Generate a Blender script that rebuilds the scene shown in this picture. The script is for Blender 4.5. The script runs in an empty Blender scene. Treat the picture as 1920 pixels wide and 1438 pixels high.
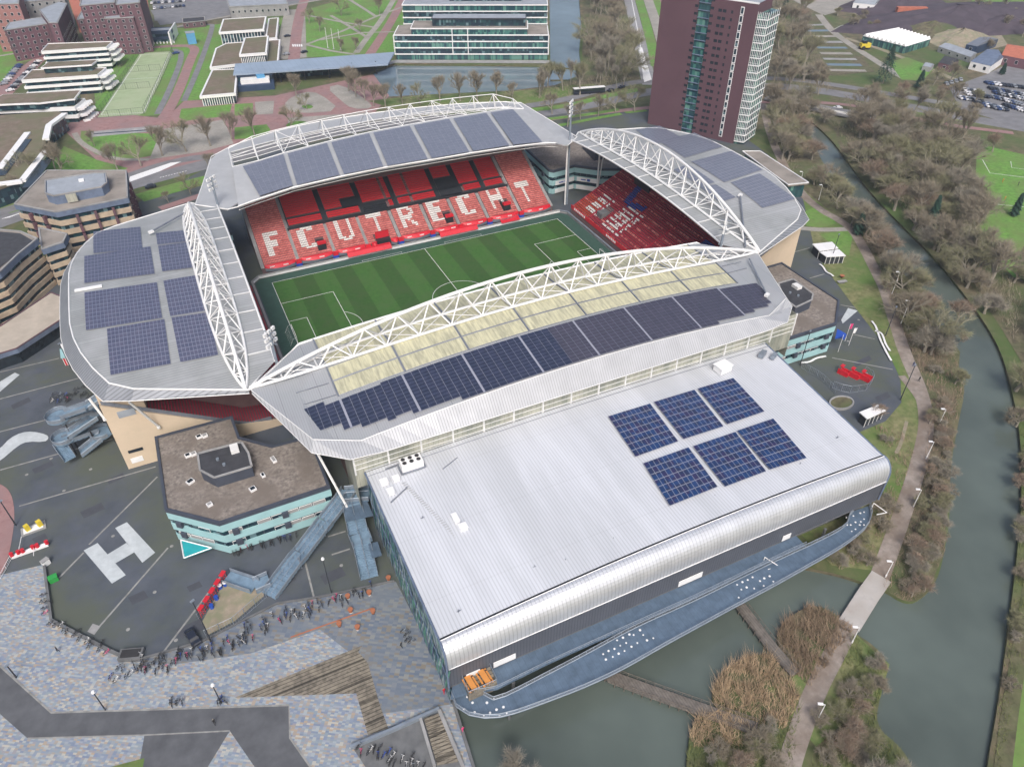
import bpy, math, random, os
from mathutils import Vector, Matrix, noise
from mathutils.geometry import delaunay_2d_cdt
random.seed(7)
PI = math.pi
SC = bpy.context.scene
COL = SC.collection

# ------------------------------------------------------------------ camera
CP = Vector((-70.697, -186.409, 125.285))
YAW, PITCH, ROLL, FPX = 0.442044, 0.680277, -0.0029826, 1383.504
_cy, _sy, _cp, _sp = math.cos(YAW), math.sin(YAW), math.cos(PITCH), math.sin(PITCH)
_f = Vector((_cp*_sy, _cp*_cy, -_sp)); _r0 = Vector((_cy, -_sy, 0)); _u0 = _r0.cross(_f)
_cr, _sr = math.cos(ROLL), math.sin(ROLL)
_r = _cr*_r0+_sr*_u0; _u = -_sr*_r0+_cr*_u0
cam = bpy.data.objects.new('camera', bpy.data.cameras.new('camera')); COL.objects.link(cam)
cam.matrix_world = Matrix(((_r.x, _u.x, -_f.x, CP.x), (_r.y, _u.y, -_f.y, CP.y), (_r.z, _u.z, -_f.z, CP.z), (0, 0, 0, 1)))
cam.data.sensor_width = 36; cam.data.lens = 36*FPX/1920; cam.data.clip_start = 1; cam.data.clip_end = 9000
SC.camera = cam

# ------------------------------------------------------------------ world, sun
w = bpy.data.worlds.new('World'); SC.world = w; w.use_nodes = True
wn = w.node_tree.nodes; wl = w.node_tree.links
bg = wn.get('Background') or wn.new('ShaderNodeBackground')
sky = wn.new('ShaderNodeTexSky'); sky.sky_type = 'NISHITA'; sky.sun_disc = False
sky.sun_elevation = math.radians(48); sky.sun_rotation = math.radians(200)
sky.air_density = 1.0; sky.dust_density = 6.0; sky.ozone_density = 1.0
wl.new(sky.outputs[0], bg.inputs[0]); bg.inputs[1].default_value = 0.12
sd = bpy.data.lights.new('sun', 'SUN'); sd.energy = 1.4; sd.angle = math.radians(18); sd.color = (.96, .98, 1)
sun = bpy.data.objects.new('sun', sd); COL.objects.link(sun)
_el, _az = math.radians(48), math.radians(200)
sun.rotation_euler = Vector((math.sin(_az)*math.cos(_el), math.cos(_az)*math.cos(_el), math.sin(_el))).to_track_quat('Z', 'Y').to_euler()
SC.view_settings.view_transform = 'Standard'; SC.view_settings.look = 'None'
SC.view_settings.exposure = 0.45; SC.view_settings.gamma = 1
SC.view_settings.use_curve_mapping = False

# ------------------------------------------------------------------ helpers
def G(u, v, z=0.0):
    d = _r*((u-960)/FPX)+_u*(-(v-719)/FPX)+_f
    t = (z-CP.z)/d.z
    return CP+d*t
def Gs(pts, z=0.0): return [G(u, v, z) for u, v in pts]
def Gf(u, v, zf, dz=0.0):
    z = 26.0
    for _ in range(9):
        p = G(u, v, z); z = .5*z+.5*(zf(p.x, p.y)+dz)
    return G(u, v, z)
ORG = {}
class MB:
    def __init__(s): s.v = []; s.f = []; s.m = []
    def face(s, pts, mi=0):
        n = len(s.v); s.v.extend(Vector(p) for p in pts); s.f.append(tuple(range(n, n+len(pts)))); s.m.append(mi); return s
    def prism(s, poly, z0, z1, side=0, top=0, bottom=False, nosides=False):
        n = len(poly)
        a = sum(poly[i][0]*poly[(i+1) % n][1]-poly[(i+1) % n][0]*poly[i][1] for i in range(n))
        if a < 0: poly = list(reversed(poly))
        g0 = (lambda p: z0) if not callable(z0) else z0; g1 = (lambda p: z1) if not callable(z1) else z1
        k = len(s.v)
        s.v.extend(Vector((p[0], p[1], g0(p))) for p in poly); s.v.extend(Vector((p[0], p[1], g1(p))) for p in poly)
        if top is not None: s.f.append(tuple(range(k+n, k+2*n))); s.m.append(top)
        if bottom: s.f.append(tuple(reversed(range(k, k+n)))); s.m.append(side)
        if not nosides:
            for i in range(n):
                j = (i+1) % n; s.f.append((k+i, k+j, k+n+j, k+n+i)); s.m.append(side)
        return s
    def box(s, c, size, rz=0.0, mi=0):
        hx, hy, hz = size[0]/2, size[1]/2, size[2]/2; ca, sa = math.cos(rz), math.sin(rz)
        q = [(c[0]+x*ca-y*sa, c[1]+x*sa+y*ca) for x, y in ((-hx, -hy), (hx, -hy), (hx, hy), (-hx, hy))]
        return s.prism(q, c[2]-hz, c[2]+hz, mi, mi, True)
    def beam(s, a, b, wd, ht, mi=0):
        a = Vector(a); b = Vector(b); d = (b-a)
        if d.length < 1e-5: return s
        d.normalize(); up = Vector((0, 0, 1)) if abs(d.z) < .95 else Vector((0, 1, 0))
        x = d.cross(up).normalized()*wd/2; y = x.cross(d).normalized()*ht/2
        k = len(s.v)
        for p in (a, b):
            for q in (-x-y, x-y, x+y, -x+y): s.v.append(p+q)
        for i in range(4):
            j = (i+1) % 4; s.f.append((k+i, k+j, k+4+j, k+4+i)); s.m.append(mi)
        s.f.append((k+3, k+2, k+1, k)); s.f.append((k+4, k+5, k+6, k+7)); s.m += [mi, mi]
        return s
    def tube(s, a, b, r0, r1=None, n=6, mi=0, cap=True):
        a = Vector(a); b = Vector(b); r1 = r0 if r1 is None else r1; d = b-a
        if d.length < 1e-6: return s
        d.normalize(); up = Vector((0, 0, 1)) if abs(d.z) < .9 else Vector((1, 0, 0))
        x = d.cross(up).normalized(); y = x.cross(d); k = len(s.v)
        for p, r in ((a, r0), (b, r1)):
            for i in range(n):
                t = 2*PI*i/n; s.v.append(p+x*(r*math.cos(t))+y*(r*math.sin(t)))
        for i in range(n):
            j = (i+1) % n; s.f.append((k+i, k+n+i, k+n+j, k+j)); s.m.append(mi)
        if cap:
            s.f.append(tuple(range(k, k+n))); s.f.append(tuple(reversed(range(k+n, k+2*n)))); s.m += [mi, mi]
        return s
    def path(s, pts, r, n=6, mi=0):
        for a, b in zip(pts, pts[1:]): s.tube(a, b, r, r, n, mi)
        return s
    def loft(s, curves, n=24, mi=0, thick=0.0):
        C = [resample(c, n) for c in curves]
        for a, b in zip(C, C[1:]):
            for i in range(n): s.face([a[i], a[i+1], b[i+1], b[i]], mi)
        if thick:
            dn = Vector((0, 0, -thick))
            for a, b in zip(C, C[1:]):
                for i in range(n): s.face([b[i]+dn, b[i+1]+dn, a[i+1]+dn, a[i]+dn], mi)
            for c in (C[0], C[-1]):
                for i in range(n): s.face([c[i], c[i+1], c[i+1]+dn, c[i]+dn], mi)
            for i in (0, n):
                for a, b in zip(C, C[1:]): s.face([a[i], b[i], b[i]+dn, a[i]+dn], mi)
        return s
    def build(s, name, mats, parent=None, smooth=False, loc=None):
        o0 = ORG.get(parent.name, Vector()) if parent is not None else Vector(loc or (0, 0, 0))
        me = bpy.data.meshes.new(name)
        me.from_pydata([tuple(p-o0) for p in s.v], [], s.f)
        if not isinstance(mats, (list, tuple)): mats = [mats]
        for m in mats: me.materials.append(m)
        if len(mats) > 1: me.polygons.foreach_set('material_index', s.m)
        if smooth: me.polygons.foreach_set('use_smooth', [True]*len(me.polygons))
        me.update()
        o = bpy.data.objects.new(name, me); COL.objects.link(o)
        if parent is not None: o.parent = parent; ORG[o.name] = o0
        else: o.location = o0; ORG[o.name] = o0
        return o
def resample(c, n):
    c = [Vector(p) for p in c]; L = [0]
    for a, b in zip(c, c[1:]): L.append(L[-1]+(b-a).length)
    out = []; j = 0
    for i in range(n+1):
        t = L[-1]*i/n
        while j < len(c)-2 and L[j+1] < t: j += 1
        k = (t-L[j])/max(1e-9, L[j+1]-L[j]); out.append(c[j].lerp(c[j+1], min(1, max(0, k))))
    return out
def tag(o, label=None, cat=None, group=None, kind=None):
    if label: o['label'] = label
    if cat: o['category'] = cat
    if group: o['group'] = group
    if kind: o['kind'] = kind
    return o
def thing(name, label, cat, loc=(0, 0, 0), group=None, rz=0.0):
    o = bpy.data.objects.new(name, None); COL.objects.link(o); o.empty_display_size = .5
    o.location = loc; o.rotation_euler = (0, 0, rz); ORG[o.name] = Vector(loc)
    return tag(o, label, cat, group)
def dup(o, loc=None, rz=None, sc=None, label=None, group=None, mats=None, parent=None):
    c = o.copy(); COL.objects.link(c)
    if parent is not None: c.parent = parent
    if loc is not None: c.location = loc
    if rz is not None: c.rotation_euler = (0, 0, rz)
    if sc is not None: c.scale = sc if isinstance(sc, (tuple, Vector)) else (sc, sc, sc)
    if label: c['label'] = label
    if group: c['group'] = group
    for ch in list(o.children): dup(ch, parent=c)
    return c
def struct(name, mb, mats, smooth=False): return tag(mb.build(name, mats, None, smooth), kind='structure')

# ------------------------------------------------------------------ materials
def mat(name, c, rough=.7, metal=0.0, var=.12, scale=.3, c2=None, c3=None, scale2=None, stripe=None, bump=0.0, alpha=None, spec=None, detail=4, trans=0.0, bscale=None, stretch=None):
    m = bpy.data.materials.new(name); m.use_nodes = True; nt = m.node_tree; N = nt.nodes; L = nt.links
    b = N.get('Principled BSDF'); b.inputs['Roughness'].default_value = rough; b.inputs['Metallic'].default_value = metal
    if spec is not None: b.inputs['Specular IOR Level'].default_value = spec
    if trans: b.inputs['Transmission Weight'].default_value = trans
    tc = N.new('ShaderNodeTexCoord'); co = co0 = tc.outputs['Object']
    if stretch:
        mpp = N.new('ShaderNodeMapping'); mpp.inputs['Scale'].default_value = stretch; L.new(co, mpp.inputs[0]); co = mpp.outputs[0]
    nz = N.new('ShaderNodeTexNoise'); nz.inputs['Scale'].default_value = scale; nz.inputs['Detail'].default_value = detail; nz.inputs['Roughness'].default_value = .6
    L.new(co, nz.inputs['Vector'])
    rmp = N.new('ShaderNodeValToRGB'); rmp.color_ramp.elements[0].position = .3; rmp.color_ramp.elements[1].position = .7
    ca = tuple(max(0, x*(1-var)) for x in c)+(1,); cb = tuple(min(1, x*(1+var)) for x in (c2 or c))+(1,)
    rmp.color_ramp.elements[0].color = ca; rmp.color_ramp.elements[1].color = cb
    L.new(nz.outputs['Fac'], rmp.inputs[0]); out = rmp.outputs[0]
    if c3:
        n2 = N.new('ShaderNodeTexNoise'); n2.inputs['Scale'].default_value = scale2 or scale*.2; n2.inputs['Detail'].default_value = 6; n2.inputs['Roughness'].default_value = .65
        L.new(co, n2.inputs['Vector']); r2 = N.new('ShaderNodeValToRGB'); r2.color_ramp.elements[0].position = .42; r2.color_ramp.elements[1].position = .62
        L.new(n2.outputs['Fac'], r2.inputs[0]); mx = N.new('ShaderNodeMixRGB'); L.new(r2.outputs[0], mx.inputs[0]); L.new(out, mx.inputs[1]); mx.inputs[2].default_value = tuple(c3)+(1,); out = mx.outputs[0]
    hb = None
    for st in ([stripe] if stripe and not isinstance(stripe, list) else (stripe or [])):
        ax, per, dark, frac = st
        sp = N.new('ShaderNodeSeparateXYZ'); L.new(co0, sp.inputs[0])
        d = N.new('ShaderNodeMath'); d.operation = 'DIVIDE'; L.new(sp.outputs[ax], d.inputs[0]); d.inputs[1].default_value = per
        fr = N.new('ShaderNodeMath'); fr.operation = 'FRACT'; L.new(d.outputs[0], fr.inputs[0])
        cm = N.new('ShaderNodeMath'); cm.operation = 'LESS_THAN'; L.new(fr.outputs[0], cm.inputs[0]); cm.inputs[1].default_value = frac
        mx = N.new('ShaderNodeMixRGB'); mx.blend_type = 'MULTIPLY'; L.new(cm.outputs[0], mx.inputs[0]); L.new(out, mx.inputs[1])
        mx.inputs[2].default_value = (dark, dark, dark, 1) if not isinstance(dark, tuple) else dark+(1,); out = mx.outputs[0]; hb = cm.outputs[0]
    L.new(out, b.inputs['Base Color'])
    if bump:
        bp = N.new('ShaderNodeBump'); bp.inputs['Strength'].default_value = bump; bp.inputs['Distance'].default_value = .1
        if hb is not None: L.new(hb, bp.inputs['Height'])
        else:
            n3 = N.new('ShaderNodeTexNoise'); n3.inputs['Scale'].default_value = bscale or scale*3; n3.inputs['Detail'].default_value = 6; L.new(co, n3.inputs['Vector']); L.new(n3.outputs['Fac'], bp.inputs['Height'])
        L.new(bp.outputs[0], b.inputs['Normal'])
    return m
def cellmat(name, cols, cell=(1, 1, 1), rot=0.0, rough=.7, joint=None, metal=0.0, jdark=.6, var=0.0, spec=None, wear=None):
    # random colour per tile of a regular grid (white noise of snapped coordinates)
    m = bpy.data.materials.new(name); m.use_nodes = True; nt = m.node_tree; N = nt.nodes; L = nt.links
    b = N.get('Principled BSDF'); b.inputs['Roughness'].default_value = rough; b.inputs['Metallic'].default_value = metal
    if spec is not None: b.inputs['Specular IOR Level'].default_value = spec
    tc = N.new('ShaderNodeTexCoord'); mp = N.new('ShaderNodeMapping'); mp.inputs['Rotation'].default_value = (0, 0, rot); L.new(tc.outputs['Object'], mp.inputs[0])
    dv = N.new('ShaderNodeVectorMath'); dv.operation = 'DIVIDE'; L.new(mp.outputs[0], dv.inputs[0]); dv.inputs[1].default_value = cell
    fl = N.new('ShaderNodeVectorMath'); fl.operation = 'FLOOR'; L.new(dv.outputs[0], fl.inputs[0])
    wnz = N.new('ShaderNodeTexWhiteNoise'); wnz.noise_dimensions = '3D'; L.new(fl.outputs[0], wnz.inputs['Vector'])
    r = N.new('ShaderNodeValToRGB'); r.color_ramp.interpolation = 'CONSTANT'; e = r.color_ramp.elements
    while len(e) < len(cols): e.new(.5)
    for i, c in enumerate(cols): e[i].position = i/len(cols); e[i].color = tuple(c)+(1,)
    L.new(wnz.outputs['Value'], r.inputs[0]); out = r.outputs[0]
    if wear:
        n2 = N.new('ShaderNodeTexNoise'); n2.inputs['Scale'].default_value = wear[1]; n2.inputs['Detail'].default_value = 6; L.new(tc.outputs['Object'], n2.inputs['Vector'])
        r2 = N.new('ShaderNodeValToRGB'); r2.color_ramp.elements[0].position = .4; r2.color_ramp.elements[1].position = .7; L.new(n2.outputs['Fac'], r2.inputs[0])
        mu = N.new('ShaderNodeMath'); mu.operation = 'MULTIPLY'; mu.inputs[1].default_value = wear[2]; L.new(r2.outputs[0], mu.inputs[0])
        mx = N.new('ShaderNodeMixRGB'); L.new(mu.outputs[0], mx.inputs[0]); L.new(out, mx.inputs[1]); mx.inputs[2].default_value = wear[0]+(1,); out = mx.outputs[0]
    L.new(out, b.inputs['Base Color'])
    return m

K = {}
def D(k, *a, **kw): K[k] = mat(k, *a, **kw)
D('land', (.085, .095, .045), .95, var=.35, scale=.25, c2=(.15, .115, .075), c3=(.07, .115, .03), scale2=.02, bump=.3)
D('grass', (.10, .23, .04), .95, var=.2, scale=.6, c2=(.13, .28, .05), c3=(.14, .20, .06), scale2=.05, bump=.3)
D('grassdull', (.13, .16, .055), .95, var=.3, scale=.5, c2=(.19, .18, .09), c3=(.10, .17, .04), scale2=.06, bump=.4)
D('wood_floor', (.095, .08, .05), .95, var=.35, scale=.5, c2=(.13, .115, .07), c3=(.085, .11, .04), scale2=.06, bump=.5)
D('stairsteel', (.19, .28, .37), .5, metal=.2, var=.2, scale=.6)
D('asphalt', (.066, .080, .100), .85, var=.14, scale=.12, c2=(.084, .095, .118), c3=(.085, .098, .078), scale2=.045, bump=.1)
D('asphalt_path', (.085, .09, .10), .85, var=.12, scale=.3, c2=(.105, .11, .12))
D('road', (.17, .17, .18), .85, var=.12, scale=.2, c2=(.20, .20, .21))
D('roadlight', (.27, .27, .28), .85, var=.12, scale=.3)
D('redpath', (.27, .15, .15), .9, var=.15, scale=.4, c2=(.32, .19, .18), c3=(.26, .17, .17), scale2=.1)
D('pinkpath', (.25, .215, .19), .9, var=.18, scale=.6, c2=(.30, .26, .23), c3=(.20, .16, .13), scale2=.12)
D('gravel', (.33, .31, .28), .95, var=.2, scale=1.0, c3=(.26, .25, .22), scale2=.1)
D('concrete', (.32, .32, .32), .85, var=.18, scale=.5, c3=(.25, .25, .25), scale2=.1)
D('concrete_dark', (.13, .135, .14), .85, var=.25, scale=.4)
D('markgrey', (.50, .54, .56), .85, var=.08, scale=.8, c3=(.42, .46, .48), scale2=.3)
D('asphalt_patch', (.062, .068, .082), .85, var=.12, scale=.5)
D('linegrey', (.26, .26, .25), .85, var=.3, scale=.6)
D('linewhite', (.75, .75, .75), .8, var=.12, scale=2)
D('sand', (.30, .25, .19), .95, var=.2, scale=.6, c3=(.22, .22, .14), scale2=.25)
D('water', (.095, .118, .105), .07, var=.25, scale=.03, bump=.12, bscale=1.1, spec=.5)
D('water_far', (.15, .20, .23), .09, var=.2, scale=.03, bump=.03, bscale=.8)  # pale base: sky reflection on pond and canal put into the colour
D('white', (.80, .80, .80), .45, var=.04, scale=.5)
D('whitesteel', (.74, .74, .73), .45, var=.07, scale=.6)
D('greysteel', (.25, .29, .34), .45, metal=.3, var=.15, scale=.6)
D('bluesteel', (.12, .175, .245), .5, metal=.3, var=.2, scale=.5, stripe=(0, 1.2, .86, .08))
D('darksteel', (.035, .04, .05), .5, var=.2, scale=1)
D('rooflight', (.60, .62, .66), .5, var=.06, scale=.15, stripe=[(0, .66, .82, .3), (1, 14.4, .86, .006)], bump=.35, c3=(.52, .54, .57), scale2=.05, stretch=(2.2, .35, 1))
D('roofcurve', (.70, .715, .74), .42, metal=.6, var=.08, scale=.3, stripe=(0, .75, .80, .22), bump=.5)
D('roof_x', (.40, .41, .43), .5, metal=.2, var=.10, scale=.12, stripe=[(0, .5, .86, .25), (0, 8.0, .7, .015)], bump=.3, c3=(.36, .38, .39), scale2=.06)
D('skirt_x', (.46, .47, .49), .5, metal=.2, var=.08, scale=.2, stripe=(0, .6, .66, .22), bump=.5)
D('roof_y', (.33, .345, .345), .55, metal=.15, var=.12, scale=.15, stripe=[(1, .8, .80, .3), (1, 7.2, 1.35, .03)], bump=.3, c3=(.40, .41, .42), scale2=.07)
D('skirt_y', (.27, .285, .31), .5, metal=.3, var=.1, scale=.2, stripe=(1, .7, .62, .25), bump=.5)
D('end_plate', (.44, .45, .46), .55, metal=.15, var=.07, scale=.3, c3=(.40, .41, .42), scale2=.1)
D('cream', (.55, .53, .36), .6, var=.10, scale=.25, stripe=(0, .9, .90, .3), c3=(.36, .35, .25), scale2=.35, stretch=(3.5, .6, 1))
D('creamdirt', (.44, .44, .37), .5, var=.3, scale=.5, stripe=[(0, 1.1, .75, .12)], c3=(.24, .26, .22), scale2=.25, stretch=(1.6, 1, .5))
D('panelframe', (.34, .35, .42), .5, metal=.2, var=.05)
D('steelgrey', (.22, .24, .28), .5, metal=.3, var=.15)
for k, cs in dict(pv_blue=[(.013, .035, .11), (.02, .05, .15), (.018, .03, .08), (.03, .028, .09), (.012, .045, .14)], pv_violet=[(.08, .09, .15), (.09, .10, .16), (.072, .082, .14), (.095, .10, .16)], pv_navy=[(.028, .036, .07), (.034, .042, .08), (.024, .032, .062)], pv_grey=[(.16, .175, .225), (.175, .19, .24), (.15, .165, .21)], pv_dark=[(.055, .055, .082), (.062, .06, .09), (.05, .05, .075)]).items():
    K[k] = cellmat(k, cs, (1.0, 1.0, 50), rough=.3, spec=.6)
K['mosaic'] = cellmat('mosaic', [(.21, .25, .31), (.28, .31, .36), (.31, .27, .23), (.17, .21, .29), (.34, .36, .36), (.36, .29, .22), (.22, .27, .31), (.42, .40, .35), (.25, .28, .30), (.19, .23, .32), (.31, .35, .38), (.27, .26, .28)], (.6, .32, 1), rot=.55, rough=.85, wear=((.27, .32, .36), .16, .45))
K['mosaic2'] = cellmat('mosaic2', [(.13, .16, .21), (.18, .20, .23), (.20, .18, .15), (.12, .15, .20), (.22, .23, .23), (.15, .18, .22)], (.9, .45, 1), rot=.55, rough=.85, wear=((.16, .18, .20), .12, .7))
D('planks', (.17, .15, .12), .9, var=.4, scale=1.2, stripe=[(1, .7, .45, .25), (1, 4.0, .4, .12)], c3=(.26, .23, .18), scale2=.3)
D('gravelroof', (.17, .15, .135), .95, var=.35, scale=1.3, c2=(.25, .22, .195), c3=(.17, .145, .125), scale2=.16, detail=8)
D('sedum', (.19, .155, .10), .95, var=.3, scale=.3, c2=(.17, .13, .11), c3=(.14, .14, .08), scale2=.06)
D('turq', (.33, .54, .56), .5, var=.06, scale=.4)
D('turqbright', (.02, .33, .36), .5, var=.1, scale=.5)
D('parapet', (.055, .065, .09), .6, var=.15)
D('winddark', (.018, .026, .035), .15, var=.3, scale=.5, spec=.7)
K['glass'] = cellmat('glass', [(.012, .03, .045), (.02, .05, .07), (.01, .025, .04), (.015, .04, .05), (.12, .2, .22), (.014, .03, .05), (.02, .06, .07)], (1.3, 1.3, 1.6), rough=.15, spec=.7)
K['glassgreen'] = cellmat('glassgreen', [(.02, .07, .08), (.06, .18, .16), (.03, .09, .10), (.12, .26, .22), (.02, .06, .08)], (1.1, 1.1, 3), rough=.15, spec=.7)
D('beigewall', (.62, .50, .37), .8, var=.05, scale=.25, c3=(.56, .455, .335), scale2=.12)
D('beigeband', (.52, .42, .31), .8, var=.12, scale=.6, c3=(.42, .33, .25), scale2=.4)
D('blueband', (.13, .17, .25), .7, var=.2, scale=.5)
D('roofconcrete', (.30, .27, .24), .9, var=.15, scale=.3, c3=(.20, .18, .16), scale2=.15)
D('roofsand', (.44, .39, .33), .9, var=.08, scale=.5, c3=(.38, .335, .28), scale2=.2)
D('roofdark', (.045, .047, .055), .85, var=.25, scale=.6)
D('purple', (.115, .060, .075), .85, var=.08, scale=.2, c3=(.10, .052, .066), scale2=.1)
D('brick', (.155, .075, .095), .9, var=.18, scale=.5, c3=(.12, .075, .09), scale2=.1)
D('endred', (.34, .03, .06), .6, var=.15)
D('brickpink', (.30, .15, .14), .9, var=.15, scale=.5)
D('brickorange', (.42, .14, .09), .9, var=.15, scale=.5)
D('roofgrey', (.30, .33, .37), .7, var=.15, scale=.3)
D('roofblue', (.26, .33, .42), .6, var=.10, scale=.1, stripe=(0, 3.0, .9, .1))
D('navy', (.03, .055, .11), .5, var=.2)
D('seat_faded', (.50, .11, .10), .6, var=.2, scale=.8, c2=(.60, .21, .19))
D('seat_white', (.72, .70, .68), .6, var=.08)
D('seat_red', (.50, .012, .022), .5, var=.08, scale=.4)
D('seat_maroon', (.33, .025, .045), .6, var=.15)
D('seat_blue', (.03, .06, .32), .5, var=.1)
D('seat_orange', (.42, .06, .035), .6, var=.1)
D('standrow', (.17, .11, .11), .85, var=.15)
D('standrowred', (.33, .07, .075), .85, var=.15)
D('standblack', (.018, .022, .028), .6, var=.2)
D('red', (.55, .015, .03), .5, var=.08)
D('orange', (.60, .25, .06), .6, var=.1)
D('terracotta', (.38, .14, .07), .7, var=.15)
D('yellow', (.65, .50, .04), .6, var=.1)
D('green', (.03, .30, .06), .5, var=.1)
D('blue', (.02, .08, .42), .5, var=.1)
D('cyan', (.10, .32, .55), .5, var=.1)
D('pink', (.70, .05, .20), .5, var=.1)
D('pitchsurround', (.035, .085, .065), .9, var=.15, scale=.5)
D('court', (.30, .38, .22), .9, var=.12, scale=.2, c3=(.34, .40, .25), scale2=.05)
D('pitch', (.028, .092, .015), .95, var=.15, scale=.8, c2=(.032, .09, .016), stripe=(0, 13.125, 1.36, .5), c3=(.04, .088, .022), scale2=.15)
D('bark', (.27, .245, .20), .95, var=.25, scale=1.5)
D('twig', (.26, .225, .165), .95, var=.25, scale=.4)
D('twig_olive', (.25, .245, .14), .95, var=.25, scale=.4)
D('twig_grey', (.29, .265, .215), .95, var=.2, scale=.4)
D('twig_red', (.28, .205, .15), .95, var=.25, scale=.4)
D('needle', (.025, .065, .045), .9, var=.35, scale=.6)
D('bush', (.13, .15, .05), .95, var=.4, scale=.5)
D('reed', (.37, .275, .175), .95, var=.35, scale=.6)
D('reedbrown', (.25, .185, .125), .95, var=.35, scale=.6)
D('rubber', (.03, .03, .032), .8, var=.2)
D('carglass', (.02, .025, .03), .1, var=.1, spec=.8)
D('soil', (.07, .055, .07), .95, var=.25, scale=.15)
D('skin', (.5, .33, .25), .6, var=.05)
# ------------------------------------------------------------------ ground with water cut in
def chaikin(p, n=2, closed=True):
    for _ in range(n):
        q = []
        m = len(p)
        for i in range(m if closed else m-1):
            a, b = p[i], p[(i+1) % m]; q += [a*.75+b*.25, a*.25+b*.75]
        if not closed: q = [p[0]]+q+[p[-1]]
        p = q
    return p
RIVER = [(1480, 205), (1515, 222), (1560, 262), (1592, 306), (1632, 362), (1692, 424), (1752, 482), (1802, 544), (1846, 604), (1878, 660), (1900, 740), (1915, 830), (1916, 950), (1905, 1060), (1893, 1160), (1880, 1260), (1868, 1340), (1850, 1438), (1835, 1600), (1745, 1600), (1712, 1438), (1690, 1400), (1640, 1360), (1652, 1300), (1668, 1245), (1640, 1210), (1600, 1185), (1575, 1155), (1530, 1132), (1495, 1145), (1455, 1180), (1462, 1222), (1490, 1262), (1478, 1268), (1445, 1225), (1400, 1228), (1348, 1264), (1332, 1308), (1350, 1332), (1302, 1342), (1288, 1400), (1280, 1600), (905, 1620), (893, 1438), (868, 1370), (848, 1318), (846, 1290), (900, 1262), (1100, 1185), (1300, 1105), (1440, 1050), (1500, 1062), (1572, 1076), (1620, 1092), (1655, 1102), (1702, 1132), (1732, 1118), (1758, 1088), (1772, 1030), (1782, 960), (1780, 890), (1795, 800), (1812, 725), (1790, 665), (1750, 600), (1715, 545), (1670, 490), (1625, 435), (1580, 370), (1545, 320), (1512, 275), (1485, 240)]
POND = [(700, 135), (735, 121), (900, 122), (1030, 124), (1110, 133), (1120, 148), (1060, 158), (960, 170), (800, 178), (720, 182), (700, 160)]
CANAL = [(1030, -40), (1076, -40), (1086, 0), (1090, 50), (1086, 95), (1090, 128), (1080, 150), (1032, 150)]
WZ = -.8
def ground():
    W = [chaikin([Vector((p.x, p.y)) for p in Gs(RIVER)], 2), [Vector((p.x, p.y)) for p in Gs(POND)], [Vector((p.x, p.y)) for p in Gs(CANAL)]]
    S = 4000.0
    vs = [Vector((-S, -S)), Vector((S, -S)), Vector((S, S)), Vector((-S, S))]; es = [(0, 1), (1, 2), (2, 3), (3, 0)]
    for k in range(-6, 8):
        for j in range(-4, 12): vs.append(Vector((k*80+3, j*80+1)))
    for P in W:
        k = len(vs); n = len(P); vs += P; es += [(k+i, k+(i+1) % n) for i in range(n)]
    rv, re, rf, _, _, _ = delaunay_2d_cdt(vs, es, [], 0, 1e-5)
    def inside(pt, P):
        c = False; n = len(P); j = n-1
        for i in range(n):
            if (P[i].y > pt.y) != (P[j].y > pt.y) and pt.x < (P[j].x-P[i].x)*(pt.y-P[i].y)/(P[j].y-P[i].y)+P[i].x: c = not c
            j = i
        return c
    land = MB(); wat = [MB(), MB(), MB()]
    for f in rf:
        c = sum((rv[i] for i in f), Vector((0, 0)))/len(f); hit = None
        for q, P in enumerate(W):
            if inside(c, P): hit = q; break
        if hit is None: land.face([(rv[i].x, rv[i].y, 0) for i in f])
        else: wat[hit].face([(rv[i].x, rv[i].y, WZ) for i in f])
    struct('ground', land, K['land'])
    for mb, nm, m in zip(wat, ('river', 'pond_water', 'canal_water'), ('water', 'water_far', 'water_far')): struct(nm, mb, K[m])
    bank = MB()
    for P in W:
        n = len(P)
        for i in range(n):
            a, b = P[i], P[(i+1) % n]; bank.face([(a.x, a.y, 0), (b.x, b.y, 0), (b.x, b.y, WZ-1), (a.x, a.y, WZ-1)])
    struct('river_bank', bank, K['wood_floor'])
    return W, inside
WATER, inside2 = ground()
def in_water(x, y):
    p = Vector((x, y)); return any(inside2(p, P) for P in WATER)
LV = .02
_ZC = [0]
def zl(lvl):
    _ZC[0] += 1; return LV*lvl+.00012*_ZC[0]
def sheet(name, px, lvl, m, z=0.0, smooth=0):
    P = Gs(px, z)
    if smooth: P = chaikin(P, smooth)
    zz = z+zl(lvl); mb = MB(); mb.face([(p.x, p.y, zz) for p in (P if _ccw(P) else reversed(P))]); return struct(name, mb, K[m])
def _ccw(P): return sum(P[i].x*P[(i+1) % len(P)].y-P[(i+1) % len(P)].x*P[i].y for i in range(len(P))) > 0
def ribbon(pts, wd, z):
    mb = MB(); n = len(pts); L = []; R = []
    for i in range(n):
        t = (pts[min(n-1, i+1)]-pts[max(0, i-1)]); t.z = 0; t.normalize(); q = Vector((-t.y, t.x, 0))*(wd/2 if not callable(wd) else wd(i/(n-1))/2)
        L.append(pts[i]+q); R.append(pts[i]-q)
    for i in range(n-1): mb.face([(R[i].x, R[i].y, z), (R[i+1].x, R[i+1].y, z), (L[i+1].x, L[i+1].y, z), (L[i].x, L[i].y, z)])
    return mb
def strip(name, px, wd, lvl, m, sm=2):
    P = Gs(px)
    if sm: P = chaikin(P, sm, False)
    return struct(name, ribbon(P, wd, zl(lvl)), K[m])
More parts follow.
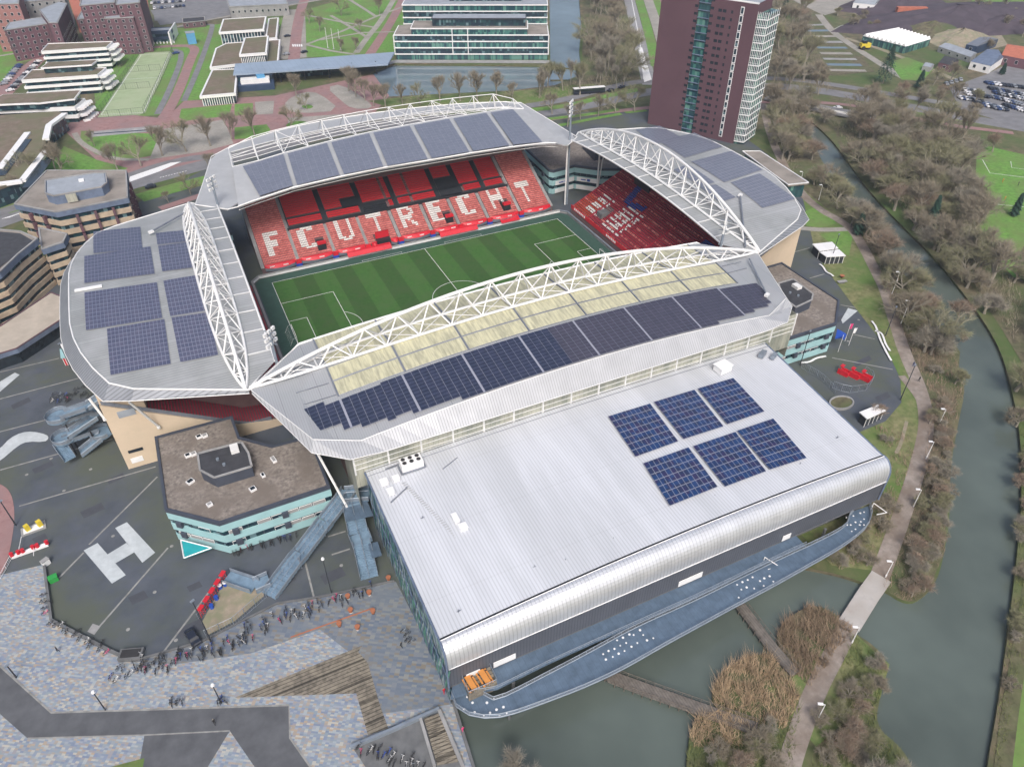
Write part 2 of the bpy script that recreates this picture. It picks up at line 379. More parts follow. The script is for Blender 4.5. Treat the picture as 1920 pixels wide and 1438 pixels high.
# --- asphalt forecourt round the stadium, stone square, dark paths
sheet('forecourt', [(-260, 640), (-60, 600), (60, 560), (110, 430), (250, 385), (420, 300), (700, 245), (1000, 215), (1215, 205), (1330, 210), (1440, 290), (1492, 345), (1520, 400), (1500, 425), (1535, 440), (1528, 470), (1545, 500), (1590, 560), (1625, 600), (1660, 650), (1688, 710), (1690, 755), (1660, 790), (1600, 815), (1480, 900), (1500, 1000), (850, 1290), (740, 1092), (600, 1120), (520, 1132), (380, 1203), (250, 1238), (208, 1222), (98, 1165), (84, 1058), (0, 1078), (-260, 1120)], 1, 'asphalt')
sheet('stone_square', [(-300, 1128), (0, 1078), (84, 1058), (98, 1165), (208, 1222), (250, 1238), (380, 1203), (520, 1132), (600, 1120), (740, 1092), (846, 1290), (850, 1320), (905, 1500), (300, 1640), (-300, 1640)], 2, 'mosaic')
sheet('stone_square_dark', [(640, 1108), (742, 1090), (846, 1290), (848, 1320), (700, 1340), (690, 1250), (600, 1180), (470, 1225), (330, 1245), (250, 1240), (380, 1203), (520, 1132)], 3, 'mosaic2')
sheet('asphalt_path', [(-200, 1090), (0, 1248), (97, 1336), (542, 1322), (544, 1383), (605, 1470), (500, 1470), (431, 1370), (370, 1470), (255, 1470), (271, 1378), (52, 1384), (0, 1338), (-200, 1180)], 4, 'asphalt_path')
strip('path_edge', [(0, 1248), (97, 1336), (320, 1329), (542, 1322), (544, 1383), (605, 1470)], .35, 5, 'linegrey', 0)
strip('path_edge', [(52, 1384), (271, 1378), (431, 1370)], .25, 5, 'linegrey', 0)
sheet('grass_patch', [(180, 1445), (271, 1421), (262, 1480), (180, 1480)], 5, 'grassdull')
sheet('red_paving', [(-40, 895), (5, 908), (22, 925), (29, 965), (20, 1030), (5, 1082), (-40, 1100)], 3, 'redpath', smooth=2)
sheet('beige_forecourt', [(-60, 600), (0, 585), (60, 560), (118, 530), (118, 610), (60, 665), (0, 690), (-60, 690)], 2, 'asphalt')
# --- concrete lines and giant letters on the forecourt
for a, b in [((-60, 764), (153, 708)), ((-60, 825), (92, 786)), ((-60, 898), (211, 823)), ((36, 949), (292, 875)), ((295, 894), (167, 1021)), ((157, 1036), (110, 1084)), ((315, 1027), (186, 1175)), ((422, 1070), (305, 1224)), ((-60, 712), (111, 672)), ((1482, 475), (1519, 465)), ((1518, 522), (1546, 514)), ((1576, 572), (1615, 579)), ((1599, 627), (1640, 636)), ((1560, 671), (1674, 693)), ((570, 1045), (590, 1125)), ((615, 1006), (648, 996)), ((622, 1040), (656, 1029))]:
    strip('paving_line', [a, b], .38, 2, 'linegrey', 0)
for k, P in enumerate([[(157, 1032), (183, 1018), (236, 1078), (210, 1094)], [(216, 990), (238, 979), (291, 1036), (267, 1055)], [(201, 1040), (237, 1018), (253, 1035), (217, 1056)],
                       [(-40, 742), (0, 716), (28, 699), (37, 703), (0, 735), (-40, 765)], [(1577, 600), (1590, 578), (1608, 583), (1580, 607)]]):
    sheet('painted_letter', P, 3+(k == 2), 'markgrey')
sheet('painted_letter', [(0, 842), (18, 822), (40, 811), (62, 809), (88, 815), (92, 822), (84, 829), (52, 828), (35, 835), (0, 865), (-40, 890), (-40, 862)], 3, 'markgrey', smooth=1)
sheet('helipad_slab', [(164, 1184), (174, 1169), (189, 1174), (177, 1190)], 3, 'concrete')
rp = random.Random(8)
for u, v, w_, h_ in [(330, 1180, 60, 18), (150, 960, 40, 12), (60, 880, 36, 9), (240, 1120, 30, 14), (200, 900, 30, 8), (60, 1010, 24, 9), (600, 1080, 40, 16), (520, 1090, 30, 10), (1600, 680, 30, 8), (1560, 600, 26, 8), (1640, 745, 24, 10), (20, 760, 34, 8), (350, 1100, 24, 10)]:
    sheet('asphalt_patch', [(u, v), (u+w_, v-w_*.45), (u+w_+h_*.6, v-w_*.45+h_), (u+h_*.6, v+h_)], 1.6, 'asphalt_patch')
for u, v in [(262, 1013), (212, 1005), (120, 920), (50, 890), (322, 1024), (290, 1110), (96, 860), (170, 880), (420, 1160), (640, 1060), (1590, 640), (1610, 600), (1540, 560), (330, 1200), (240, 1180), (1625, 700)]:
    c_ = G(u, v); m_ = MB(); zz = zl(2); m_.face([(c_.x+.38*math.cos(i*PI/5), c_.y+.38*math.sin(i*PI/5), zz) for i in range(10)]); struct('manhole_cover', m_, K['linegrey'])
# --- timber deck steps in the square
sheet('timber_deck', [(440, 1308), (680, 1210), (672, 1222), (690, 1243), (668, 1300)], 5, 'planks')
sheet('timber_deck', [(690, 1243), (668, 1300), (690, 1378), (728, 1365), (712, 1320)], 5, 'planks')
strip('rust_strip', [(545, 1195), (700, 1140)], .3, 5, 'terracotta', 0)
# --- landscape: right bank
sheet('verge', [(1500, 350), (1560, 400), (1600, 430), (1640, 500), (1690, 620), (1740, 740), (1740, 820), (1700, 950), (1640, 1070), (1560, 1060), (1500, 1000), (1600, 815), (1660, 790), (1690, 755), (1688, 710), (1660, 650), (1590, 560), (1545, 500), (1528, 470)], 2, 'grassdull')
sheet('lawn', [(1508, 398), (1532, 386), (1560, 405), (1568, 420), (1540, 427), (1512, 424)], 3, 'grass')
sheet('lawn', [(1538, 440), (1590, 432), (1598, 445), (1592, 480), (1578, 475)], 3, 'grass')
strip('footpath', [(1497, 428), (1540, 432), (1592, 430)], 3.0, 4, 'gravel')
strip('riverside_path', [(1430, 195), (1445, 258), (1470, 312), (1500, 362), (1540, 396), (1572, 412), (1600, 432), (1622, 470), (1643, 512), (1660, 545), (1676, 600), (1697, 665), (1718, 710), (1733, 755), (1738, 800), (1728, 850), (1712, 905), (1695, 955), (1672, 1020), (1648, 1085)], 3.6, 4, 'pinkpath')
strip('islet_path', [(1592, 1172), (1565, 1225), (1530, 1290), (1498, 1375), (1478, 1438), (1470, 1500)], 3.6, 4, 'pinkpath')
strip('gravel_path', [(1690, 705), (1715, 735), (1730, 760)], 2.0, 5, 'pinkpath')
strip('worn_track', [(1700, 790), (1690, 830), (1680, 850)], .8, 4, 'sand')
strip('far_bank_path', [(1560, 215), (1568, 242), (1577, 276), (1605, 307), (1650, 350), (1705, 405), (1759, 452), (1822, 530), (1872, 598), (1920, 678), (1960, 740)], 1.7, 3, 'wood_floor')
strip('river_edge_path', [(1945, 1000), (1925, 1150), (1898, 1300), (1880, 1438), (1870, 1550)], 2.6, 3, 'wood_floor')
sheet('islet_grass', [(1600, 1185), (1668, 1245), (1652, 1300), (1610, 1330), (1530, 1400), (1440, 1290), (1500, 1262), (1560, 1200)], 2, 'grassdull')
sheet('wood_floor', [(1430, 0), (1500, 20), (1560, 160), (1700, 190), (1840, 230), (1836, 300), (1850, 460), (1930, 540), (1960, 760), (1900, 640), (1800, 480), (1640, 330), (1560, 225), (1500, 200), (1440, 180)], 1, 'wood_floor')
sheet('wood_floor', [(1435, 200), (1500, 205), (1540, 300), (1620, 420), (1720, 545), (1800, 660), (1785, 860), (1770, 1040), (1735, 1115), (1660, 1100), (1725, 900), (1745, 780), (1700, 650), (1640, 500), (1560, 400), (1500, 350), (1450, 270)], 1, 'wood_floor')
sheet('wood_floor', [(1090, 140), (1098, -40), (1168, -40), (1200, 150), (1100, 186), (980, 190), (1030, 165)], 1, 'wood_floor')
sheet('lawn', [(1600, 215), (1690, 260), (1740, 320), (1700, 350), (1620, 300)], 1, 'wood_floor')
sheet('lawn', [(1925, 1150), (1898, 1300), (1870, 1438), (1960, 1438), (1980, 1150)], 2, 'grass')
# --- sports fields right
sheet('sports_field', [(1832, 270), (1960, 300), (2060, 560), (1900, 520), (1842, 455), (1828, 370)], 2, 'grass')
sheet('meadow', [(1812, -30), (1960, -60), (2100, 20), (1960, 70), (1880, 50), (1830, 28)], 2, 'grass')
sheet('meadow', [(1870, 160), (1960, 130), (1980, 170), (1900, 178)], 2, 'grass')
strip('white_line', [(1842, 300), (1856, 325), (1960, 338)], .25, 3, 'linewhite', 0); strip('white_line', [(1895, 303), (1897, 315), (1940, 320)], .2, 3, 'linewhite', 0)
strip('white_line', [(1860, 383), (1960, 392)], .2, 3, 'linewhite', 0)
# --- nursery / allotments / yard, top right
sheet('sand_yard', [(1560, -20), (1640, 0), (1700, 20), (1800, 45), (1875, 62), (1890, 85), (1800, 108), (1700, 60), (1640, 42), (1600, 25)], 2, 'sand')
sheet('gravel_yard', [(1430, -30), (1640, -30), (1600, 14), (1545, 30), (1500, 8)], 2, 'gravel')
sheet('allotment', [(1480, 35), (1545, 28), (1640, 135), (1560, 143), (1500, 130)], 2, 'wood_floor')
for i in range(9): strip('planting_bed', [(1508+i*6, 48+i*10.5), (1552+i*9, 47+i*10.8)], 4.0+.8*(i % 2), 3, ('concrete', 'water_far', 'gravel')[i % 3], 0)
strip('yard_lane', [(1535, 28), (1560, 60), (1600, 88), (1650, 120), (1700, 150)], 5, 3, 'gravel')
strip('yard_lane', [(1585, 72), (1650, 92), (1720, 120), (1790, 150)], 4, 3, 'sand')
sheet('garden_lawn', [(1668, 118), (1700, 108), (1752, 128), (1730, 152), (1690, 150)], 3, 'grass')
sheet('parking_ground', [(1780, 165), (1850, 140), (1890, 120), (1960, 118), (2000, 260), (1900, 235), (1800, 205)], 3, 'road')
for i in range(5): strip('hedge_arc', [(1565+i*6, 55), (1582+i*6, 46), (1598+i*6, 54)], .9, 3, 'creamdirt')
# --- motorway viaduct ground strips right and roads
strip('avenue', [(-80, 445), (40, 402), (130, 378), (250, 345), (400, 305), (560, 262), (760, 225), (1000, 217), (1130, 192), (1215, 170), (1440, 160), (1540, 170), (1700, 200), (1830, 225), (2000, 255)], 10.5, 3, 'road')
strip('avenue_lane', [(-80, 425), (40, 385), (200, 345), (330, 300), (420, 292)], 6, 4, 'road')
strip('avenue_lane', [(960, 204), (1060, 188), (1140, 165), (1215, 150), (1440, 145), (1560, 158), (1800, 200), (2000, 228)], 6.5, 4, 'road')
strip('cycle_path', [(960, 235), (1060, 220), (1150, 210), (1215, 202), (1440, 190), (1600, 195), (1750, 232), (1900, 250)], 4, 4, 'redpath')
strip('median_grass', [(985, 208), (1060, 201), (1140, 180), (1200, 168)], 5, 5, 'grass')
strip('verge_grass', [(1010, 226), (1100, 216), (1160, 206)], 3.4, 5, 'grass')
strip('verge_grass', [(1048, 236), (1120, 222), (1165, 214)], 3.0, 5, 'grass'); strip('verge_grass', [(1172, 212), (1212, 208)], 2.8, 5, 'grass')
strip('verge_grass', [(262, 372), (330, 352), (420, 330)], 9, 5, 'grass'); strip('cycle_path', [(300, 392), (380, 366), (440, 345)], 4, 5, 'redpath')
sheet('white_arrow_marking', [(241, 343), (244, 332), (320, 306), (340, 304), (300, 322)], 6, 'linewhite')
for i in range(10): strip('lane_dash', [(300+i*5.2, 334-i*1.3), (303+i*5.2, 333-i*1.3)], .5, 7, 'linewhite', 0)
for i in range(6): strip('crossing_stripe', [(4+i*5, 411-i*1.5), (20+i*4, 408-i*1.6)], .5, 7, 'linewhite', 0)
strip('highway_verge', [(1570, 178), (1700, 208), (1900, 240)], 6, 2, 'grassdull')
strip('north_road', [(1165, -60), (1180, 0), (1195, 60), (1206, 110), (1218, 160)], 8, 3, 'roadlight')
strip('white_line', [(1176, -40), (1188, 20), (1200, 80), (1207, 150)], .5, 5, 'linewhite', 0)
sheet('hatched_island', [(1197, 90), (1204, 90), (1222, 150), (1208, 155)], 4, 'linewhite')
strip('tramway', [(1195, -60), (1215, 0), (1236, 60), (1250, 110)], 7, 3, 'gravel')
strip('grass_strip', [(1185, -40), (1205, 20), (1222, 85), (1230, 125)], 6, 4, 'grass'); strip('grass_strip', [(1225, -40), (1245, 30)], 10, 2, 'grass')
strip('cycle_path', [(1225, -60), (1245, 10), (1262, 60)], 4, 4, 'redpath')
# --- campus, top left
sheet('campus_paving', [(120, 245), (150, 205), (300, 222), (330, 205), (345, 190), (515, 180), (700, 140), (730, 180), (700, 215), (420, 300), (240, 335), (180, 300)], 2, 'redpath')
sheet('campus_lawn', [(-60, 60), (0, 84), (220, 78), (560, 30), (560, 60), (400, 60), (180, 92), (0, 125), (-60, 140)], 1, 'grass')
sheet('campus_lawn', [(170, 70), (420, 45), (415, 185), (345, 190), (310, 215), (200, 225), (180, 215)], 1, 'grass')
sheet('campus_lawn', [(572, 20), (640, 0), (700, -30), (830, -30), (745, 105), (575, 108)], 3, 'grass')
sheet('campus_lawn', [(340, 205), (435, 196), (430, 218), (350, 227), (336, 222)], 3, 'grass'); sheet('campus_lawn', [(440, 196), (474, 194), (475, 215), (440, 218)], 3, 'grass')
sheet('campus_lawn', [(152, 246), (300, 252), (290, 292), (230, 302), (180, 290), (150, 270)], 3, 'grass')
sheet('campus_lawn', [(60, 350), (120, 275), (180, 300), (240, 316), (200, 335), (110, 372), (20, 400), (-40, 400), (-40, 330)], 3, 'grass')
sheet('campus_lawn', [(440, 240), (500, 234), (507, 244), (500, 258), (440, 262)], 4, 'grass'); sheet('campus_lawn', [(-60, 100), (60, 95), (10, 160), (-60, 180)], 3, 'grass')
sheet('campus_lawn', [(690, 190), (800, 178), (960, 172), (1080, 160), (1120, 158), (1100, 178), (1010, 196), (860, 198), (740, 205)], 3, 'grassdull')
sheet('lawn_circle', [(535, 233), (560, 226), (583, 232), (570, 241), (540, 243)], 5, 'grass', smooth=2); sheet('lawn_circle', [(562, 200), (578, 196), (590, 201), (578, 206)], 5, 'grass', smooth=2)
sheet('gravel_court', [(535, 190), (570, 172), (600, 176), (640, 208), (560, 214), (535, 205)], 4, 'gravel', smooth=1); sheet('gravel_court', [(612, 165), (640, 158), (690, 190), (700, 204), (660, 205), (640, 190)], 4, 'gravel', smooth=1)
sheet('gravel_court', [(478, 192), (514, 190), (512, 214), (480, 216)], 4, 'gravel'); sheet('gravel_court', [(540, 222), (640, 215), (700, 210), (640, 228), (540, 246)], 4, 'gravel')
sheet('gravel_court', [(303, 243), (420, 225), (438, 270), (380, 285), (280, 300), (292, 270)], 3, 'gravel')
strip('campus_avenue_verge', [(553, 110), (556, 60), (564, 18)], 22, 2, 'gravel'); strip('campus_avenue', [(548, 145), (553, 95), (556, 60), (564, 18), (575, -10)], 7, 4, 'redpath')
strip('campus_path', [(300, 230), (318, 205), (338, 165), (358, 110), (368, 92), (352, 85), (250, 92), (200, 86)], 5.5, 4, 'redpath')
strip('campus_path', [(765, -20), (735, 40), (712, 75), (690, 108)], 6, 5, 'redpath'); strip('campus_footpath', [(750, -20), (715, 40), (688, 72), (668, 100)], 4, 5, 'gravel')
for P in [[(572, 85), (640, 60), (705, 32), (760, 12)], [(578, 30), (640, 42), (700, 52)], [(572, 84), (620, 96), (665, 103)], [(600, 76), (680, 62), (760, 60)], [(655, 0), (690, 22), (705, 32)], [(620, 30), (655, 50), (690, 72)]]: strip('campus_footpath', P, 2.6, 5, 'gravel', 0)
strip('campus_footpath', [(140, 250), (148, 265), (170, 280), (215, 300), (280, 300)], 2.6, 4, 'gravel'); strip('campus_footpath', [(345, 190), (372, 130), (400, 50), (395, 45), (250, 60)], 3.2, 4, 'road')
strip('campus_footpath', [(295, 215), (318, 170), (345, 100), (325, 93)], 3.2, 4, 'road')
strip('north_footpath', [(-60, 115), (100, 90), (230, 78), (330, 50), (460, 25), (640, -6)], 3, 5, 'gravel')
for i in range(5): strip('zebra_stripe', [(549+i*4, 84), (550+i*4, 88.5)], .9, 6, 'linewhite', 0)
sheet('brick_street', [(-60, 160), (0, 155), (70, 105), (95, 102), (60, 140), (0, 200), (-60, 230)], 3, 'redpath')
sheet('red_street', [(122, -20), (140, -20), (160, 30), (170, 62), (150, 62)], 3, 'brickorange'); sheet('red_street', [(262, -20), (272, -20), (285, 45), (275, 45)], 3, 'brickorange')
sheet('parking_ground', [(282, 20), (480, 0), (460, 30), (300, 48)], 2, 'road'); sheet('parking_ground', [(280, -30), (700, -40), (640, -5), (470, 22), (290, 40)], 2, 'road')
for a, b in [((188, 175), (234, 100)), ((0, 0), (0, 0))][:1]:
    sheet('sports_court', [(183, 221), (262, 101), (318, 97), (324, 102), (273, 212), (262, 216)], 4, 'court')
    for t in (.0, .42, .68, 1.0): pass
for P in [[(190, 216), (265, 104)], [(270, 210), (318, 101)], [(232, 150), (296, 146)], [(262, 104), (318, 101)], [(190, 216), (268, 212)]]: strip('court_line', P, .25, 5, 'linewhite', 0)
sheet('service_hatch', [(165, 248), (300, 236), (300, 246), (170, 258)], 5, 'concrete'); strip('service_line', [(175, 252), (300, 243)], 1.2, 6, 'winddark', 0)
# ------------------------------------------------------------------ stadium: pitch
mb = MB(); mb.face([(-52.5-6.56*0, -34, .10), (52.5, -34, .10), (52.5, 34, .10), (-52.5, 34, .10)]); struct('pitch', mb, K['pitch'])
P = [(-57.5, -37), (-56, -38.5), (56, -38.5), (57.5, -37), (57.5, 35.5), (55.5, 38), (-55.5, 38), (-57.5, 35.5)]
mb = MB(); mb.face([(x, y, .07) for x, y in P]); struct('pitch_surround', mb, K['pitchsurround'])
mb = MB(); LW = .14
def seg(a, b, wd=LW): mb.beam((a[0], a[1], .125), (b[0], b[1], .125), wd, .01)
for a, b in [((-52.5, -34), (52.5, -34)), ((-52.5, 34), (52.5, 34)), ((-52.5, -34), (-52.5, 34)), ((52.5, -34), (52.5, 34)), ((0, -34), (0, 34))]: seg(a, b)
for s in (-1, 1):
    for d, h in ((16.5, 20.16), (5.5, 9.16)):
        seg((s*52.5, h), (s*(52.5-d), h)); seg((s*52.5, -h), (s*(52.5-d), -h)); seg((s*(52.5-d), h), (s*(52.5-d), -h))
    q = [(s*(52.5-11)-s*9.15*math.cos(t), 9.15*math.sin(t)) for t in [(-.925+1.85*i/12) for i in range(13)]]
    for a, b in zip(q, q[1:]): seg(a, b)
q = [(9.15*math.cos(2*PI*i/40), 9.15*math.sin(2*PI*i/40)) for i in range(41)]
for a, b in zip(q, q[1:]): seg(a, b)
for x0, x1 in ((-22, -8), (8, 22)):
    seg((x0, 35.3), (x1, 35.3), .1); seg((x0, 35.3), (x0, 34.6), .1); seg((x1, 35.3), (x1, 34.6), .1)
struct('pitch_marking', mb, K['linewhite'])
for s, lb in ((-1, 'white goal at the west end of the pitch by the penalty spot'), (1, 'white goal at the east end of the pitch below the maroon seats')):
    t = thing('goal', lb, 'goal', (s*52.5, 0, .13))
    m_ = MB(); X = s*52.5
    m_.tube((X, -3.66, .13), (X, -3.66, 2.57), .07); m_.tube((X, 3.66, .13), (X, 3.66, 2.57), .07); m_.tube((X, -3.66, 2.57), (X, 3.66, 2.57), .07); m_.build('goal_frame', K['white'], t)
    m_ = MB()
    for y in (-3.66, 3.66):
        m_.tube((X, y, 2.57), (X+s*1.0, y, 2.3), .03, n=4); m_.tube((X+s*1.0, y, 2.3), (X+s*2.2, y, .13), .03, n=4)
    for i in range(13): m_.tube((X+s*1.0, -3.66+i*.61, 2.3), (X+s*2.2, -3.66+i*.61, .13), .012, n=3)
    m_.build('net', K['white'], t)
# advertising boards round the pitch
def boards(name, label, pts, h=1.0, m='white', m2='blue'):
    t = thing(name, label, 'board', (pts[0][0], pts[0][1], 0))
    a = MB(); c = MB()
    for p, q in zip(pts, pts[1:]):
        a.beam((p[0], p[1], h/2+.05), (q[0], q[1], h/2+.05), .18, h); c.beam((p[0], p[1], h+.09), (q[0], q[1], h+.09), .7, .06)
    a.build('panel', K[m], t); c.build('top_rail', K[m2], t); return t
boards('advertising_board', 'long pale advertising board along the far touchline', [(-56, 38.6), (56, 38.6)], 1.0, 'white', 'concrete')
boards('advertising_board', 'pale board behind the west goal line', [(-56, 38.4), (-58.3, 36), (-58.3, -36), (-57, -38)], 1.0, 'white', 'concrete')
boards('advertising_board', 'pale board behind the east goal line', [(56, 38.4), (58, 36), (58, -36), (56.5, -38)], .9, 'concrete', 'greysteel')
for k, (x0, x1) in enumerate(((-26, -10.5), (7.5, 22), )):
    t = thing('dugout', ('red roofed team dugout left of the players tunnel', 'red roofed team dugout right of the players tunnel')[k], 'dugout', (x0, 38, 0))
    a = MB(); a.loft([[(x0, 39.9, 2.3), (x1, 39.9, 2.3)], [(x0, 38.6, 2.25), (x1, 38.6, 2.25)], [(x0, 37.4, 1.2), (x1, 37.4, 1.2)]], 8, 0, .06); a.build('roof', K['red'], t)
    b_ = MB(); b_.box(((x0+x1)/2, 39.6, .7), (x1-x0, .1, 1.3)); b_.box(((x0+x1)/2, 39.1, .45), (x1-x0-.6, .5, .5)); b_.build('bench', K['winddark'], t)
t = thing('dugout', 'small red dugout near the right end of the far touchline', 'dugout', (36, 38, 0))
a = MB(); a.loft([[(31.5, 39.9, 2.0), (39, 39.9, 2.0)], [(31.5, 37.8, 1.1), (39, 37.8, 1.1)]], 4, 0, .06); a.build('roof', K['red'], t)
a = MB(); a.box((35.2, 39.4, .6), (7, .6, .8)); a.build('bench', K['winddark'], t)

# ------------------------------------------------------------------ stands
FONT = {'F': ['11111', '11000', '11000', '11110', '11110', '11000', '11000', '11000', '11000'],
        'C': ['01111', '11011', '11000', '11000', '11000', '11000', '11000', '11011', '01111'],
        'U': ['10001', '10001', '10001', '10001', '10001', '10001', '10001', '11011', '01110'],
        'T': ['11111', '11111', '00100', '00100', '00100', '00100', '00100', '00100', '00100'],
        'R': ['11110', '10011', '10001', '10011', '11110', '10100', '10010', '10011', '10001'],
        'E': ['11111', '11000', '11000', '11110', '11110', '11000', '11000', '11000', '11111'],
        'H': ['10001', '10001', '10001', '11111', '11111', '10001', '10001', '10001', '10001']}
def seat_proto():
    s = MB(); s.face([(-.21, 0, 0), (.21, 0, 0), (.21, .4, 0), (-.21, .4, 0)]); s.face([(-.21, .4, 0), (.21, .4, 0), (.21, .47, .42), (-.21, .47, .42)])
    s.face([(.21, .43, 0), (-.21, .43, 0), (-.21, .5, .42), (.21, .5, .42)]); s.face([(-.21, .47, .42), (.21, .47, .42), (.21, .5, .42), (-.21, .5, .42)]); s.face([(-.21, 0, -.05), (.21, 0, -.05), (.21, 0, 0), (-.21, 0, 0)])
    return s
SEATQ = [((-.21, 0, 0), (.21, 0, 0), (.21, .4, 0), (-.21, .4, 0)), ((-.21, .4, 0), (.21, .4, 0), (.21, .47, .42), (-.21, .47, .42)), ((.21, .5, 0), (-.21, .5, 0), (-.21, .5, .42), (.21, .5, .42)), ((-.21, .47, .42), (.21, .47, .42), (.21, .5, .42), (-.21, .5, .42))]
class Stand:
    # local frame: a runs along the stand, d goes outward (up the rake)
    def __init__(s, kind, front, z0, slope, rows, depth, half):
        s.k, s.front, s.z0, s.sl, s.rows, s.dp, s.half = kind, front, z0, slope, rows, depth, half
    def P(s, a, d, z):
        return {'N': (a, s.front+d, z), 'S': (a, -(s.front+d), z), 'E': (s.front+d, a, z), 'W': (-(s.front+d), a, z)}[s.k]
    def rowz(s, r): return s.z0+r*s.dp*s.sl
def stand(kind, label, front, z0, slope, rows, half, colour, fasciamat='concrete', block=None, name_='stand'):
    S = Stand(kind, front, z0, slope, rows, .8, half); t = thing(name_, label, 'stand', S.P(0, 0, 0))
    st = MB(); dp = S.dp; rise = dp*slope
    prof = [(0, 0), (0, z0)]
    for r in range(rows): prof += [(dp*(r+1), z0+r*rise), (dp*(r+1), z0+(r+1)*rise)]
    for (d0, q0), (d1, q1) in zip(prof, prof[1:]):
        f = [S.P(-half, d0, q0), S.P(half, d0, q0), S.P(half, d1, q1), S.P(-half, d1, q1)]; st.face(f if kind in 'NW' else f[::-1])
    D_ = dp*rows; zt = z0+rows*rise
    for a in (-half, half): st.face([S.P(a, 0, 0), S.P(a, 0, z0), S.P(a, D_, zt), S.P(a, D_, 0)])
    st.face([S.P(-half, D_, 0), S.P(half, D_, 0), S.P(half, D_, zt+2), S.P(-half, D_, zt+2)])
    st.build('terrace', K['standrow'], t)
    seats = {}; first = []
    n = int(2*half/.5)
    for r in range(rows):
        z = S.rowz(r)+.42; d = r*dp+.22
        for i in range(n):
            a = -half+.25+i*.5; c = colour(a, r)
            if c is None: continue
            seats.setdefault(c, []).append((a, d, z))
    tot = sorted(((S.P(a, d, z), c, a, d, z) for c, L in seats.items() for a, d, z in L), key=lambda q: (Vector(q[0])-CP).length)
    vis = [q for q in tot if True][:100] if kind in 'N' else []
    vset = set((q[2], q[3]) for q in vis)
    def quadpts(a, d, z): return [[S.P(a+x, d+y, z+h) for x, y, h in Q] for Q in SEATQ]
    if kind in 'NE':
        proto = {}
        for q in vis:
            c = q[1]
            if c not in proto:
                m_ = MB()
                for f in quadpts(q[2], q[3], q[4]): m_.face(f)
                o = m_.build('seat', K[c], t); o0 = Vector(q[0]); proto[c] = (o, o0)
            else:
                o, o0 = proto[c]; c2 = o.copy(); COL.objects.link(c2); c2.parent = t; c2.location = Vector(q[0])-o0
    mats = list(seats); m_ = MB()
    for ci, c in enumerate(mats):
        for a, d, z in seats[c]:
            if (a, d) in vset: continue
            for f in quadpts(a, d, z): m_.face(f, ci)
    if m_.f:
        o = m_.build('seats', [K[c] for c in mats], t); o['kind'] = 'stuff'
    return S, t
AIS = [-42, -29.5, -18, -6.2, 5.6, 16.3, 27.8, 40.6]
LETT = dict(zip([-48, -36.6, -23.6, -12.2, -.6, 10.3, 21.8, 34, 46.2], 'FCUTRECHT'))
def ncol(a, r):
    for x in AIS:
        if abs(a-x) < .75 and (r < 15 or x in (-42, 40.6)): return None
    if abs(a) > 53: return None
    for lx, ch in LETT.items():
        if abs(a-lx) < 2.7 and 4 <= r <= 14:
            col = int((a-lx+2.6)/1.04); row = int((14-r)*9/11)
            if 0 <= col < 5 and 0 <= row < 9 and FONT[ch][row][col] == '1': return 'seat_white'
            break
    for vx in (-33, 13.4, 36.2):
        if abs(a-vx) < 1.6 and 2 <= r <= 7: return None
    if -14.9 < a < -9.6 and r < 4: return None
    if -42 < a < 40.6 and r >= 14:
        if r in (14, 15): return None
        if r in (19,): return None
        gaps = [-42, -28.5, -14.8, -5.4, -2.6, 3.6, 13.4, 22.2, 31.4, 40.6]
        for g in gaps:
            if abs(a-g) < (1.0 if g not in (-5.4, 3.6) else .45): return None
        if -27.5+6 < a < -15 and 16 <= r <= 24 and r < 24: return None if (r > 18 or a > -99) and a > -22 and r > 18 else 'seat_red'
        if -14.8 < a < -6 and r < 19: return None
        if 14.4 < a < 21.5 and r < 25: return None
        if 22.2 < a < 24 and r < 19: return None
        return 'seat_red'
    return 'seat_faded'
SN, tN = stand('N', 'long far stand with red seats and white letters along the far touchline', 41, 2, .5, 31, 54, ncol)
# black walkways and boxes in the upper part of the far stand
m_ = MB()
for g in [-42, -28.5, -14.8, -2.6, 13.4, 22.2, 31.4]:
    q = [SN.P(g-.9, 14*.8, SN.rowz(14)+.12), SN.P(g+.9, 14*.8, SN.rowz(14)+.12), SN.P(g+.9, 31*.8, SN.rowz(31)+.12), SN.P(g-.9, 31*.8, SN.rowz(31)+.12)]; m_.face(q)
for a0, a1, r0, r1 in [(-42, 40.6, 14, 16), (-42, 40.6, 19, 20), (-21.5, -15, 19, 24), (-14.8, -6, 14, 19), (14.4, 22.2, 14, 25)]:
    m_.face([SN.P(a0, r0*.8, SN.rowz(r0)+.16), SN.P(a1, r0*.8, SN.rowz(r0)+.16), SN.P(a1, r1*.8, SN.rowz(r1)+.16), SN.P(a0, r1*.8, SN.rowz(r1)+.16)])
m_.build('walkway', K['standblack'], tN)
m_ = MB(); m_.box((-.7, 41+14*.8, SN.rowz(14)+.75), (82.6, .12, 1.1)); m_.build('glass_rail', K['standblack'], tN)
m_ = MB()
for r in (15, 16, 17): m_.box((-10.4, 41+r*.8+.2, SN.rowz(r)+.8), (8, .5, .6))
m_.build('press_desk', K['standblack'], tN)
for x in AIS+[-53.7, 53.7]:
    m_ = MB(); top = 15 if x not in (-42, 40.6, -53.7, 53.7) else 31
    for r in range(top*2): m_.box((x, 41+r*.4+.2, 2+r*.2+.13), (1.1, .4, .28))
    m_.build('stairs', K['concrete'], tN)
for vx in (-33, 13.4, 36.2):
    m_ = MB(); z = SN.rowz(2)+.1
    m_.box((vx, 41+4.1, z+.9), (2.6, 4.2, 2.5)); v_ = m_.build('stair_opening', K['standblack'], tN)
    m_ = MB(); m_.box((vx, 41+2.5, z+2.7), (2.9, 1.2, .9)); m_.build('red_sign', K['red'], tN)
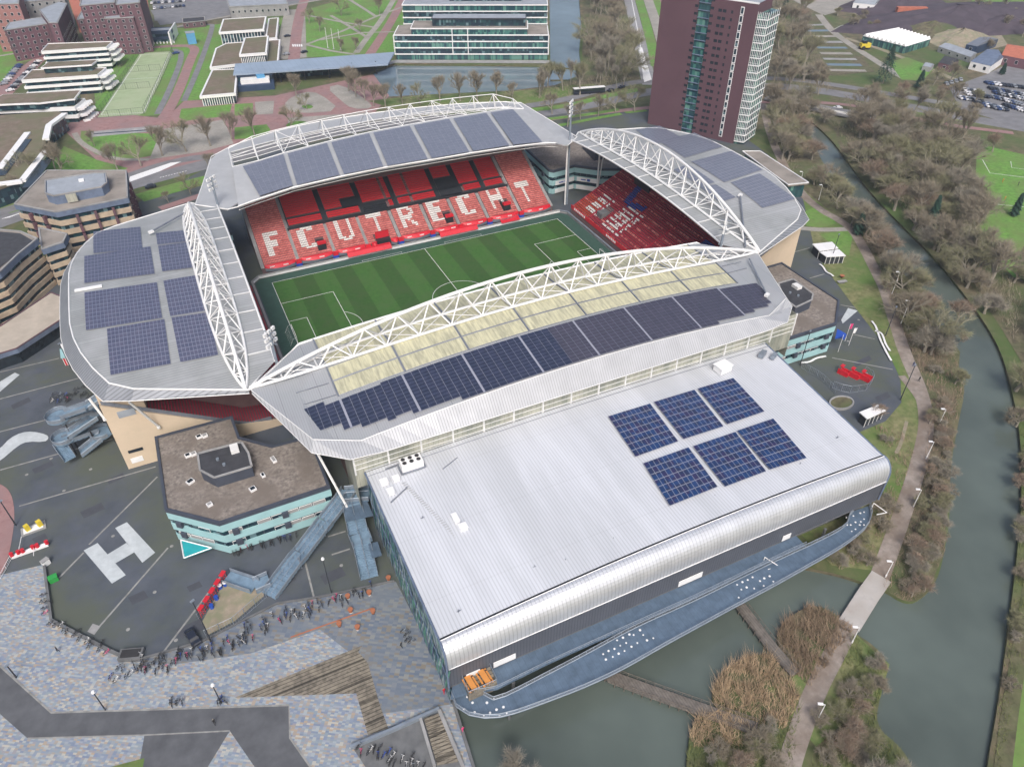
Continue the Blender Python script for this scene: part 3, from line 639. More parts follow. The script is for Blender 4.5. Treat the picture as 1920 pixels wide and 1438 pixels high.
m_ = MB(); m_.box((-12.2, 41+1.2, 1.6), (4.6, 3.4, 3.2)); m_.build('tunnel_opening', K['standblack'], tN)
m_ = MB(); m_.box((-12.2, 41+1.6, 4.4), (4.8, .3, 2.4)); o = m_.build('tunnel_sign', K['red'], tN)
# red bulging banners along the front, grey fascia below
for (x0, x1) in [(-53, -43), (-41, -30.4), (-28.6, -19), (-16.6, -14.7), (-9.6, -7), (-5.4, 4.8), (6.6, 15.4), (17.2, 26.8), (28.8, 39.6), (41.6, 53)]:
    n = 8; top = []; bot = []; low = []
    for i in range(n+1):
        t_ = i/n; x = x0+(x1-x0)*t_; bl = 1.5*(1-(2*t_-1)**2)
        top.append((x, 40.9-bl*.6, 3.0)); bot.append((x, 40.5-bl, 2.1)); low.append((x, 40.6-bl*.8, .9))
    m_ = MB(); m_.loft([[ (x, 40.95, 3.05) for x, _, _ in top], top, bot], n); rbn = m_.build('red_banner', K['red'], tN)
    m_ = MB(); m_.loft([bot, low], n); m_.build('grey_fascia', K['greysteel'], tN)
    m_ = MB()
    for i in range(int((x1-x0)/4.2)):
        cx = x0+2.2+i*4.4
        bl = 1.5*(1-(2*(cx-x0)/(x1-x0)-1)**2); w_ = 1.5
        for j in range(5): m_.box((cx-w_/2+.15+j*.34, 40.62-bl*.85, 2.62), (.22, .1, .42))
    if m_.f: m_.build('banner_lettering', K['white'], rbn)
for x in AIS:
    m_ = MB(); m_.box((x, 40.2, 2.3), (1.7, 1.0, 1.2)); m_.build('red_corner_banner', K['red'], tN)
    m_ = MB(); m_.box((x, 40.1, 1.0), (2.0, .6, 1.4)); m_.build('blue_banner', K['blue'], tN)
# east stand
def ecol(a, r):
    for x in (24, 8.5, -7, -20):
        if abs(a-x) < .55: return None
    if abs(a) > 35: return None
    if abs(a-20.3) < 2.0 and 5 <= r <= 9: return None
    if a > 8 and (abs((a-19)-(r-18)*.30) < 1.6 and 15 <= r <= 25 or abs(r-15.5-(15-a)*.28) < 1.3 and a < 16.5): return 'seat_blue'
    if 22 < a < 29.5 and 3 <= r <= 12 and (r % 3 != 2) and random.random() < .8: return 'seat_white'
    if 6 < a < 16.5 and 2 <= r <= 15 and (r % 2 == 0) and random.random() < .88: return 'seat_white'
    if 6 < a < 15 and r % 2 == 1 and 3 < r < 12 and random.random() < .35: return 'seat_white'
    if a < -20 and r < 22: return 'seat_orange' if r < 19 else 'seat_blue'
    if r % 3 == 0 and random.random() < .5: return 'seat_faded'
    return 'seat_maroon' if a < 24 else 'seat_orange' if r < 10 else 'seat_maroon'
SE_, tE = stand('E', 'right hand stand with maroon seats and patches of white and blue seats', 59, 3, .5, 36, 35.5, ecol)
for x in (24, 8.5, -7, -20, 34.9, -34.9):
    m_ = MB()
    for r in range(36*2): m_.box((59+r*.4+.2, x, 3+r*.2+.13), (.4, .9, .28))
    m_.build('stairs', K['seat_maroon'], tE)
m_ = MB(); m_.box((63.6, 20.3, 5.6), (3.4, 3.2, 2.2)); m_.build('stair_opening', K['concrete_dark'], tE)
m_ = MB(); m_.beam((58.8, -35, 3.4), (58.8, 35, 3.4), .2, 1.5); m_.build('red_banner', K['red'], tE)
m_ = MB()
for j in range(7): m_.box((58.65, 25+j*1.2, 3.5), (.1, .7, .8))
for j in range(6): m_.box((58.65, 4+j*1.1, 3.5), (.1, .6, .8))
m_.build('banner_lettering', K['white'], tE)
m_ = MB(); m_.box((78.5, 19.5, 14.6), (.4, 9.5, 4.6)); o = m_.build('scoreboard', K['standblack'], None, loc=(78.5, 19.5, 12)); tag(o, 'dark scoreboard under the roof above the blue seats', 'scoreboard')
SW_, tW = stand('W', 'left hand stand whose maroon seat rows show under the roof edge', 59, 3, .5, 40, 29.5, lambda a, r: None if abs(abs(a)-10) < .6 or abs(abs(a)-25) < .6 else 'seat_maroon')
SS_, tS = stand('S', 'near stand below the cream and solar panel roof', 41, 2, .5, 31, 54, lambda a, r: None if abs(a % 12) < 1 else 'seat_red')
# beige end walls of the west and east stands
def endwall(label, s, e):
    t = thing('end_wall', label, 'wall', (s*100, e*36, 0)); x = lambda q: s*q
    m_ = MB(); th = e*.5
    poly = [(62, 0), (62, 1.5), (74, 4.0), (100, 19.8), (100, 0)]
    f = [(x(a), e*36.4, z) for a, z in poly]; b = [(x(a), e*35.9, z) for a, z in poly]
    m_.face(f); m_.face(b[::-1])
    for i in range(len(poly)):
        j = (i+1) % len(poly); m_.face([f[i], b[i], b[j], f[j]])
    m_.build('wall', K['beigewall'], t)
    m_ = MB()
    for i in range(14):
        a0, a1 = 66+i*2.4, 66+(i+1)*2.4; zz = lambda q: max(2.3, 4+(q-74)*.6077)
        m_.tube((x(a0), e*36.3, zz(a0)), (x(a0), e*36.3, zz(a0)+1.3), .04, n=4); m_.tube((x(a0), e*36.3, zz(a0)+1.3), (x(a1), e*36.3, zz(a1)+1.3), .04, n=4); m_.face([(x(a0), e*36.2, zz(a0)+.1), (x(a1), e*36.2, zz(a1)+.1), (x(a1), e*36.2, zz(a1)+1.2), (x(a0), e*36.2, zz(a0)+1.2)])
    m_.build('railing', K['steelgrey'], t)
    return t
m_ = MB()
for i in range(-18, 44):
    x0 = -72-i*.62; z0 = 3.2+(i+1)*(.37 if i > 0 else .08)
    m_.prism([(x0, -35.7), (x0-.62, -35.7), (x0-.62, -29.6), (x0, -29.6)], max(0, z0-2.5), z0)
m_.build('end_terrace', K['standrow'], tW); m_ = MB()
for i in range(-18, 44): x0 = -72-i*.62; z0 = 3.2+(i+1)*(.37 if i > 0 else .08); m_.box((x0-.42, -32.7, z0+.3), (.26, 5.7, .5))
o = m_.build('end_seats', K['endred'], tW); o['kind'] = 'stuff'
t = endwall('tall beige end wall beside the spiral stair', -1, -1)
m_ = MB(); m_.box((-95.6, -36.46, 16.0), (3.6, .12, 1.8)); m_.build('blue_sign', K['roofgrey'], t)
m_ = MB(); m_.box((-97.0, -36.46, 5.0), (3.2, .12, .8)); m_.build('dark_sign', K['winddark'], t)
m_ = MB(); m_.box((-97.5, -36.46, 2.2), (2.6, .12, 1.5)); m_.box((-97.5, -36.55, 2.2), (.9, .06, .7)); m_.build('white_sign', K['white'], t)
endwall('beige end wall beyond the brown roofed corner building', 1, -1)
endwall('end wall of the left stand facing the far side', -1, 1)
endwall('end wall of the right stand facing the far side', 1, 1)
for s, lb in ((-1, 'outer back wall of the left stand'), (1, 'outer back wall of the right stand')):
    m_ = MB(); m_.prism([(s*91.5, -35.8), (s*100, -35.8), (s*100, 35.8), (s*91.5, 35.8)], 0, 22.2); o = m_.build('back_wall', K['beigewall'], None, loc=(s*100, 0, 0)); tag(o, lb, 'wall')
m_ = MB(); m_.prism([(-54, 66), (54, 66), (54, 72), (-54, 72)], 0, 18); o = m_.build('back_wall', K['greysteel'], None, loc=(0, 72, 0)); tag(o, 'outer back wall behind the far stand', 'wall')

# ------------------------------------------------------------------ roofs
def arch(q, half=56, lo=24.0, hi=27.4):
    s = min(1, abs(q)/half); return lo+(hi-lo)*(1-s*s)
def zS(x, y):
    k = 1-min(1, (x/69)**2); return arch(x, 69, 24, 27.6)+((-40.5-y)*.085*k if y > -47 else (.55+(-47-y)*.2)*k if y > -53 else 1.75*k-(-53-y)*.125)
zW = lambda x, y: arch(y, 51, 24, 27.6)+min(10.5, max(0, abs(x)-62.5))*.04*(1-min(1, (y/51)**2))
def zN(x, y): return arch(x, 62, 24, 27.4)+max(0, y-43.4)*.045
def roofgrid(mb, zf, outline, n, mi=0, thick=.35):
    # outline: list of matching curves (front -> back) in pixels; z from zf
    cs = [[Gf(u, v, zf) for u, v in c] for c in outline]; mb.loft(cs, n, mi, thick); return cs
FX = 50.5
def sroof():
    t = thing('stand_roof', 'near stand roof with white arched truss, cream sheets and dark solar strip', 'roof', (0, -58, 24))
    xs = [-56+112*i/28 for i in range(29)]
    yr = -76.0
    def pt(x, y): return Vector((x, y, zS(x, y)))
    rows = [-40.5, -47, -53, -59, -66, -71, yr]
    m_ = MB(); m_.loft([[pt(x, y) for x in xs] for y in rows], 28, 0, .4)
    # end wings to the tips
    for s in (-1, 1):
        tip = Vector((s*69, -51.2, 24.2))
        edge = [pt(s*56, y) for y in rows]; rg = [Vector((s*60.6, -72.2, 24.0))]
        ring = [tip]+edge+rg
        c = pt(s*60, -58)
        for i in range(len(ring)):
            a, b = ring[i], ring[(i+1) % len(ring)]; m_.face([a, b, c] if s < 0 else [b, a, c])
    m_.build('roof_sheet', K['roof_x'], t)
    # skirt
    m_ = MB(); up = [Vector((-69, -51.2, 24.2)), Vector((-60.6, -72.2, 24.0))]+[pt(x, yr) for x in xs[1:-1]]+[Vector((60.6, -72.2, 24.0)), Vector((69, -51.2, 24.2))]
    lo = [Vector((-69, -51.6, 23.6)), Vector((-61.6, -73.8, 22.2)), Vector((-55.2, -79.2, 22.4))]+[Vector((x, -79.4, 21.9)) for x in xs[2:-2]]+[Vector((55.2, -79.2, 22.4)), Vector((61.6, -73.8, 22.2)), Vector((69, -51.6, 23.6))]
    m_.face([up[0], lo[0], lo[1], up[1]]); m_.face([up[1], lo[1], lo[2], up[2]])
    for i in range(2, len(up)-3): m_.face([up[i], lo[i], lo[i+1], up[i+1]])
    m_.face([up[-3], lo[-3], lo[-2], up[-2]]); m_.face([up[-2], lo[-2], lo[-1], up[-1]])
    dn = Vector((0, 1.2, -.4))
    for i in range(len(lo)-1): m_.face([lo[i], lo[i]+dn, lo[i+1]+dn, lo[i+1]])
    m_.build('metal_skirt', K['skirt_x'], t)
    m_ = MB(); m_.path([p+Vector((0, 0, .05)) for p in up], .09, 4); m_.path([p+Vector((0, -.05, 0)) for p in lo], .08, 4); m_.build('edge_trim', K['whitesteel'], t)
    # cream translucent sheets, 7 bays of 15 m
    for b0 in range(7):
        x0, x1 = -52.7+b0*15.05+.3, -52.7+(b0+1)*15.05-.3
        for y0, y1 in ((-40.9, -46.4), (-46.9, -52.6), (-53.6, -57.6), (-58.1, -62.3)):
            m_ = MB(); c = [[pt(x0+(x1-x0)*i/4, y)+Vector((0, 0, .14)) for i in range(5)] for y in (y0, y1)]; m_.loft(c, 4, 0); m_.build('cream_sheet', K['cream'], t)
    for b0 in range(8):
        x = -52.7+b0*15.05; m_ = MB()
        for y0, y1 in zip((-40.5, -47, -53, -58), (-47, -53, -58, -62.6)): m_.beam(pt(x, y0)+Vector((0, 0, .2)), pt(x, y1)+Vector((0, 0, .2)), .3, .2)
        m_.build('steel_rib', K['steelgrey'], t)
    for y in (-46.65, -53.1, -57.85, -62.5): m_ = MB(); m_.path([pt(-52.7+i*4.3, y)+Vector((0, 0, .2)) for i in range(25)], .1, 4); m_.build('steel_purlin', K['steelgrey'], t)
    for x, y in ((-57.5, -58), (-57, -62), (57.5, -55), (57, -58)): m_ = MB(); s_ = 1 if x > 0 else -1; m_.beam(pt(x+3*s_, y+.8)+Vector((0, 0, .15)), pt(x-4*s_, y)+Vector((0, 0, .15)), .12, .15); m_.build('snow_rail', K['steelgrey'], t)
    m_ = MB(); f = [Vector((-69, -51, 24.3)), Vector((-58, -40.9, 24.1))]+[pt(x, -40.4)+Vector((0, 0, .1)) for x in xs]+[Vector((58, -40.9, 24.1)), Vector((69, -51, 24.3))]
    m_.path(f, .3, 5); m_.build('front_gutter', K['whitesteel'], t)
    return t
def truss(label, M4, NB_=16):
    # local: x along, y outward offset, z up ; M4 maps to world
    t = thing('roof_truss', label, 'truss', M4((0, 0, 24)))
    w_ = lambda s: 3.3*(1-s**4)**.8; top = lambda s: Vector(M4((s*69, 0, 24.4+11.9*(1-s*s))))
    bo = lambda s, q: Vector(M4((s*69, q*w_(s), 24.4+((5.4 if q > 0 else 4.2) if NB_ == 16 else (4.1 if q > 0 else 3.8))*(1-s*s))))
    S_ = [-1+i/32 for i in range(65)]
    m_ = MB(); m_.path([top(s) for s in S_], .42, 7); m_.build('top_chord', K['whitesteel'], t)
    for q in (-1, 1):
        m_ = MB(); m_.path([bo(s, q) for s in S_], .34, 6); m_.build('bottom_chord', K['whitesteel'], t)
    N_ = NB_
    nodes = [-.90+1.80*i/N_ for i in range(N_+1)]
    for i, s in enumerate(nodes):
        m_ = MB(); m_.tube(bo(s, -1), bo(s, 1), .2, n=5); m_.build('cross_bar', K['whitesteel'], t)
        if i < N_:
            s2 = nodes[i+1]; sm = (s+s2)/2; m2 = MB()
            for q in (-1, 1): m2.tube(top(sm), bo(s, q), .19, n=5); m2.tube(top(sm), bo(s2, q), .19, n=5)
            m2.build('diagonal', K['whitesteel'], t); m2 = MB()
            m2.tube(bo(s, -1), bo(s2, 1), .11, n=4); m2.tube(bo(s, 1), bo(s2, -1), .11, n=4); m2.build('bracing', K['whitesteel'], t)
    for s in (-1, 1): m2 = MB(); m2.tube(top(s*.95), bo(s*.9, 1), .15, n=4); m2.tube(top(s*.95), bo(s*.9, -1), .15, n=4); m2.build('diagonal', K['whitesteel'], t)
    return t
def wroof(s):
    lab = ('left hand stand roof with violet solar arrays and ribbed outer skirt', 'right hand stand roof with dark solar arrays beside the tower')[s > 0]
    t = thing('stand_roof', lab, 'roof', (s*80, 0, 24))
    def outer(y):
        k = min(1, abs(y)/51); return 102.9-max(0, (k-.25))**2*18
    def pt(x, y): return Vector((s*x, y, zW(x, y)))
    ys = [-44+88*i/24 for i in range(25)]
    fr = lambda y: 62.3
    cs = []
    for f in (0, .18, .36, .6, .8, 1):
        cs.append([pt(fr(y)+(outer(y)-fr(y))*f, y*(1-.14*f*f)) for y in ys])
    ridge = []
    m_ = MB(); m_.loft(cs, 24, 0, .35)
    last = cs[-1]
    for e in (-1, 1):
        tip = Vector((s*69.5, e*51, 24.2)); idx = 0 if e < 0 else -1
        rg = [pt(91.5, e*41.6)]
        ring = [c[idx] for c in cs]
        poly = [tip]+ring+[rg[0]]
        c0 = pt(77, e*44.5)
        for i in range(len(poly)):
            a, b = poly[i], poly[(i+1) % len(poly)]; m_.face([a, b, c0])
    m_.build('roof_sheet', K['roof_y'], t)
    tipS = Vector((s*69.5, -51, 24.2)); tipN = Vector((s*69.5, 51, 24.2))
    up = [tipS, pt(91.5, -41.6)]+[last[i] for i in range(0, 25, 2)]+[pt(91.5, 41.6), tipN]
    def out(p):
        k = Vector((p.x*1.0-s*58, p.y, 0)); k.normalize(); return k
    lo = [tipS+Vector((0, -.3, -.7))]+[p+out(p)*(2.0 if abs(p.y) > 41 else 3.0)+Vector((0, 0, -1.7 if abs(p.y) > 41 else -2.7)) for p in up[1:-1]]+[tipN+Vector((0, .3, -.7))]
    m_ = MB(); [m_.face([up[i], lo[i], lo[i+1], up[i+1]]) for i in range(len(up)-1)]; m_.build('metal_skirt', K['skirt_y'], t)
    m_ = MB(); m_.path([p+Vector((0, 0, .08)) for p in up], .2, 5); m_.path(lo, .1, 4); m_.build('edge_trim', K['whitesteel'], t)
    m_ = MB(); m_.path([tipS]+[Vector((s*62.3, -42.5, 24.5))]+[pt(62.2, y)+Vector((0, 0, .1)) for y in ys]+[Vector((s*62.3, 42.5, 24.5)), tipN], .28, 5); m_.build('front_gutter', K['whitesteel'], t)
    m_ = MB()
    for y in range(-40, 41, 8): m_.beam(pt(62.5, y)+Vector((0, 0, .15)), pt(68, y)+Vector((0, 0, .15)), .3, .12)
    m_.build('roof_joint', K['whitesteel'], t)
    return t
def nroof():
    t = thing('stand_roof', 'far stand roof with grey solar panels and open white steel lattice behind', 'roof', (0, 60, 24))
    xs = [-56+114*i/24 for i in range(25)]
    pf = [Gf(u, v, lambda x, y: arch(x, 62, 24, 27.4)) for u, v in [(447, 388), (471, 379), (552, 352), (641, 331.6), (721.5, 315), (802, 302), (883, 288), (956, 277), (1022, 269), (1058, 270)]]
    zb = lambda x, y: arch(x, 62, 26.5, 29.6)
    pb = [Gf(u, v, zb) for u, v in [(436, 313), (460, 309), (534, 286), (616, 265), (695, 247), (771, 233), (845, 220), (915, 209), (965, 201), (982, 205)]]
    mid = [(a+b)/2+Vector((0, 0, .25)) for a, b in zip(resample(pf, 20), resample(pb, 20))]
    m_ = MB(); m_.loft([pf, mid, pb], 20, 0, .4)
    m_.build('roof_sheet', K['end_plate'], t)
    # left and right end plates
    zo = lambda x, y: 25.0
    L = [Gf(u, v, zo) for u, v in [(366, 384), (380, 345), (396, 294), (430, 276)]]; R = [Gf(447, 388, lambda x, y: 24.3), pf[0], pb[0], Gf(432, 284, zo)]
    m_ = MB(); m_.loft([L, [Gf(u, v, zo) for u, v in [(427, 393), (447, 388), (440, 313), (431, 281)]]], 8, 0, .4)
    m_.loft([[Gf(u, v, zo) for u, v in [(1056, 272), (1020, 262), (975, 223), (965, 203), (952, 199)]], [Gf(u, v, zo) for u, v in [(1066, 272), (1082, 257), (1040, 231), (977, 193), (951, 191)]]], 10, 0, .4)
    m_.build('end_plate', K['end_plate'], t)
    # back canopy band
    ou = [Gf(u, v, lambda x, y: 25.0) for u, v in [(429.5, 276), (527, 242.6), (638, 221.7), (749, 206), (860, 195), (950, 191.7)]]
    inn = [Gf(u, v, lambda x, y: 25.6) for u, v in [(432, 286), (527, 260), (638, 236), (749, 218), (860, 206), (952, 200.5)]]
    ou = chaikin(ou, 2, False); inn = chaikin(inn, 2, False)
    m_ = MB(); m_.loft([ou, inn], 24, 0, .5); m_.build('back_canopy', K['end_plate'], t)
    m_ = MB(); m_.path([p+Vector((0, 0, .1)) for p in ou], .2, 4); m_.path([p+Vector((0, 0, .15)) for p in pf], .3, 5)
    m_.path([p+Vector((0, 1.2, -1.6)) for p in pf], .16, 5)
    ed = [L[0], L[1], L[2], L[3]]; m_.path(ed, .16, 4); m_.path([Gf(u, v, zo) for u, v in [(366, 384), (427, 393), (447, 388)]], .2, 4)
    m_.path([Gf(u, v, zo) for u, v in [(950, 191.5), (977, 193), (1040, 231), (1082, 257), (1066, 272)]], .16, 4); m_.build('edge_trim', K['whitesteel'], t)
    # lattice frames
    N_ = 13; fr = resample(pb, N_); bk = resample(inn, N_)
    tops = []; m_ = MB(); m2 = MB()
    for i in range(N_+1):
        f, b = fr[i], bk[i]; base = f.lerp(b, .55); tp = base+Vector((0, 1.5, 5.0 if 0 < i < N_ else 3.0)); tops.append((f, base, tp, b))
        m_.tube(f+Vector((0, 0, .3)), tp, .17, n=4); m_.tube(base, tp, .17, n=4); m_.tube(f, b, .17, n=4); m_.tube(base+Vector((0, -1.5, 0)), tp, .1, n=4); m_.tube(tp, b, .13, n=4)
    m_.build('frame', K['whitesteel'], t)
    for i in range(N_):
        a, b = tops[i], tops[i+1]
        for q, r in ((0, .12), (1, .16), (2, .16), (3, .14)): m2.tube(a[q], b[q], r, n=4)
        m2.tube(a[0].lerp(a[1], .5), b[0].lerp(b[1], .5), .12, n=4); m2.tube(a[1].lerp(a[3], .5), b[1].lerp(b[3], .5), .12, n=4)
        m2.tube(a[0].lerp(a[2], .5), b[0].lerp(b[2], .5), .1, n=4)
        if i in (2, 7, 9): m2.tube(a[0], b[2], .12, n=4); m2.tube(b[0], a[2], .12, n=4); m2.tube(a[1], b[3], .1, n=4); m2.tube(b[1], a[3], .1, n=4)
    m2.build('rail', K['whitesteel'], t)
    return t, pf, pb
sroof(); wroof(-1); wroof(1); NR, NF, NB = nroof()
truss('white arched truss spanning the near stand roof', lambda p: (p[0], -50.5-p[1], p[2]))
truss('white lens shaped truss on the left hand roof', lambda p: (-70-p[1], p[0]*50.5/69, p[2]), 13)
truss('white arched truss on the right hand roof', lambda p: (70+p[1], p[0]*50.5/69, p[2]), 13)
# solar arrays -------------------------------------------------------
def solar(label, quad, nu, nv, m, group, zf=None, lift=.22, gap=.05, fm='panelframe', wpts=None):
    # quad: 4 pixel corners (a,b,c,d); u along a->b, v along a->d
    P = wpts or [Gf(u, v, zf, lift) for u, v in quad]
    c0 = (P[0]+P[1]+P[2]+P[3])/4; t = thing('solar_array', label, 'solar array', c0, group)
    def bl(u, v):
        q = (P[0]*(1-u)+P[1]*u)*(1-v)+(P[3]*(1-u)+P[2]*u)*v
        if zf: q.z = zf(q.x, q.y)+lift
        return q
    fr = MB(); pn = MB()
    for i in range(nu):
        for j in range(nv):
            u0, u1, v0, v1 = i/nu, (i+1)/nu, j/nv, (j+1)/nv
            fr.face([bl(u0, v0)-Vector((0, 0, .05)), bl(u1, v0)-Vector((0, 0, .05)), bl(u1, v1)-Vector((0, 0, .05)), bl(u0, v1)-Vector((0, 0, .05))])
            du, dv = gap/nu, gap/nv*1.0
            pn.face([bl(u0+du, v0+dv), bl(u1-du, v0+dv), bl(u1-du, v1-dv), bl(u0+du, v1-dv)])
    fr.build('mounting_frame', K[fm], t); pn.build('panel', K[m], t); return t
g_ = 'solar arrays on the hall roof'
HQ = [('front left', (1206, 868), (1291, 838), (1346, 912), (1256, 948)), ('front middle', (1299, 836), (1379, 809), (1437, 883), (1360, 912)), ('front right', (1382, 807), (1450, 784), (1513, 858), (1444, 880)),
      ('back left', (1140, 780), (1219, 756), (1272, 827), (1192, 856)), ('back middle', (1226, 753), (1302, 730), (1357, 799), (1282, 823)), ('back right', (1308, 728), (1375, 708), (1434, 771), (1364, 795))]
zH = lambda x, y: 16.25+.9*(1-min(1, abs(x)/54)**2)
for n_, a, b, c, d in HQ: solar('blue solar array on the white hall roof, %s of the six' % n_, [a, b, c, d], 10, 7, 'pv_blue', g_, zH, lift=.3)
g_ = 'solar arrays on the left hand roof'
for lb, q, nu, nv in [('outer array nearest the offices', [(175, 434), (263, 425), (267, 466), (175, 475)], 14, 7), ('outer array, second from the far end', [(158, 480), (282, 462), (290, 513), (158, 531)], 20, 8), ('outer array, large one in the middle', [(158, 548), (294, 529), (304, 596), (161, 619)], 20, 10), ('outer array at the near end', [(200, 616), (308, 598), (320, 682), (207, 703)], 15, 11),
                      ('inner array at the far end', [(292, 437), (351, 431), (357, 452), (295, 459)], 9, 4), ('inner array, second from the far end', [(296, 461), (359, 453), (366, 501), (304, 509)], 9, 8), ('inner array, third along beside the truss', [(306, 526), (372, 515), (389, 582), (319, 593)], 10, 9), ('inner array at the near end beside the truss', [(321, 595), (391, 585), (409, 665), (338, 679)], 10, 11)]:
    solar('violet solar panels on the left roof, '+lb, q, nu, nv, 'pv_violet', g_, zW)
g_ = 'solar arrays on the right hand roof'
for lb, q, nu, nv in [('far outer corner', [(1192, 243), (1237, 236), (1278, 258), (1225, 272)], 8, 8), ('second along the outer side', [(1235, 265), (1302, 249), (1355, 275), (1284, 296)], 14, 9), ('largest, middle of the outer side', [(1296, 303), (1371, 283), (1430, 318), (1358, 342)], 14, 10), ('near outer corner', [(1370, 342), (1424, 325), (1492, 373), (1430, 390)], 13, 10), ('small one behind the truss', [(1312, 350), (1343, 346), (1380, 370), (1350, 380)], 7, 6), ('narrow one behind the truss', [(1262, 318), (1290, 308), (1340, 342), (1315, 350)], 6, 8)]:
    solar('grey solar panels on the right roof, '+lb, q, nu, nv, 'pv_grey', g_, zW)
g_ = 'solar bays on the far stand roof'
tpx = [(450, 312), (534, 288), (616, 267), (695, 249), (771, 235), (845, 222), (915, 211), (965, 204)]; bpx = [(482, 367), (552, 347), (640, 327), (722, 311), (805, 297), (883, 283.5), (958, 271.5), (1020, 265)]
for i in range(7):
    f = lambda k, s: Vector
    a = Gf(tpx[i][0]+5, tpx[i][1], lambda x, y: arch(x, 62, 26.4, 29.4), .5); b = Gf(tpx[i+1][0]-3, tpx[i+1][1]+1, lambda x, y: arch(x, 62, 26.4, 29.4), .5)
    d = Gf(bpx[i][0]+5, bpx[i][1], lambda x, y: arch(x, 62, 24.3, 27.7), .5); c = Gf(bpx[i+1][0]-3, bpx[i+1][1]+1, lambda x, y: arch(x, 62, 24.3, 27.7), .5)
    solar('grey solar bay on the far roof, %s' % ('leftmost', 'second from the left', 'third from the left', 'middle one of seven', 'third from the right', 'second from the right', 'rightmost')[i], None, 7, 14, 'pv_grey', g_, wpts=[a, b, c, d], gap=.02)
# near roof solar strip: columns of panels between two curves
g_ = 'solar strips on the near stand roof'
def ybot(x):
    T = [(-61, -66), (-59.6, -66), (-59.5, -70), (-54.5, -70.8), (-54, -72.2), (-50, -73.6), (-39.8, -74.8), (-26, -76.1), (33, -76.1), (45, -74.8), (55, -73), (57, -69.5)]
    for (a, p), (b, q) in zip(T, T[1:]):
        if a <= x <= b: return p+(q-p)*(x-a)/(b-a)
    return -68
cols = [-61.2+1.75*i for i in range(68)]
for k in range(6):
    t = thing('solar_array', 'dark solar panels in the strip on the near roof, %s' % ('left end by the roof corner', 'second section from the left', 'third section from the left', 'third section from the right', 'second section from the right', 'right end by the roof corner')[k], 'solar array', (cols[k*11+5], -68, 26), g_)
    pn = MB(); fr = MB()
    for x in cols[k*11:(k+1)*11+(2 if k == 5 else 0)]:
        y = -63.4 if x > -57 else -62.2; y -= .5*(abs(x) > 45)
        rail = abs(((x+54.3) % 14)-0) < .9
        yb = ybot(x+.8); n = int((y-yb)/1.03)
        for j in range(n):
            y0 = y-j*1.03; w1 = x+(1.67 if not rail else 1.25)
            def z_(a, b): return Vector((a, b, zS(a, b)+.38))
            pn.face([z_(x, y0), z_(w1, y0), z_(w1, y0-.98), z_(x, y0-.98)][::-1])
        fr.face([Vector((x-.05, y, zS(x, y)+.28)), Vector((x+1.72, y, zS(x+1.72, y)+.28)), Vector((x+1.72, y-n*1.03, zS(x+1.72, y-n*1.03)+.28)), Vector((x-.05, y-n*1.03, zS(x, y-n*1.03)+.28))][::-1])
    pn.build('panel', K['pv_dark'] if k > 2 else K['pv_navy'], t); fr.build('mounting_frame', K['panelframe'], t)
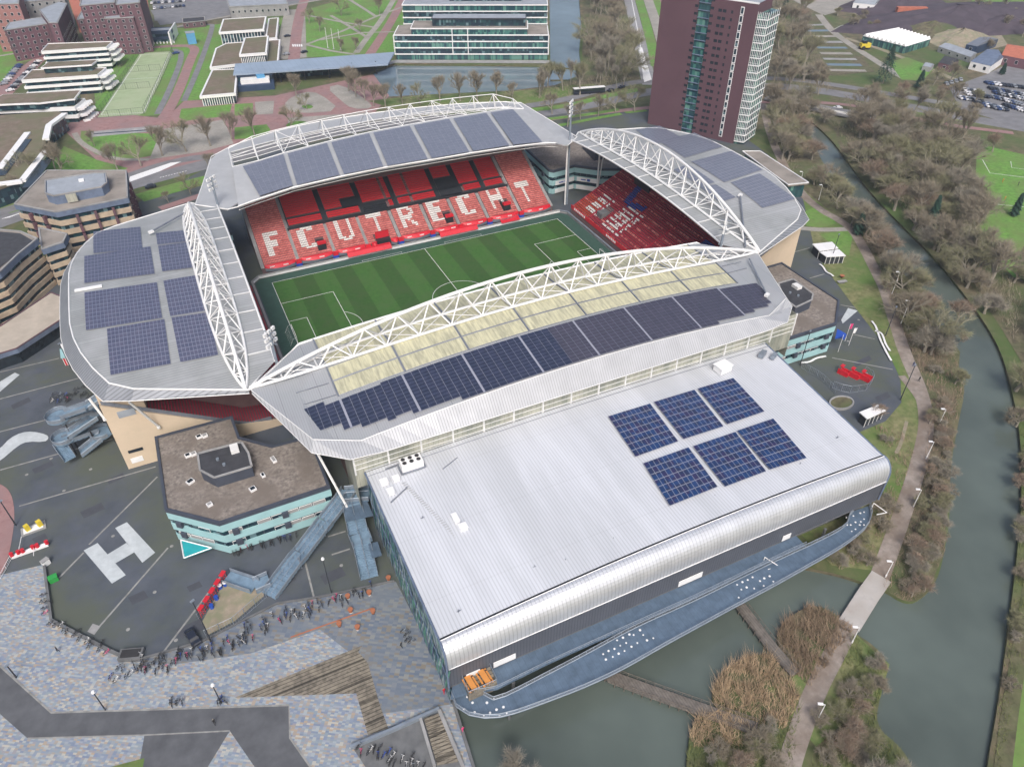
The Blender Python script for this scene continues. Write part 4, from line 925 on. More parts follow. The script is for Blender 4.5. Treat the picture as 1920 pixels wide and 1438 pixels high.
# ------------------------------------------------------------------ hall
def inset(poly, d):
    n = len(poly); P = [Vector((p[0], p[1])) for p in poly]; a = sum(P[i].x*P[(i+1) % n].y-P[(i+1) % n].x*P[i].y for i in range(n)); s = 1 if a > 0 else -1; out = []
    for i in range(n):
        e0 = (P[i]-P[i-1]).normalized(); e1 = (P[(i+1) % n]-P[i]).normalized(); n0 = Vector((-e0.y, e0.x))*s; n1 = Vector((-e1.y, e1.x))*s
        k = (n0+n1); k = k/max(.3, k.dot(n0)) if k.length > 1e-6 else n0
        out.append((P[i].x+k.x*d, P[i].y+k.y*d))
    return out
def hall():
    t = thing('sports_hall', 'large sports hall with white ribbed roof and rounded silver eaves over the water', 'hall', (-3, -98, 0))
    XW = -52.5; xe = lambda y: 51.4+(y+77)*(-.108)*-1 if False else 51.4-(-77-y)*.112
    zr = lambda x: 16.0+.9*(1-min(1, abs(x)/54)**2)
    n = 30; ys = (-77.6, -92, -106, -119.6)
    cs = []
    bow = lambda x: .8*(1-min(1, abs(x+3)/50)**2)
    for y in ys: cs.append([Vector((XW+(xe(y)-XW)*i/n, y+(bow(XW+(xe(y)-XW)*i/n) if y < -119 else 0), zr(XW+(xe(y)-XW)*i/n))) for i in range(n+1)])
    m_ = MB(); m_.loft(cs[::-1], n, 0, 0); fr_ = m_.build('flat_roof', K['rooflight'], t)
    # gutter gap and curved eaves
    y0 = -119.9; xs = [XW+(xe(y0)-XW)*i/n for i in range(n+1)]
    bul = lambda x: .8*(1-min(1, abs(x+3)/50)**2)
    ang = [i*PI/2/9 for i in range(10)]
    def cur(x, a): return Vector((x, y0-.35-(3.1+bul(x))*math.sin(a), 8.8+(zr(x)+.12-8.8)*(.42+.58*math.cos(a)) if a < PI/2 else 8.8))
    C = []
    for a in ang: C.append([Vector((x, y0+bow(x)-.35-(2.5+bow(x))*math.sin(a), zr(x)+.15-(zr(x)-12.6)*(1-math.cos(a)))) for x in xs])
    C.append([Vector((x, y0-.35-2.5, 11.3)) for x in xs])
    m_ = MB(); m_.loft(C[::-1], n, 0, 0); m_.build('curved_eaves', K['roofcurve'], t, smooth=True)
    m_ = MB(); m_.loft([[Vector((x, y0+bow(x)-.36, zr(x)-.25)) for x in xs], [Vector((x, -119.5+bow(x), zr(x)-.25)) for x in xs]], n); m_.build('gutter', K['darksteel'], t)
    m_ = MB(); m_.path([p+Vector((0, .1, .05)) for p in C[0]], .09, 4); m_.path([p+Vector((0, -.05, 0)) for p in C[-1]], .07, 4); m_.build('white_trim', K['white'], t)
    m_ = MB(); lo = [Vector((x, -122.55, 5.55)) for x in xs]; m_.loft([[p+Vector((0, .15, 0)) for p in C[-1]], lo], n)
    m_.build('ribbed_wall', K['wallrib'], t)
    # lower recessed wall, east wall, north wall
    m_ = MB(); m_.face([(XW, -120, -2), (xe(-120), -120, -2), (xe(-120), -120, 5.6), (XW, -120, 5.6)]); m_.face([(XW, -120, 5.56), (xe(-120), -120, 5.56), (xe(-123), -122.7, 5.56), (XW, -122.7, 5.56)][::-1]); m_.build('lower_wall', K['concrete_dark'], t)
    m_ = MB(); P = [Vector((xe(-77.6), -77.6, 0)), Vector((xe(-77.6), -77.6, zr(51)))]+[Vector((xe(-119.9), -119.6, zr(47)))]+[c[-1] for c in C]+[Vector((xe(-119.9), -122.7, 5.6)), Vector((xe(-119.9), -120, 5.6)), Vector((xe(-119.9), -120, -1.5))]
    m_.face(P); m_.build('east_wall', K['darksteel'], t)
    m_ = MB(); m_.path([p+Vector((.15, 0, 0)) for p in P[1:-2]], .22, 4); m_.build('blue_edge', K['blueband'], t)
    m_ = MB(); P = [Vector((XW, -77.6, 0)), Vector((XW, -77.6, zr(-52)))]+[Vector((XW, -119.6, zr(-52)))]+[c[0] for c in C]+[Vector((XW, -122.8, 5.6)), Vector((XW, -122.6, -.5)), Vector((XW, -120, -.5))]
    m_.face(P[::-1]); wf_ = m_.build('west_facade', K['leafglass'], t)
    m_ = MB(); m_.path([p+Vector((-.12, 0, 0)) for p in P[1:-2]], .2, 4); m_.path([Vector((XW-.15, -78, 9)), Vector((XW-.15, -123, 9))], .08, 4)
    for i in range(16): m_.tube((XW-.12, -79-i*2.75, 0), (XW-.12, -79-i*2.75, 15.9), .06, n=4)
    m_.build('facade_frame', K['blueband'], wf_)
    r7 = random.Random(2)
    for i in range(90):
        y = -78.5-i*.49; z0_ = r7.uniform(.5, 7); L_ = r7.uniform(3, 8); m_ = MB(); k_ = r7.choice(['leafwhite', 'leafgreen', 'leafgreen', 'navy', 'leafteal'])
        m_.face([(XW-.07-i*.0007, y, z0_), (XW-.07-i*.0007, y-.5, z0_), (XW-.07-i*.0007, y-.5-L_*.35, min(15.6, z0_+L_)), (XW-.07-i*.0007, y-L_*.35, min(15.6, z0_+L_))]); m_.build('facade_blade', K[k_], wf_)
    # parapet on the north side + roof kit
    m_ = MB(); q = [Vector((XW+(51.6-XW)*i/20, -77.5, zr(XW+(51.6-XW)*i/20)+.12)) for i in range(21)]
    m_.loft([[p+Vector((0, .5, 0)) for p in q], q], 20); m_.build('north_gutter', K['rooflight'], t)
    m_ = MB(); m_.path([p+Vector((0, -1.5, .05)) for p in q], .1, 4); m_.build('roof_cable', K['steelgrey'], fr_)
    m_ = MB(); [m_.box((-46.4+i*.16, -84-i*.62, 16.32), (.9, .25, .06)) for i in range(46)]; m_.build('roof_walkway', K['end_plate'], fr_)
    for x, y, sx, sy in ((-50, -82.5, 1.4, 1.4), (-49.6, -85.5, 1.2, 1.4), (-47.5, -82.6, 1.2, 1.2), (-40.6, -97.5, .9, 2.2), (-40.1, -100, 1.4, 1.3)):
        m_ = MB(); m_.box((x, y, 16.7), (sx, sy, .7)); m_.box((x, y, 17.1), (sx+.25, sy+.25, .12)); m_.build('roof_hatch', K['white'], fr_)
    for a, b in (((-48.6, -78.9), (-41.2, -78.4)), ((-50.4, -88), (-46.2, -85.6)), ((-38, -84), (-34, -82.2))):
        m_ = MB(); m_.beam((a[0], a[1], 16.5), (b[0], b[1], 16.5), .15, .3); m_.build('snow_guard', K['steelgrey'], fr_)
    t2 = thing('cooling_unit', 'white cooling unit with black fans on the hall roof by the stand', 'air conditioner', (-43.5, -80.5, 16.3))
    m_ = MB(); m_.box((-43.5, -80.5, 17.6), (4.6, 2.4, 1.9)); m_.build('casing', K['white'], t2)
    m_ = MB()
    for i in range(3):
        for j in range(2): m_.tube((-45+i*1.5, -81+j*1.1, 18.5), (-45+i*1.5, -81+j*1.1, 18.65), .45, n=10)
    m_.build('fan', K['rubber'], t2)
    m_ = MB(); m_.box((-43.5, -80.5, 16.6), (5.4, 3.0, .3)); m_.build('base_frame', K['steelgrey'], t2)
    t2 = thing('air_handler', 'white boxy air handler at the north end of the hall roof', 'air conditioner', (36, -81, 16.8))
    c = G(1355, 690, 17.5); m_ = MB(); m_.box((c.x, c.y, 17.6), (3.4, 2.6, 1.7), .1); m_.box((c.x, c.y, 18.5), (3.8, 3.0, .2), .1); m_.build('casing', K['white'], t2)
    c = G(1438, 665, 16.8); t2 = thing('roof_duct', 'pair of grey ducts near the far corner of the hall roof', 'duct', (c.x, c.y, 16.5)); m_ = MB(); m_.box((c.x-1, c.y+.5, 17), (2.6, 1.2, 1), .5); m_.box((c.x+1, c.y-1.3, 17), (2.2, 1.0, .9), .5); m_.build('duct', K['greysteel'], t2)
    for x, y in ((1002, 1062), (860, 1145), (1150, 1010), (1340, 930), (1500, 870), (1060, 1050), (1570, 820), (792, 970)):
        c = G(x, y, 16.6); m_ = MB(); m_.tube((c.x, c.y, 16.3), (c.x, c.y, 17), .07, n=5); m_.box((c.x, c.y, 16.55), (.7, .12, .1)); m_.build('roof_anchor', K['steelgrey'], fr_)
D('wallrib', (.11, .12, .145), .55, metal=.2, var=.1, scale=.2, stripe=(0, .6, .72, .25), bump=.4)
K['leafglass'] = cellmat('leafglass', [(.03, .10, .12), (.35, .48, .44), (.05, .16, .16), (.04, .08, .11), (.10, .28, .22), (.02, .05, .08), (.5, .58, .56), (.03, .12, .13)], (40, .9, 2.4), rough=.3, spec=.6)
D('leafwhite', (.42, .52, .50), .4, var=.2)
D('leafgreen', (.10, .32, .22), .4, var=.3)
D('leafteal', (.05, .16, .20), .4, var=.3)
def tweak():
    nt = K['leafglass'].node_tree; mp = next(n for n in nt.nodes if n.type == 'MAPPING'); mp.inputs['Rotation'].default_value = (.45, 0, 0)
tweak(); hall()
# translucent wall strip between stand roof and hall
t = thing('glazed_wall', 'streaky cream translucent wall between the near roof and the hall', 'wall', (0, -75.6, 16))
m_ = MB(); m_.face([(-54.5, -77.2, 12), (60, -77.2, 12), (60, -77.2, 22.4), (-54.5, -77.2, 22.4)]); m_.face([(60, -77.2, 9), (60, -66, 9), (60, -66, 22.4), (60, -77.2, 22.4)]); m_.face([(-54.5, -77.2, 0), (-54.5, -66, 0), (-54.5, -66, 22.4), (-54.5, -77.2, 22.4)][::-1]); m_.build('sheet', K['creamdirt'], t)
m_ = MB()
for i in range(17): m_.box((-54.4+i*7.15, -77.32, 19.2), (.35, .3, 6.6))
for z in (17.2, 18.5, 19.8, 21.1): m_.box((2.7, -77.3, z), (114.4, .12, .12))
m_.build('frame', K['whitesteel'], t)
for i, (a, b) in enumerate([((-61, -70, 22.3), (-57.3, -75.5, 5.8)), ((-93.5, -41, 22), (-90.5, -37, 10.5)), ((-101.6, -34.5, 21), (-100.2, -36.2, 16)), ((61, -70, 22.3), (60.3, -72, 10.4))]):
    m_ = MB(); m_.tube(a, b, .28, n=6); m_.tube(b, (b[0], b[1], b[2]-.6), .4, n=6); o = m_.build('roof_strut', K['whitesteel'], None, loc=a); tag(o, ('white slanting strut under the near roof corner beside the stairs', 'white slanting strut standing against the beige end wall', 'short white strut at the top corner of the beige end wall', 'white strut under the near roof at the right corner')[i], 'strut')
# walkway over the water
def walkway():
    t = thing('walkway', 'blue grey steel walkway with dotted lights curving along the hall above the water', 'walkway', (0, -128, 4.4))
    Z = 4.4
    ou = chaikin([G(u, v, Z) for u, v in [(846, 1300), (852, 1322), (870, 1337), (898, 1346), (938, 1345), (975, 1334), (1040, 1310), (1100, 1287), (1170, 1254), (1240, 1213), (1330, 1164), (1400, 1126), (1453, 1098), (1520, 1060), (1570, 1032), (1607, 1006), (1628, 985), (1634, 962), (1630, 948)]], 2, False)
    inn = chaikin([G(u, v, Z) for u, v in [(880, 1296), (900, 1296), (912, 1309), (925, 1313), (945, 1307), (1020, 1268), (1104, 1224), (1190, 1176), (1300, 1128), (1400, 1078), (1465, 1047), (1540, 1013), (1583, 990), (1592, 977), (1590, 965), (1600, 958)]], 2, False)
    A = resample(ou, 40); B = resample(inn, 40)
    m_ = MB(); m_.loft([A, B], 40, 0, .35); m_.build('deck', K['bluesteel'], t)
    for C, nm in ((A, 'outer_rail'), (B, 'inner_rail')):
        m_ = MB(); m_.path([p+Vector((0, 0, 1.1)) for p in C], .09, 4); m_.path([p+Vector((0, 0, .1)) for p in C], .13, 4); m_.path([p+Vector((0, 0, .6)) for p in C], .03, 3)
        for p in resample(C, 60): m_.tube(p, p+Vector((0, 0, 1.1)), .04, n=4)
        m_.build(nm, K['greysteel'], t)
    # dots
    r = random.Random(5)
    dots = [(876, 1306), (900, 1302), (886, 1317), (913, 1317), (870, 1329), (890, 1335), (907, 1341), (926, 1310), (931, 1330), (919, 1336), (944, 1325), (950, 1337), (937, 1342), (1131, 1226), (1141, 1220), (1152, 1216), (1163, 1210), (1174, 1205), (1188, 1190), (1200, 1181), (1136, 1236), (1149, 1231), (1160, 1225), (1171, 1220), (1184, 1212), (1195, 1205), (1206, 1190), (1213, 1200), (1225, 1196), (1157, 1200), (1168, 1195), (1180, 1189), (1382, 1096), (1392, 1091), (1402, 1087), (1411, 1082), (1390, 1105), (1400, 1101), (1425, 1089), (1433, 1084), (1443, 1080), (1432, 1098), (1450, 1090), (1414, 1103), (1385, 1120), (1587, 970), (1600, 967), (1613, 962), (1620, 960), (1604, 979), (1614, 978), (1620, 973), (1588, 984), (1595, 984), (1604, 992), (1612, 984), (1620, 984), (1597, 996), (1605, 1004), (1612, 999)]
    for u, v in dots:
        p = G(u, v, Z+.03); m_ = MB(); m_.tube(p, p+Vector((0, 0, .05)), .15+.09*r.random(), n=8); m_.build('round_light', K['white'], t)
    # cross piers
    m_ = MB()
    for f in (4, 12, 20, 28, 36):
        a, b = A[f], B[f]; m_.tube(b+Vector((0, 2, -.5)), (b.x, b.y+2, -2), .35, n=6); m_.tube(a.lerp(b, .5)+Vector((0, 0, -.3)), Vector((a.lerp(b, .5).x, a.lerp(b, .5).y, -2)), .3, n=6)
    m_.build('pier', K['concrete_dark'], t)
    # masts that carry the deck
    for u, v, hz in ((1430, 1056, 3.0), (1633, 955, 3.0)):
        p = G(u, v, Z); q = p+Vector((2.8, -1.9, -.4)); m_ = MB(); m_.tube(p+Vector((0, 0, 2)), q, .1, n=5); m_.tube(q, p+Vector((0, -1.6, 0)), .1, n=5); m_.tube(p, p+Vector((0, 0, 2)), .1, n=5); m_.build('tripod', K['whitesteel'], t)
    return t
walkway()
t = thing('upper_deck', 'raised blue deck with handrails running along the foot of the hall wall', 'deck', (-10, -125, 5.4))
ZU = 5.5; ou = [G(u, v, ZU) for u, v in [(848, 1282), (845, 1310), (878, 1300), (931, 1292), (1030, 1243), (1123, 1201), (1210, 1162), (1300, 1122), (1400, 1074), (1480, 1035), (1510, 1022)]]; ins = [Vector((p.x, -120.4, ZU)) for p in resample(ou, 30)]
m_ = MB(); m_.loft([resample(ou, 30), ins], 30, 0, .3); m_.build('deck', K['bluesteel'], t)
m_ = MB(); A = resample(ou[2:], 50)
m_.path([p+Vector((0, 0, 1.1)) for p in A], .06, 4); m_.path([p+Vector((0, 0, .55)) for p in A], .03, 3)
for p in A: m_.tube(p, p+Vector((0, 0, 1.1)), .035, n=4)
m_.build('handrail', K['greysteel'], t)
for u, v, w_ in ((1300, 1090, 6.5), (1480, 1010, 2.5), (948, 1240, 5.0), (890, 1268, 3)):
    p = G(u, v, ZU+1.5); m_ = MB(); m_.box((p.x, -122.75, 6.7), (w_*.85, .12, 1.5)); m_.build('white_door_frame', K['white'], t)
c = [G(u, v, 6.4) for u, v in [(862, 1259), (912, 1236), (932, 1279), (879, 1303)]]
t = thing('roof_terrace', 'small fenced timber terrace on the corner of the hall over the water', 'terrace', c[0])
m_ = MB(); m_.prism([(p.x, p.y) for p in c], 4.2, 6.4); m_.build('deck', K['planks'], t)
m_ = MB(); cc = c+[c[0]]; m_.path([p+Vector((0, 0, 1.1)) for p in cc], .07, 4)
for p in resample(cc, 28): m_.tube(p, p+Vector((0, 0, 1.1)), .04, n=4)
m_.build('fence', K['greysteel'], t)
for k, (u, v) in enumerate(((883, 1283), (909, 1272))):
    p = G(u, v, 6.5); t = thing('picnic_table', ('orange picnic table on the timber terrace, nearer the corner', 'orange picnic table on the timber terrace, farther from the corner')[k], 'table', p); rz = .12
    m_ = MB(); m_.box((p.x, p.y, 7.15), (1.0, 2.9, .08), rz); m_.build('table_top', K['orange'], t)
    for s in (-1, 1): m_ = MB(); m_.box((p.x+s*.85*math.cos(rz), p.y+s*.85*math.sin(rz), 6.85), (.32, 2.9, .07), rz); m_.build('bench', K['orange'], t)
    m_ = MB(); m_.box((p.x, p.y-1.0, 6.75), (1.8, .1, .6), rz); m_.box((p.x, p.y+1.0, 6.75), (1.8, .1, .6), rz); m_.build('frame', K['darksteel'], t)
t = thing('exhaust_pipe', 'black forked exhaust pipe climbing the rounded eaves of the hall', 'pipe', G(860, 1250, 7)); m_ = MB()
a = [G(861, 1268, 6.4), G(861, 1256, 9), G(852, 1240, 10.5)]; m_.path(a, .18, 6); m_.tube(a[2], a[2]+Vector((0, .4, 2.2)), .18, n=6); m_.tube(a[1], a[1]+Vector((.9, 0, .2)), .18, n=6); m_.tube(a[1]+Vector((.9, 0, .2)), a[1]+Vector((.9, .4, 3.4)), .18, n=6); m_.build('pipe', K['rubber'], t)
# timber footbridges over the moat + concrete bridge
def footbridge(label, px, w_, m, z=.3, rail=True):
    P = [G(u, v, z) for u, v in px]; t = thing('footbridge', label, 'bridge', P[0])
    mb = ribbon(P, w_, z)
    for p in P: pass
    m_ = MB()
    for f in mb.f:
        q = [mb.v[i] for i in f]; m_.face(q); m_.face([x-Vector((0, 0, .35)) for x in q][::-1])
        for i in range(4): m_.face([q[i], q[i]-Vector((0, 0, .35)), q[(i+1) % 4]-Vector((0, 0, .35)), q[(i+1) % 4]])
    m_.build('deck', K[m], t)
    if rail:
        for s in (-1, 1):
            m_ = MB(); R = resample(P, int(sum((b-a).length for a, b in zip(P, P[1:]))/1.6)); E_ = []
            for i in range(len(R)):
                d = R[min(i+1, len(R)-1)]-R[max(0, i-1)]; d.z = 0; d.normalize(); E_.append(R[i]+Vector((-d.y, d.x, 0))*s*w_/2)
            for p in E_: m_.tube(p, p+Vector((0, 0, 1.0)), .06, n=4); m_.tube(p, p-Vector((0, 0, 2.2)), .1, n=4)
            m_.path([p+Vector((0, 0, 1.0)) for p in E_], .06, 4); m_.path([p+Vector((0, 0, .5)) for p in E_], .03, 4); m_.build('rail', K['barkrail'], t)
D('barkrail', (.14, .12, .10), .9, var=.3, scale=1.5)
footbridge('dark timber footbridge from the walkway to the reeds, the long bent one', [(1125, 1236), (1148, 1270), (1200, 1288), (1290, 1320), (1420, 1362)], 2.3, 'timberdeck') if False else None
D('timberdeck', (.15, .135, .12), .9, var=.3, scale=.8, stripe=(0, .5, .7, .2))
footbridge('dark timber footbridge, the long bent one leading to the lower reeds', [(1125, 1236), (1146, 1268), (1200, 1288), (1290, 1320), (1420, 1366)], 2.4, 'timberdeck')
footbridge('short straight timber footbridge between the two reed beds', [(1376, 1118), (1412, 1165), (1450, 1215), (1492, 1262)], 2.2, 'timberdeck')
footbridge('pale concrete path bridge over the mouth of the moat', [(1652, 1082), (1630, 1112), (1596, 1168), (1588, 1182)], 4.2, 'concpale', .12, False) if 'concpale' in K else None
D('concpale', (.42, .40, .38), .9, var=.12, scale=.8, c3=(.34, .31, .28), scale2=.2)
footbridge('pale concrete path bridge over the mouth of the moat', [(1653, 1080), (1630, 1112), (1592, 1172)], 4.0, 'concpale', .14, False)
strip('leaf_litter', [(1594, 1170), (1575, 1205), (1555, 1240)], 3.2, 6, 'pinkpath')

# ------------------------------------------------------------------ corner buildings with turquoise bands
def corner(label, poly, banner=False, pent=None, facade='turq'):
    c = (sum(p[0] for p in poly)/len(poly), sum(p[1] for p in poly)/len(poly)); t = thing('corner_building', label, 'building', (c[0], c[1], 0))
    A = lambda d: inset(poly, d)
    m_ = MB(); m_.prism(A(.55), 9.4, 9.75, nosides=True); m_.build('roof', K['gravelroof'], t)
    def ring(z0, z1, d0, d1, m, nm):
        m_ = MB(); o = A(d0); i = A(d1); n = len(o)
        for k in range(n):
            j = (k+1) % n
            m_.face([(o[k][0], o[k][1], z1), (o[j][0], o[j][1], z1), (i[j][0], i[j][1], z1), (i[k][0], i[k][1], z1)])
            m_.face([(o[k][0], o[k][1], z0), (o[j][0], o[j][1], z0), (o[j][0], o[j][1], z1), (o[k][0], o[k][1], z1)]); m_.face([(i[k][0], i[k][1], z0), (i[j][0], i[j][1], z0), (i[j][0], i[j][1], z1), (i[k][0], i[k][1], z1)])
        m_.build(nm, K[m], t)
    ring(9.2, 10.1, 0, .6, 'parapet', 'parapet')
    for z0, z1, d, m, nm in ((7.2, 9.2, .04, facade, 'panel_band'), (5.8, 7.2, .3, 'glass', 'window'), (3.8, 5.8, .12, facade, 'panel_band'), (2.4, 3.8, .35, 'glass', 'window'), (.35, 2.4, .2, facade, 'panel_band'), (0, .35, 1.4, 'winddark', 'ground_floor')):
        m_ = MB(); m_.prism(A(d), z0, z1, bottom=True); m_.build(nm, K[m], t)
    r = random.Random(int(c[0])); 
    for zc, d in ((6.5, .15), (3.1, .25)):
        P_ = A(d)
        for i in range(len(P_)):
            a = Vector(P_[i]); b = Vector(P_[(i+1) % len(P_)]); L = (b-a).length; k = int(L/2.4); m_ = MB()
            if k < 2: continue
            for j in range(1, k):
                p = a.lerp(b, j/k)
                if j % 4 == 0: m_.box((p.x, p.y, zc), (1.3, 1.3, 1.5), math.atan2((b-a).y, (b-a).x))
                elif r.random() < .5: m_.box((p.x, p.y, zc+.1), (.12, .12, 1.1))
            if m_.f: m_.build('mullion', K['parapet'], t)
    if pent:
        a2, p2 = pent, inset(pent, .35)
        m_ = MB(); m_.prism(pent, 9.7, 12.6); pw_ = m_.build('penthouse_wall', K['parapet'], t)
        m_ = MB(); m_.prism(p2, 12.62, 12.68, nosides=True); m_.build('penthouse_roof', K['roofdark'], pw_)
        m_ = MB(); n = len(pent)
        for k in range(n): j = (k+1) % n; m_.beam((pent[k][0], pent[k][1], 12.75), (pent[j][0], pent[j][1], 12.75), .45, .25)
        m_.build('penthouse_edge', K['concrete'], pw_)
        cx = sum(p[0] for p in pent)/n; cy = sum(p[1] for p in pent)/n
        m_ = MB(); m_.box((cx+2.3, cy+2.3, 13.2), (1.7, 2.4, .9)); m_.build('roof_unit', K['whitesteel'], pw_)
        for dx, dy in ((-1.5, .8), (-.5, -1.4)): m_ = MB(); m_.tube((cx+dx, cy+dy, 12.7), (cx+dx, cy+dy, 13.2), .35, n=7); m_.build('vent', K['greysteel'], pw_)
    return t
def roofkit(lst, z=9.75):
    for k, (u, v, w_, h_, rz, lb) in enumerate(lst):
        p = G(u, v, z+.2); t = thing('roof_light', lb, 'roof light', (p.x, p.y, z)); m_ = MB(); m_.box((p.x, p.y, z+.25), (w_, h_, .5), rz); m_.build('curb', K['white'], t); m_ = MB(); m_.box((p.x, p.y, z+.53), (w_-.35, h_-.35, .08), rz); m_.build('pane', K['winddark'] if k % 2 == 0 else K['concrete'], t)
SWP = [(-91.7, -39.8), (-74.5, -40.1), (-74.1, -48.2), (-68, -54.3), (-62, -54.6), (-60.0, -61), (-59.4, -72.3), (-81.2, -72.6), (-83.6, -71.9), (-91.8, -64)]
SWP = [(-91.7, -39.8), (-74.5, -40.1), (-74.1, -48.2), (-68, -54.3), (-62, -54.6), (-59.4, -61), (-59.4, -72.3), (-82.3, -72.6), (-91.8, -64)]
PEN = [(-83.2, -53), (-74, -53.4), (-73.2, -57.5), (-73.3, -62), (-81, -62), (-83.4, -58.4)]
tc1 = corner('left corner building with brown gravel roof and turquoise bands', SWP, pent=PEN)
tc2 = corner('right corner building with brown gravel roof and turquoise bands by the play square', [(-x, y) for x, y in SWP], pent=[(-x-1, y) for x, y in [(-84, -52), (-76, -50), (-75.2, -57.5), (-76, -63), (-82, -63), (-85, -58.4)]] if False else [(G(u, v, 12.6).x, G(u, v, 12.6).y) for u, v in [(1459, 532), (1487, 524), (1524, 552), (1522, 563), (1492, 577), (1470, 560)]])
NEP = [(61, 80), (59.4, 54.6), (60.5, 53), (70.5, 54), (77.5, 47), (86.5, 42.5), (100, 42), (104, 62), (96, 78), (80, 84)]
tc3 = corner('far right corner building with white banners facing the pitch', NEP)
for k, (a, b, z) in enumerate([((61.5, 52.9), (70.3, 53.8), 4.8), ((71.2, 53.2), (77.2, 47.1), 4.8), ((61.5, 53.1), (70.3, 54.0), 1.5), ((71.2, 53.4), (77.2, 47.3), 1.5)]):
    m_ = MB(); m_.beam((a[0], a[1]-.15, z), (b[0], b[1]-.15, z), .12, 1.7); m_.build('white_banner', K['white'], tc3)
    if z > 4:
        m_ = MB(); c = Vector(a).lerp(Vector(b), .55); m_.box((c.x, c.y-.3, z), (1.2, .1, .9), math.atan2(b[1]-a[1], b[0]-a[0])); m_.box((a[0]*.7+b[0]*.3, a[1]*.7+b[1]*.3-.3, z), (2.0, .08, .35), math.atan2(b[1]-a[1], b[0]-a[0])); m_.build('blue_square', K['blue'], tc3)
m_ = MB(); m_.prism([(80, 55), (92, 55), (93, 66), (82, 68)], 9.75, 12.8); m_.build('penthouse_wall', K['parapet'], tc3)
tc4 = corner('far left corner building half hidden under the roofs', [(-61, 80), (-59.6, 54.6), (-68, 54.3), (-74.1, 48.2), (-80, 42), (-91.7, 42), (-92, 64), (-82, 74)])
roofkit([(373, 819, 1.2, 1.0, .2, 'small roof light at the back of the left gravel roof, outer one'), (384, 817, 1.2, 1.0, .2, 'small roof light at the back of the left gravel roof, inner one'), (352, 854, 1.2, 1.1, .2, 'twin roof light left of the black penthouse, outer one'), (363, 851, 1.2, 1.1, .2, 'twin roof light left of the black penthouse, inner one'), (357, 903, 1.5, 1.2, .5, 'open white hatch below left of the black penthouse'), (393, 946, 1.1, 1.0, .3, 'white vent near the front edge of the left gravel roof'), (474, 917, 1.3, 1.2, .3, 'square white hatch in front of the black penthouse'), (513, 862, .9, 1.8, .2, 'narrow white hatch right of the black penthouse'), (493, 891, .8, 1.2, .2, 'small white hatch to the right of the black penthouse')])
# blue canopy under left corner building and entrance
t = thing('entrance_canopy', 'bright turquoise entrance canopy under the left corner building', 'canopy', (-88.5, -70, 2.4))
q = [G(u, v, 2.4) for u, v in [(339, 1012), (345, 1046), (397, 1027)]]; m_ = MB(); m_.prism([(p.x, p.y) for p in q], 2.15, 2.4); m_.build('canopy', K['turqbright'], t)
m_ = MB(); q2 = q+[q[0]]; m_.path([p+Vector((0, 0, .05)) for p in q2], .14, 4); m_.build('white_edge', K['white'], t)
t = thing('blue_canopy', 'bright blue canopy on the corner of the right building', 'canopy', G(1575, 628, 4)); q = [G(u, v, 4) for u, v in [(1570, 617), (1586, 626), (1584, 632), (1566, 634)]]; m_ = MB(); m_.prism([(p.x, p.y) for p in q], 3.7, 4.1); m_.build('canopy', K['cyanb'] if 'cyanb' in K else K['blue'], t)
# ------------------------------------------------------------------ trees
def rnd_dir(r, d, ang):
    a = Vector((r.gauss(0, 1), r.gauss(0, 1), r.gauss(0, 1))); a = (a-d*a.dot(d)).normalized(); return (d*math.cos(ang)+a*math.sin(ang)).normalized()
def make_tree(seed, spread=1.0, upright=.5, ntw=8, lv=4, stem=.2, tw=.0015, nl=5):
    # unit height tree, returns (wood, twigs)
    r = random.Random(seed); wood = MB(); tws = MB(); tips = []
    def grow(p, d, L, rad, lev):
        segs = 2; q = p
        for k in range(segs):
            d2 = (rnd_dir(r, d, r.uniform(.03, .18))+Vector((0, 0, .06*upright))).normalized(); e = q+d2*L/segs; ra = rad*(1-.3*k/segs); rb = rad*(1-.3*(k+1)/segs)
            wood.tube(q, e, ra, rb, 5 if lev < 2 else 3, cap=False); q = e; d = d2
            if lev >= 2 and k == 0: tips.append((q, d, L*.8))
        if lev >= lv: tips.append((q, d, L)); return
        nb = nl if lev == 0 else (3 if lev < 3 else 2)+(r.random() < .45)
        for i in range(nb):
            a = r.uniform(.3, .75)*spread*(1.1 if lev == 0 else 1); nd = rnd_dir(r, d, a); nd.z += .25*upright; nd.normalize()
            grow(q if i < nb-1 else q-d*L*.3, nd, L*r.uniform(.62, .86), rad*.62, lev+1)
    grow(Vector((0, 0, 0)), Vector((0, 0, 1)), stem, .017, 0)
    zmax = max(max(v.z for v in wood.v), .5)
    for p, d, L in tips:
        for _ in range(ntw):
            dd = rnd_dir(r, d, r.uniform(.2, 1.1)); dd.z += .2*upright; dd.normalize(); s = p-d*L*r.random()*.8; e = s+dd*r.uniform(.05, .14)*zmax
            x = rnd_dir(r, dd, PI/2)*tw*zmax*r.uniform(.6, 1.3); tws.face([s-x, s+x, e+x*.35, e-x*.35])
            if r.random() < .6:
                m_ = s.lerp(e, .5); d3 = rnd_dir(r, dd, .7); f = m_+d3*r.uniform(.03, .09)*zmax; tws.face([m_-x*.6, m_+x*.6, f])
    k = 1/zmax
    for b in (wood, tws):
        for i in range(len(b.v)): b.v[i] = b.v[i]*k
    return wood, tws
TP = {}
def proto(kind, seed, twm, **kw):
    wd, tws = make_tree(seed, **kw); TP.setdefault(kind, []).append((wd, tws, twm))
proto('park', 1, 'twig', spread=1.0, upright=.5); proto('park', 2, 'twig_olive', spread=1.15, upright=.3); proto('park', 3, 'twig', spread=1.0, upright=.6)
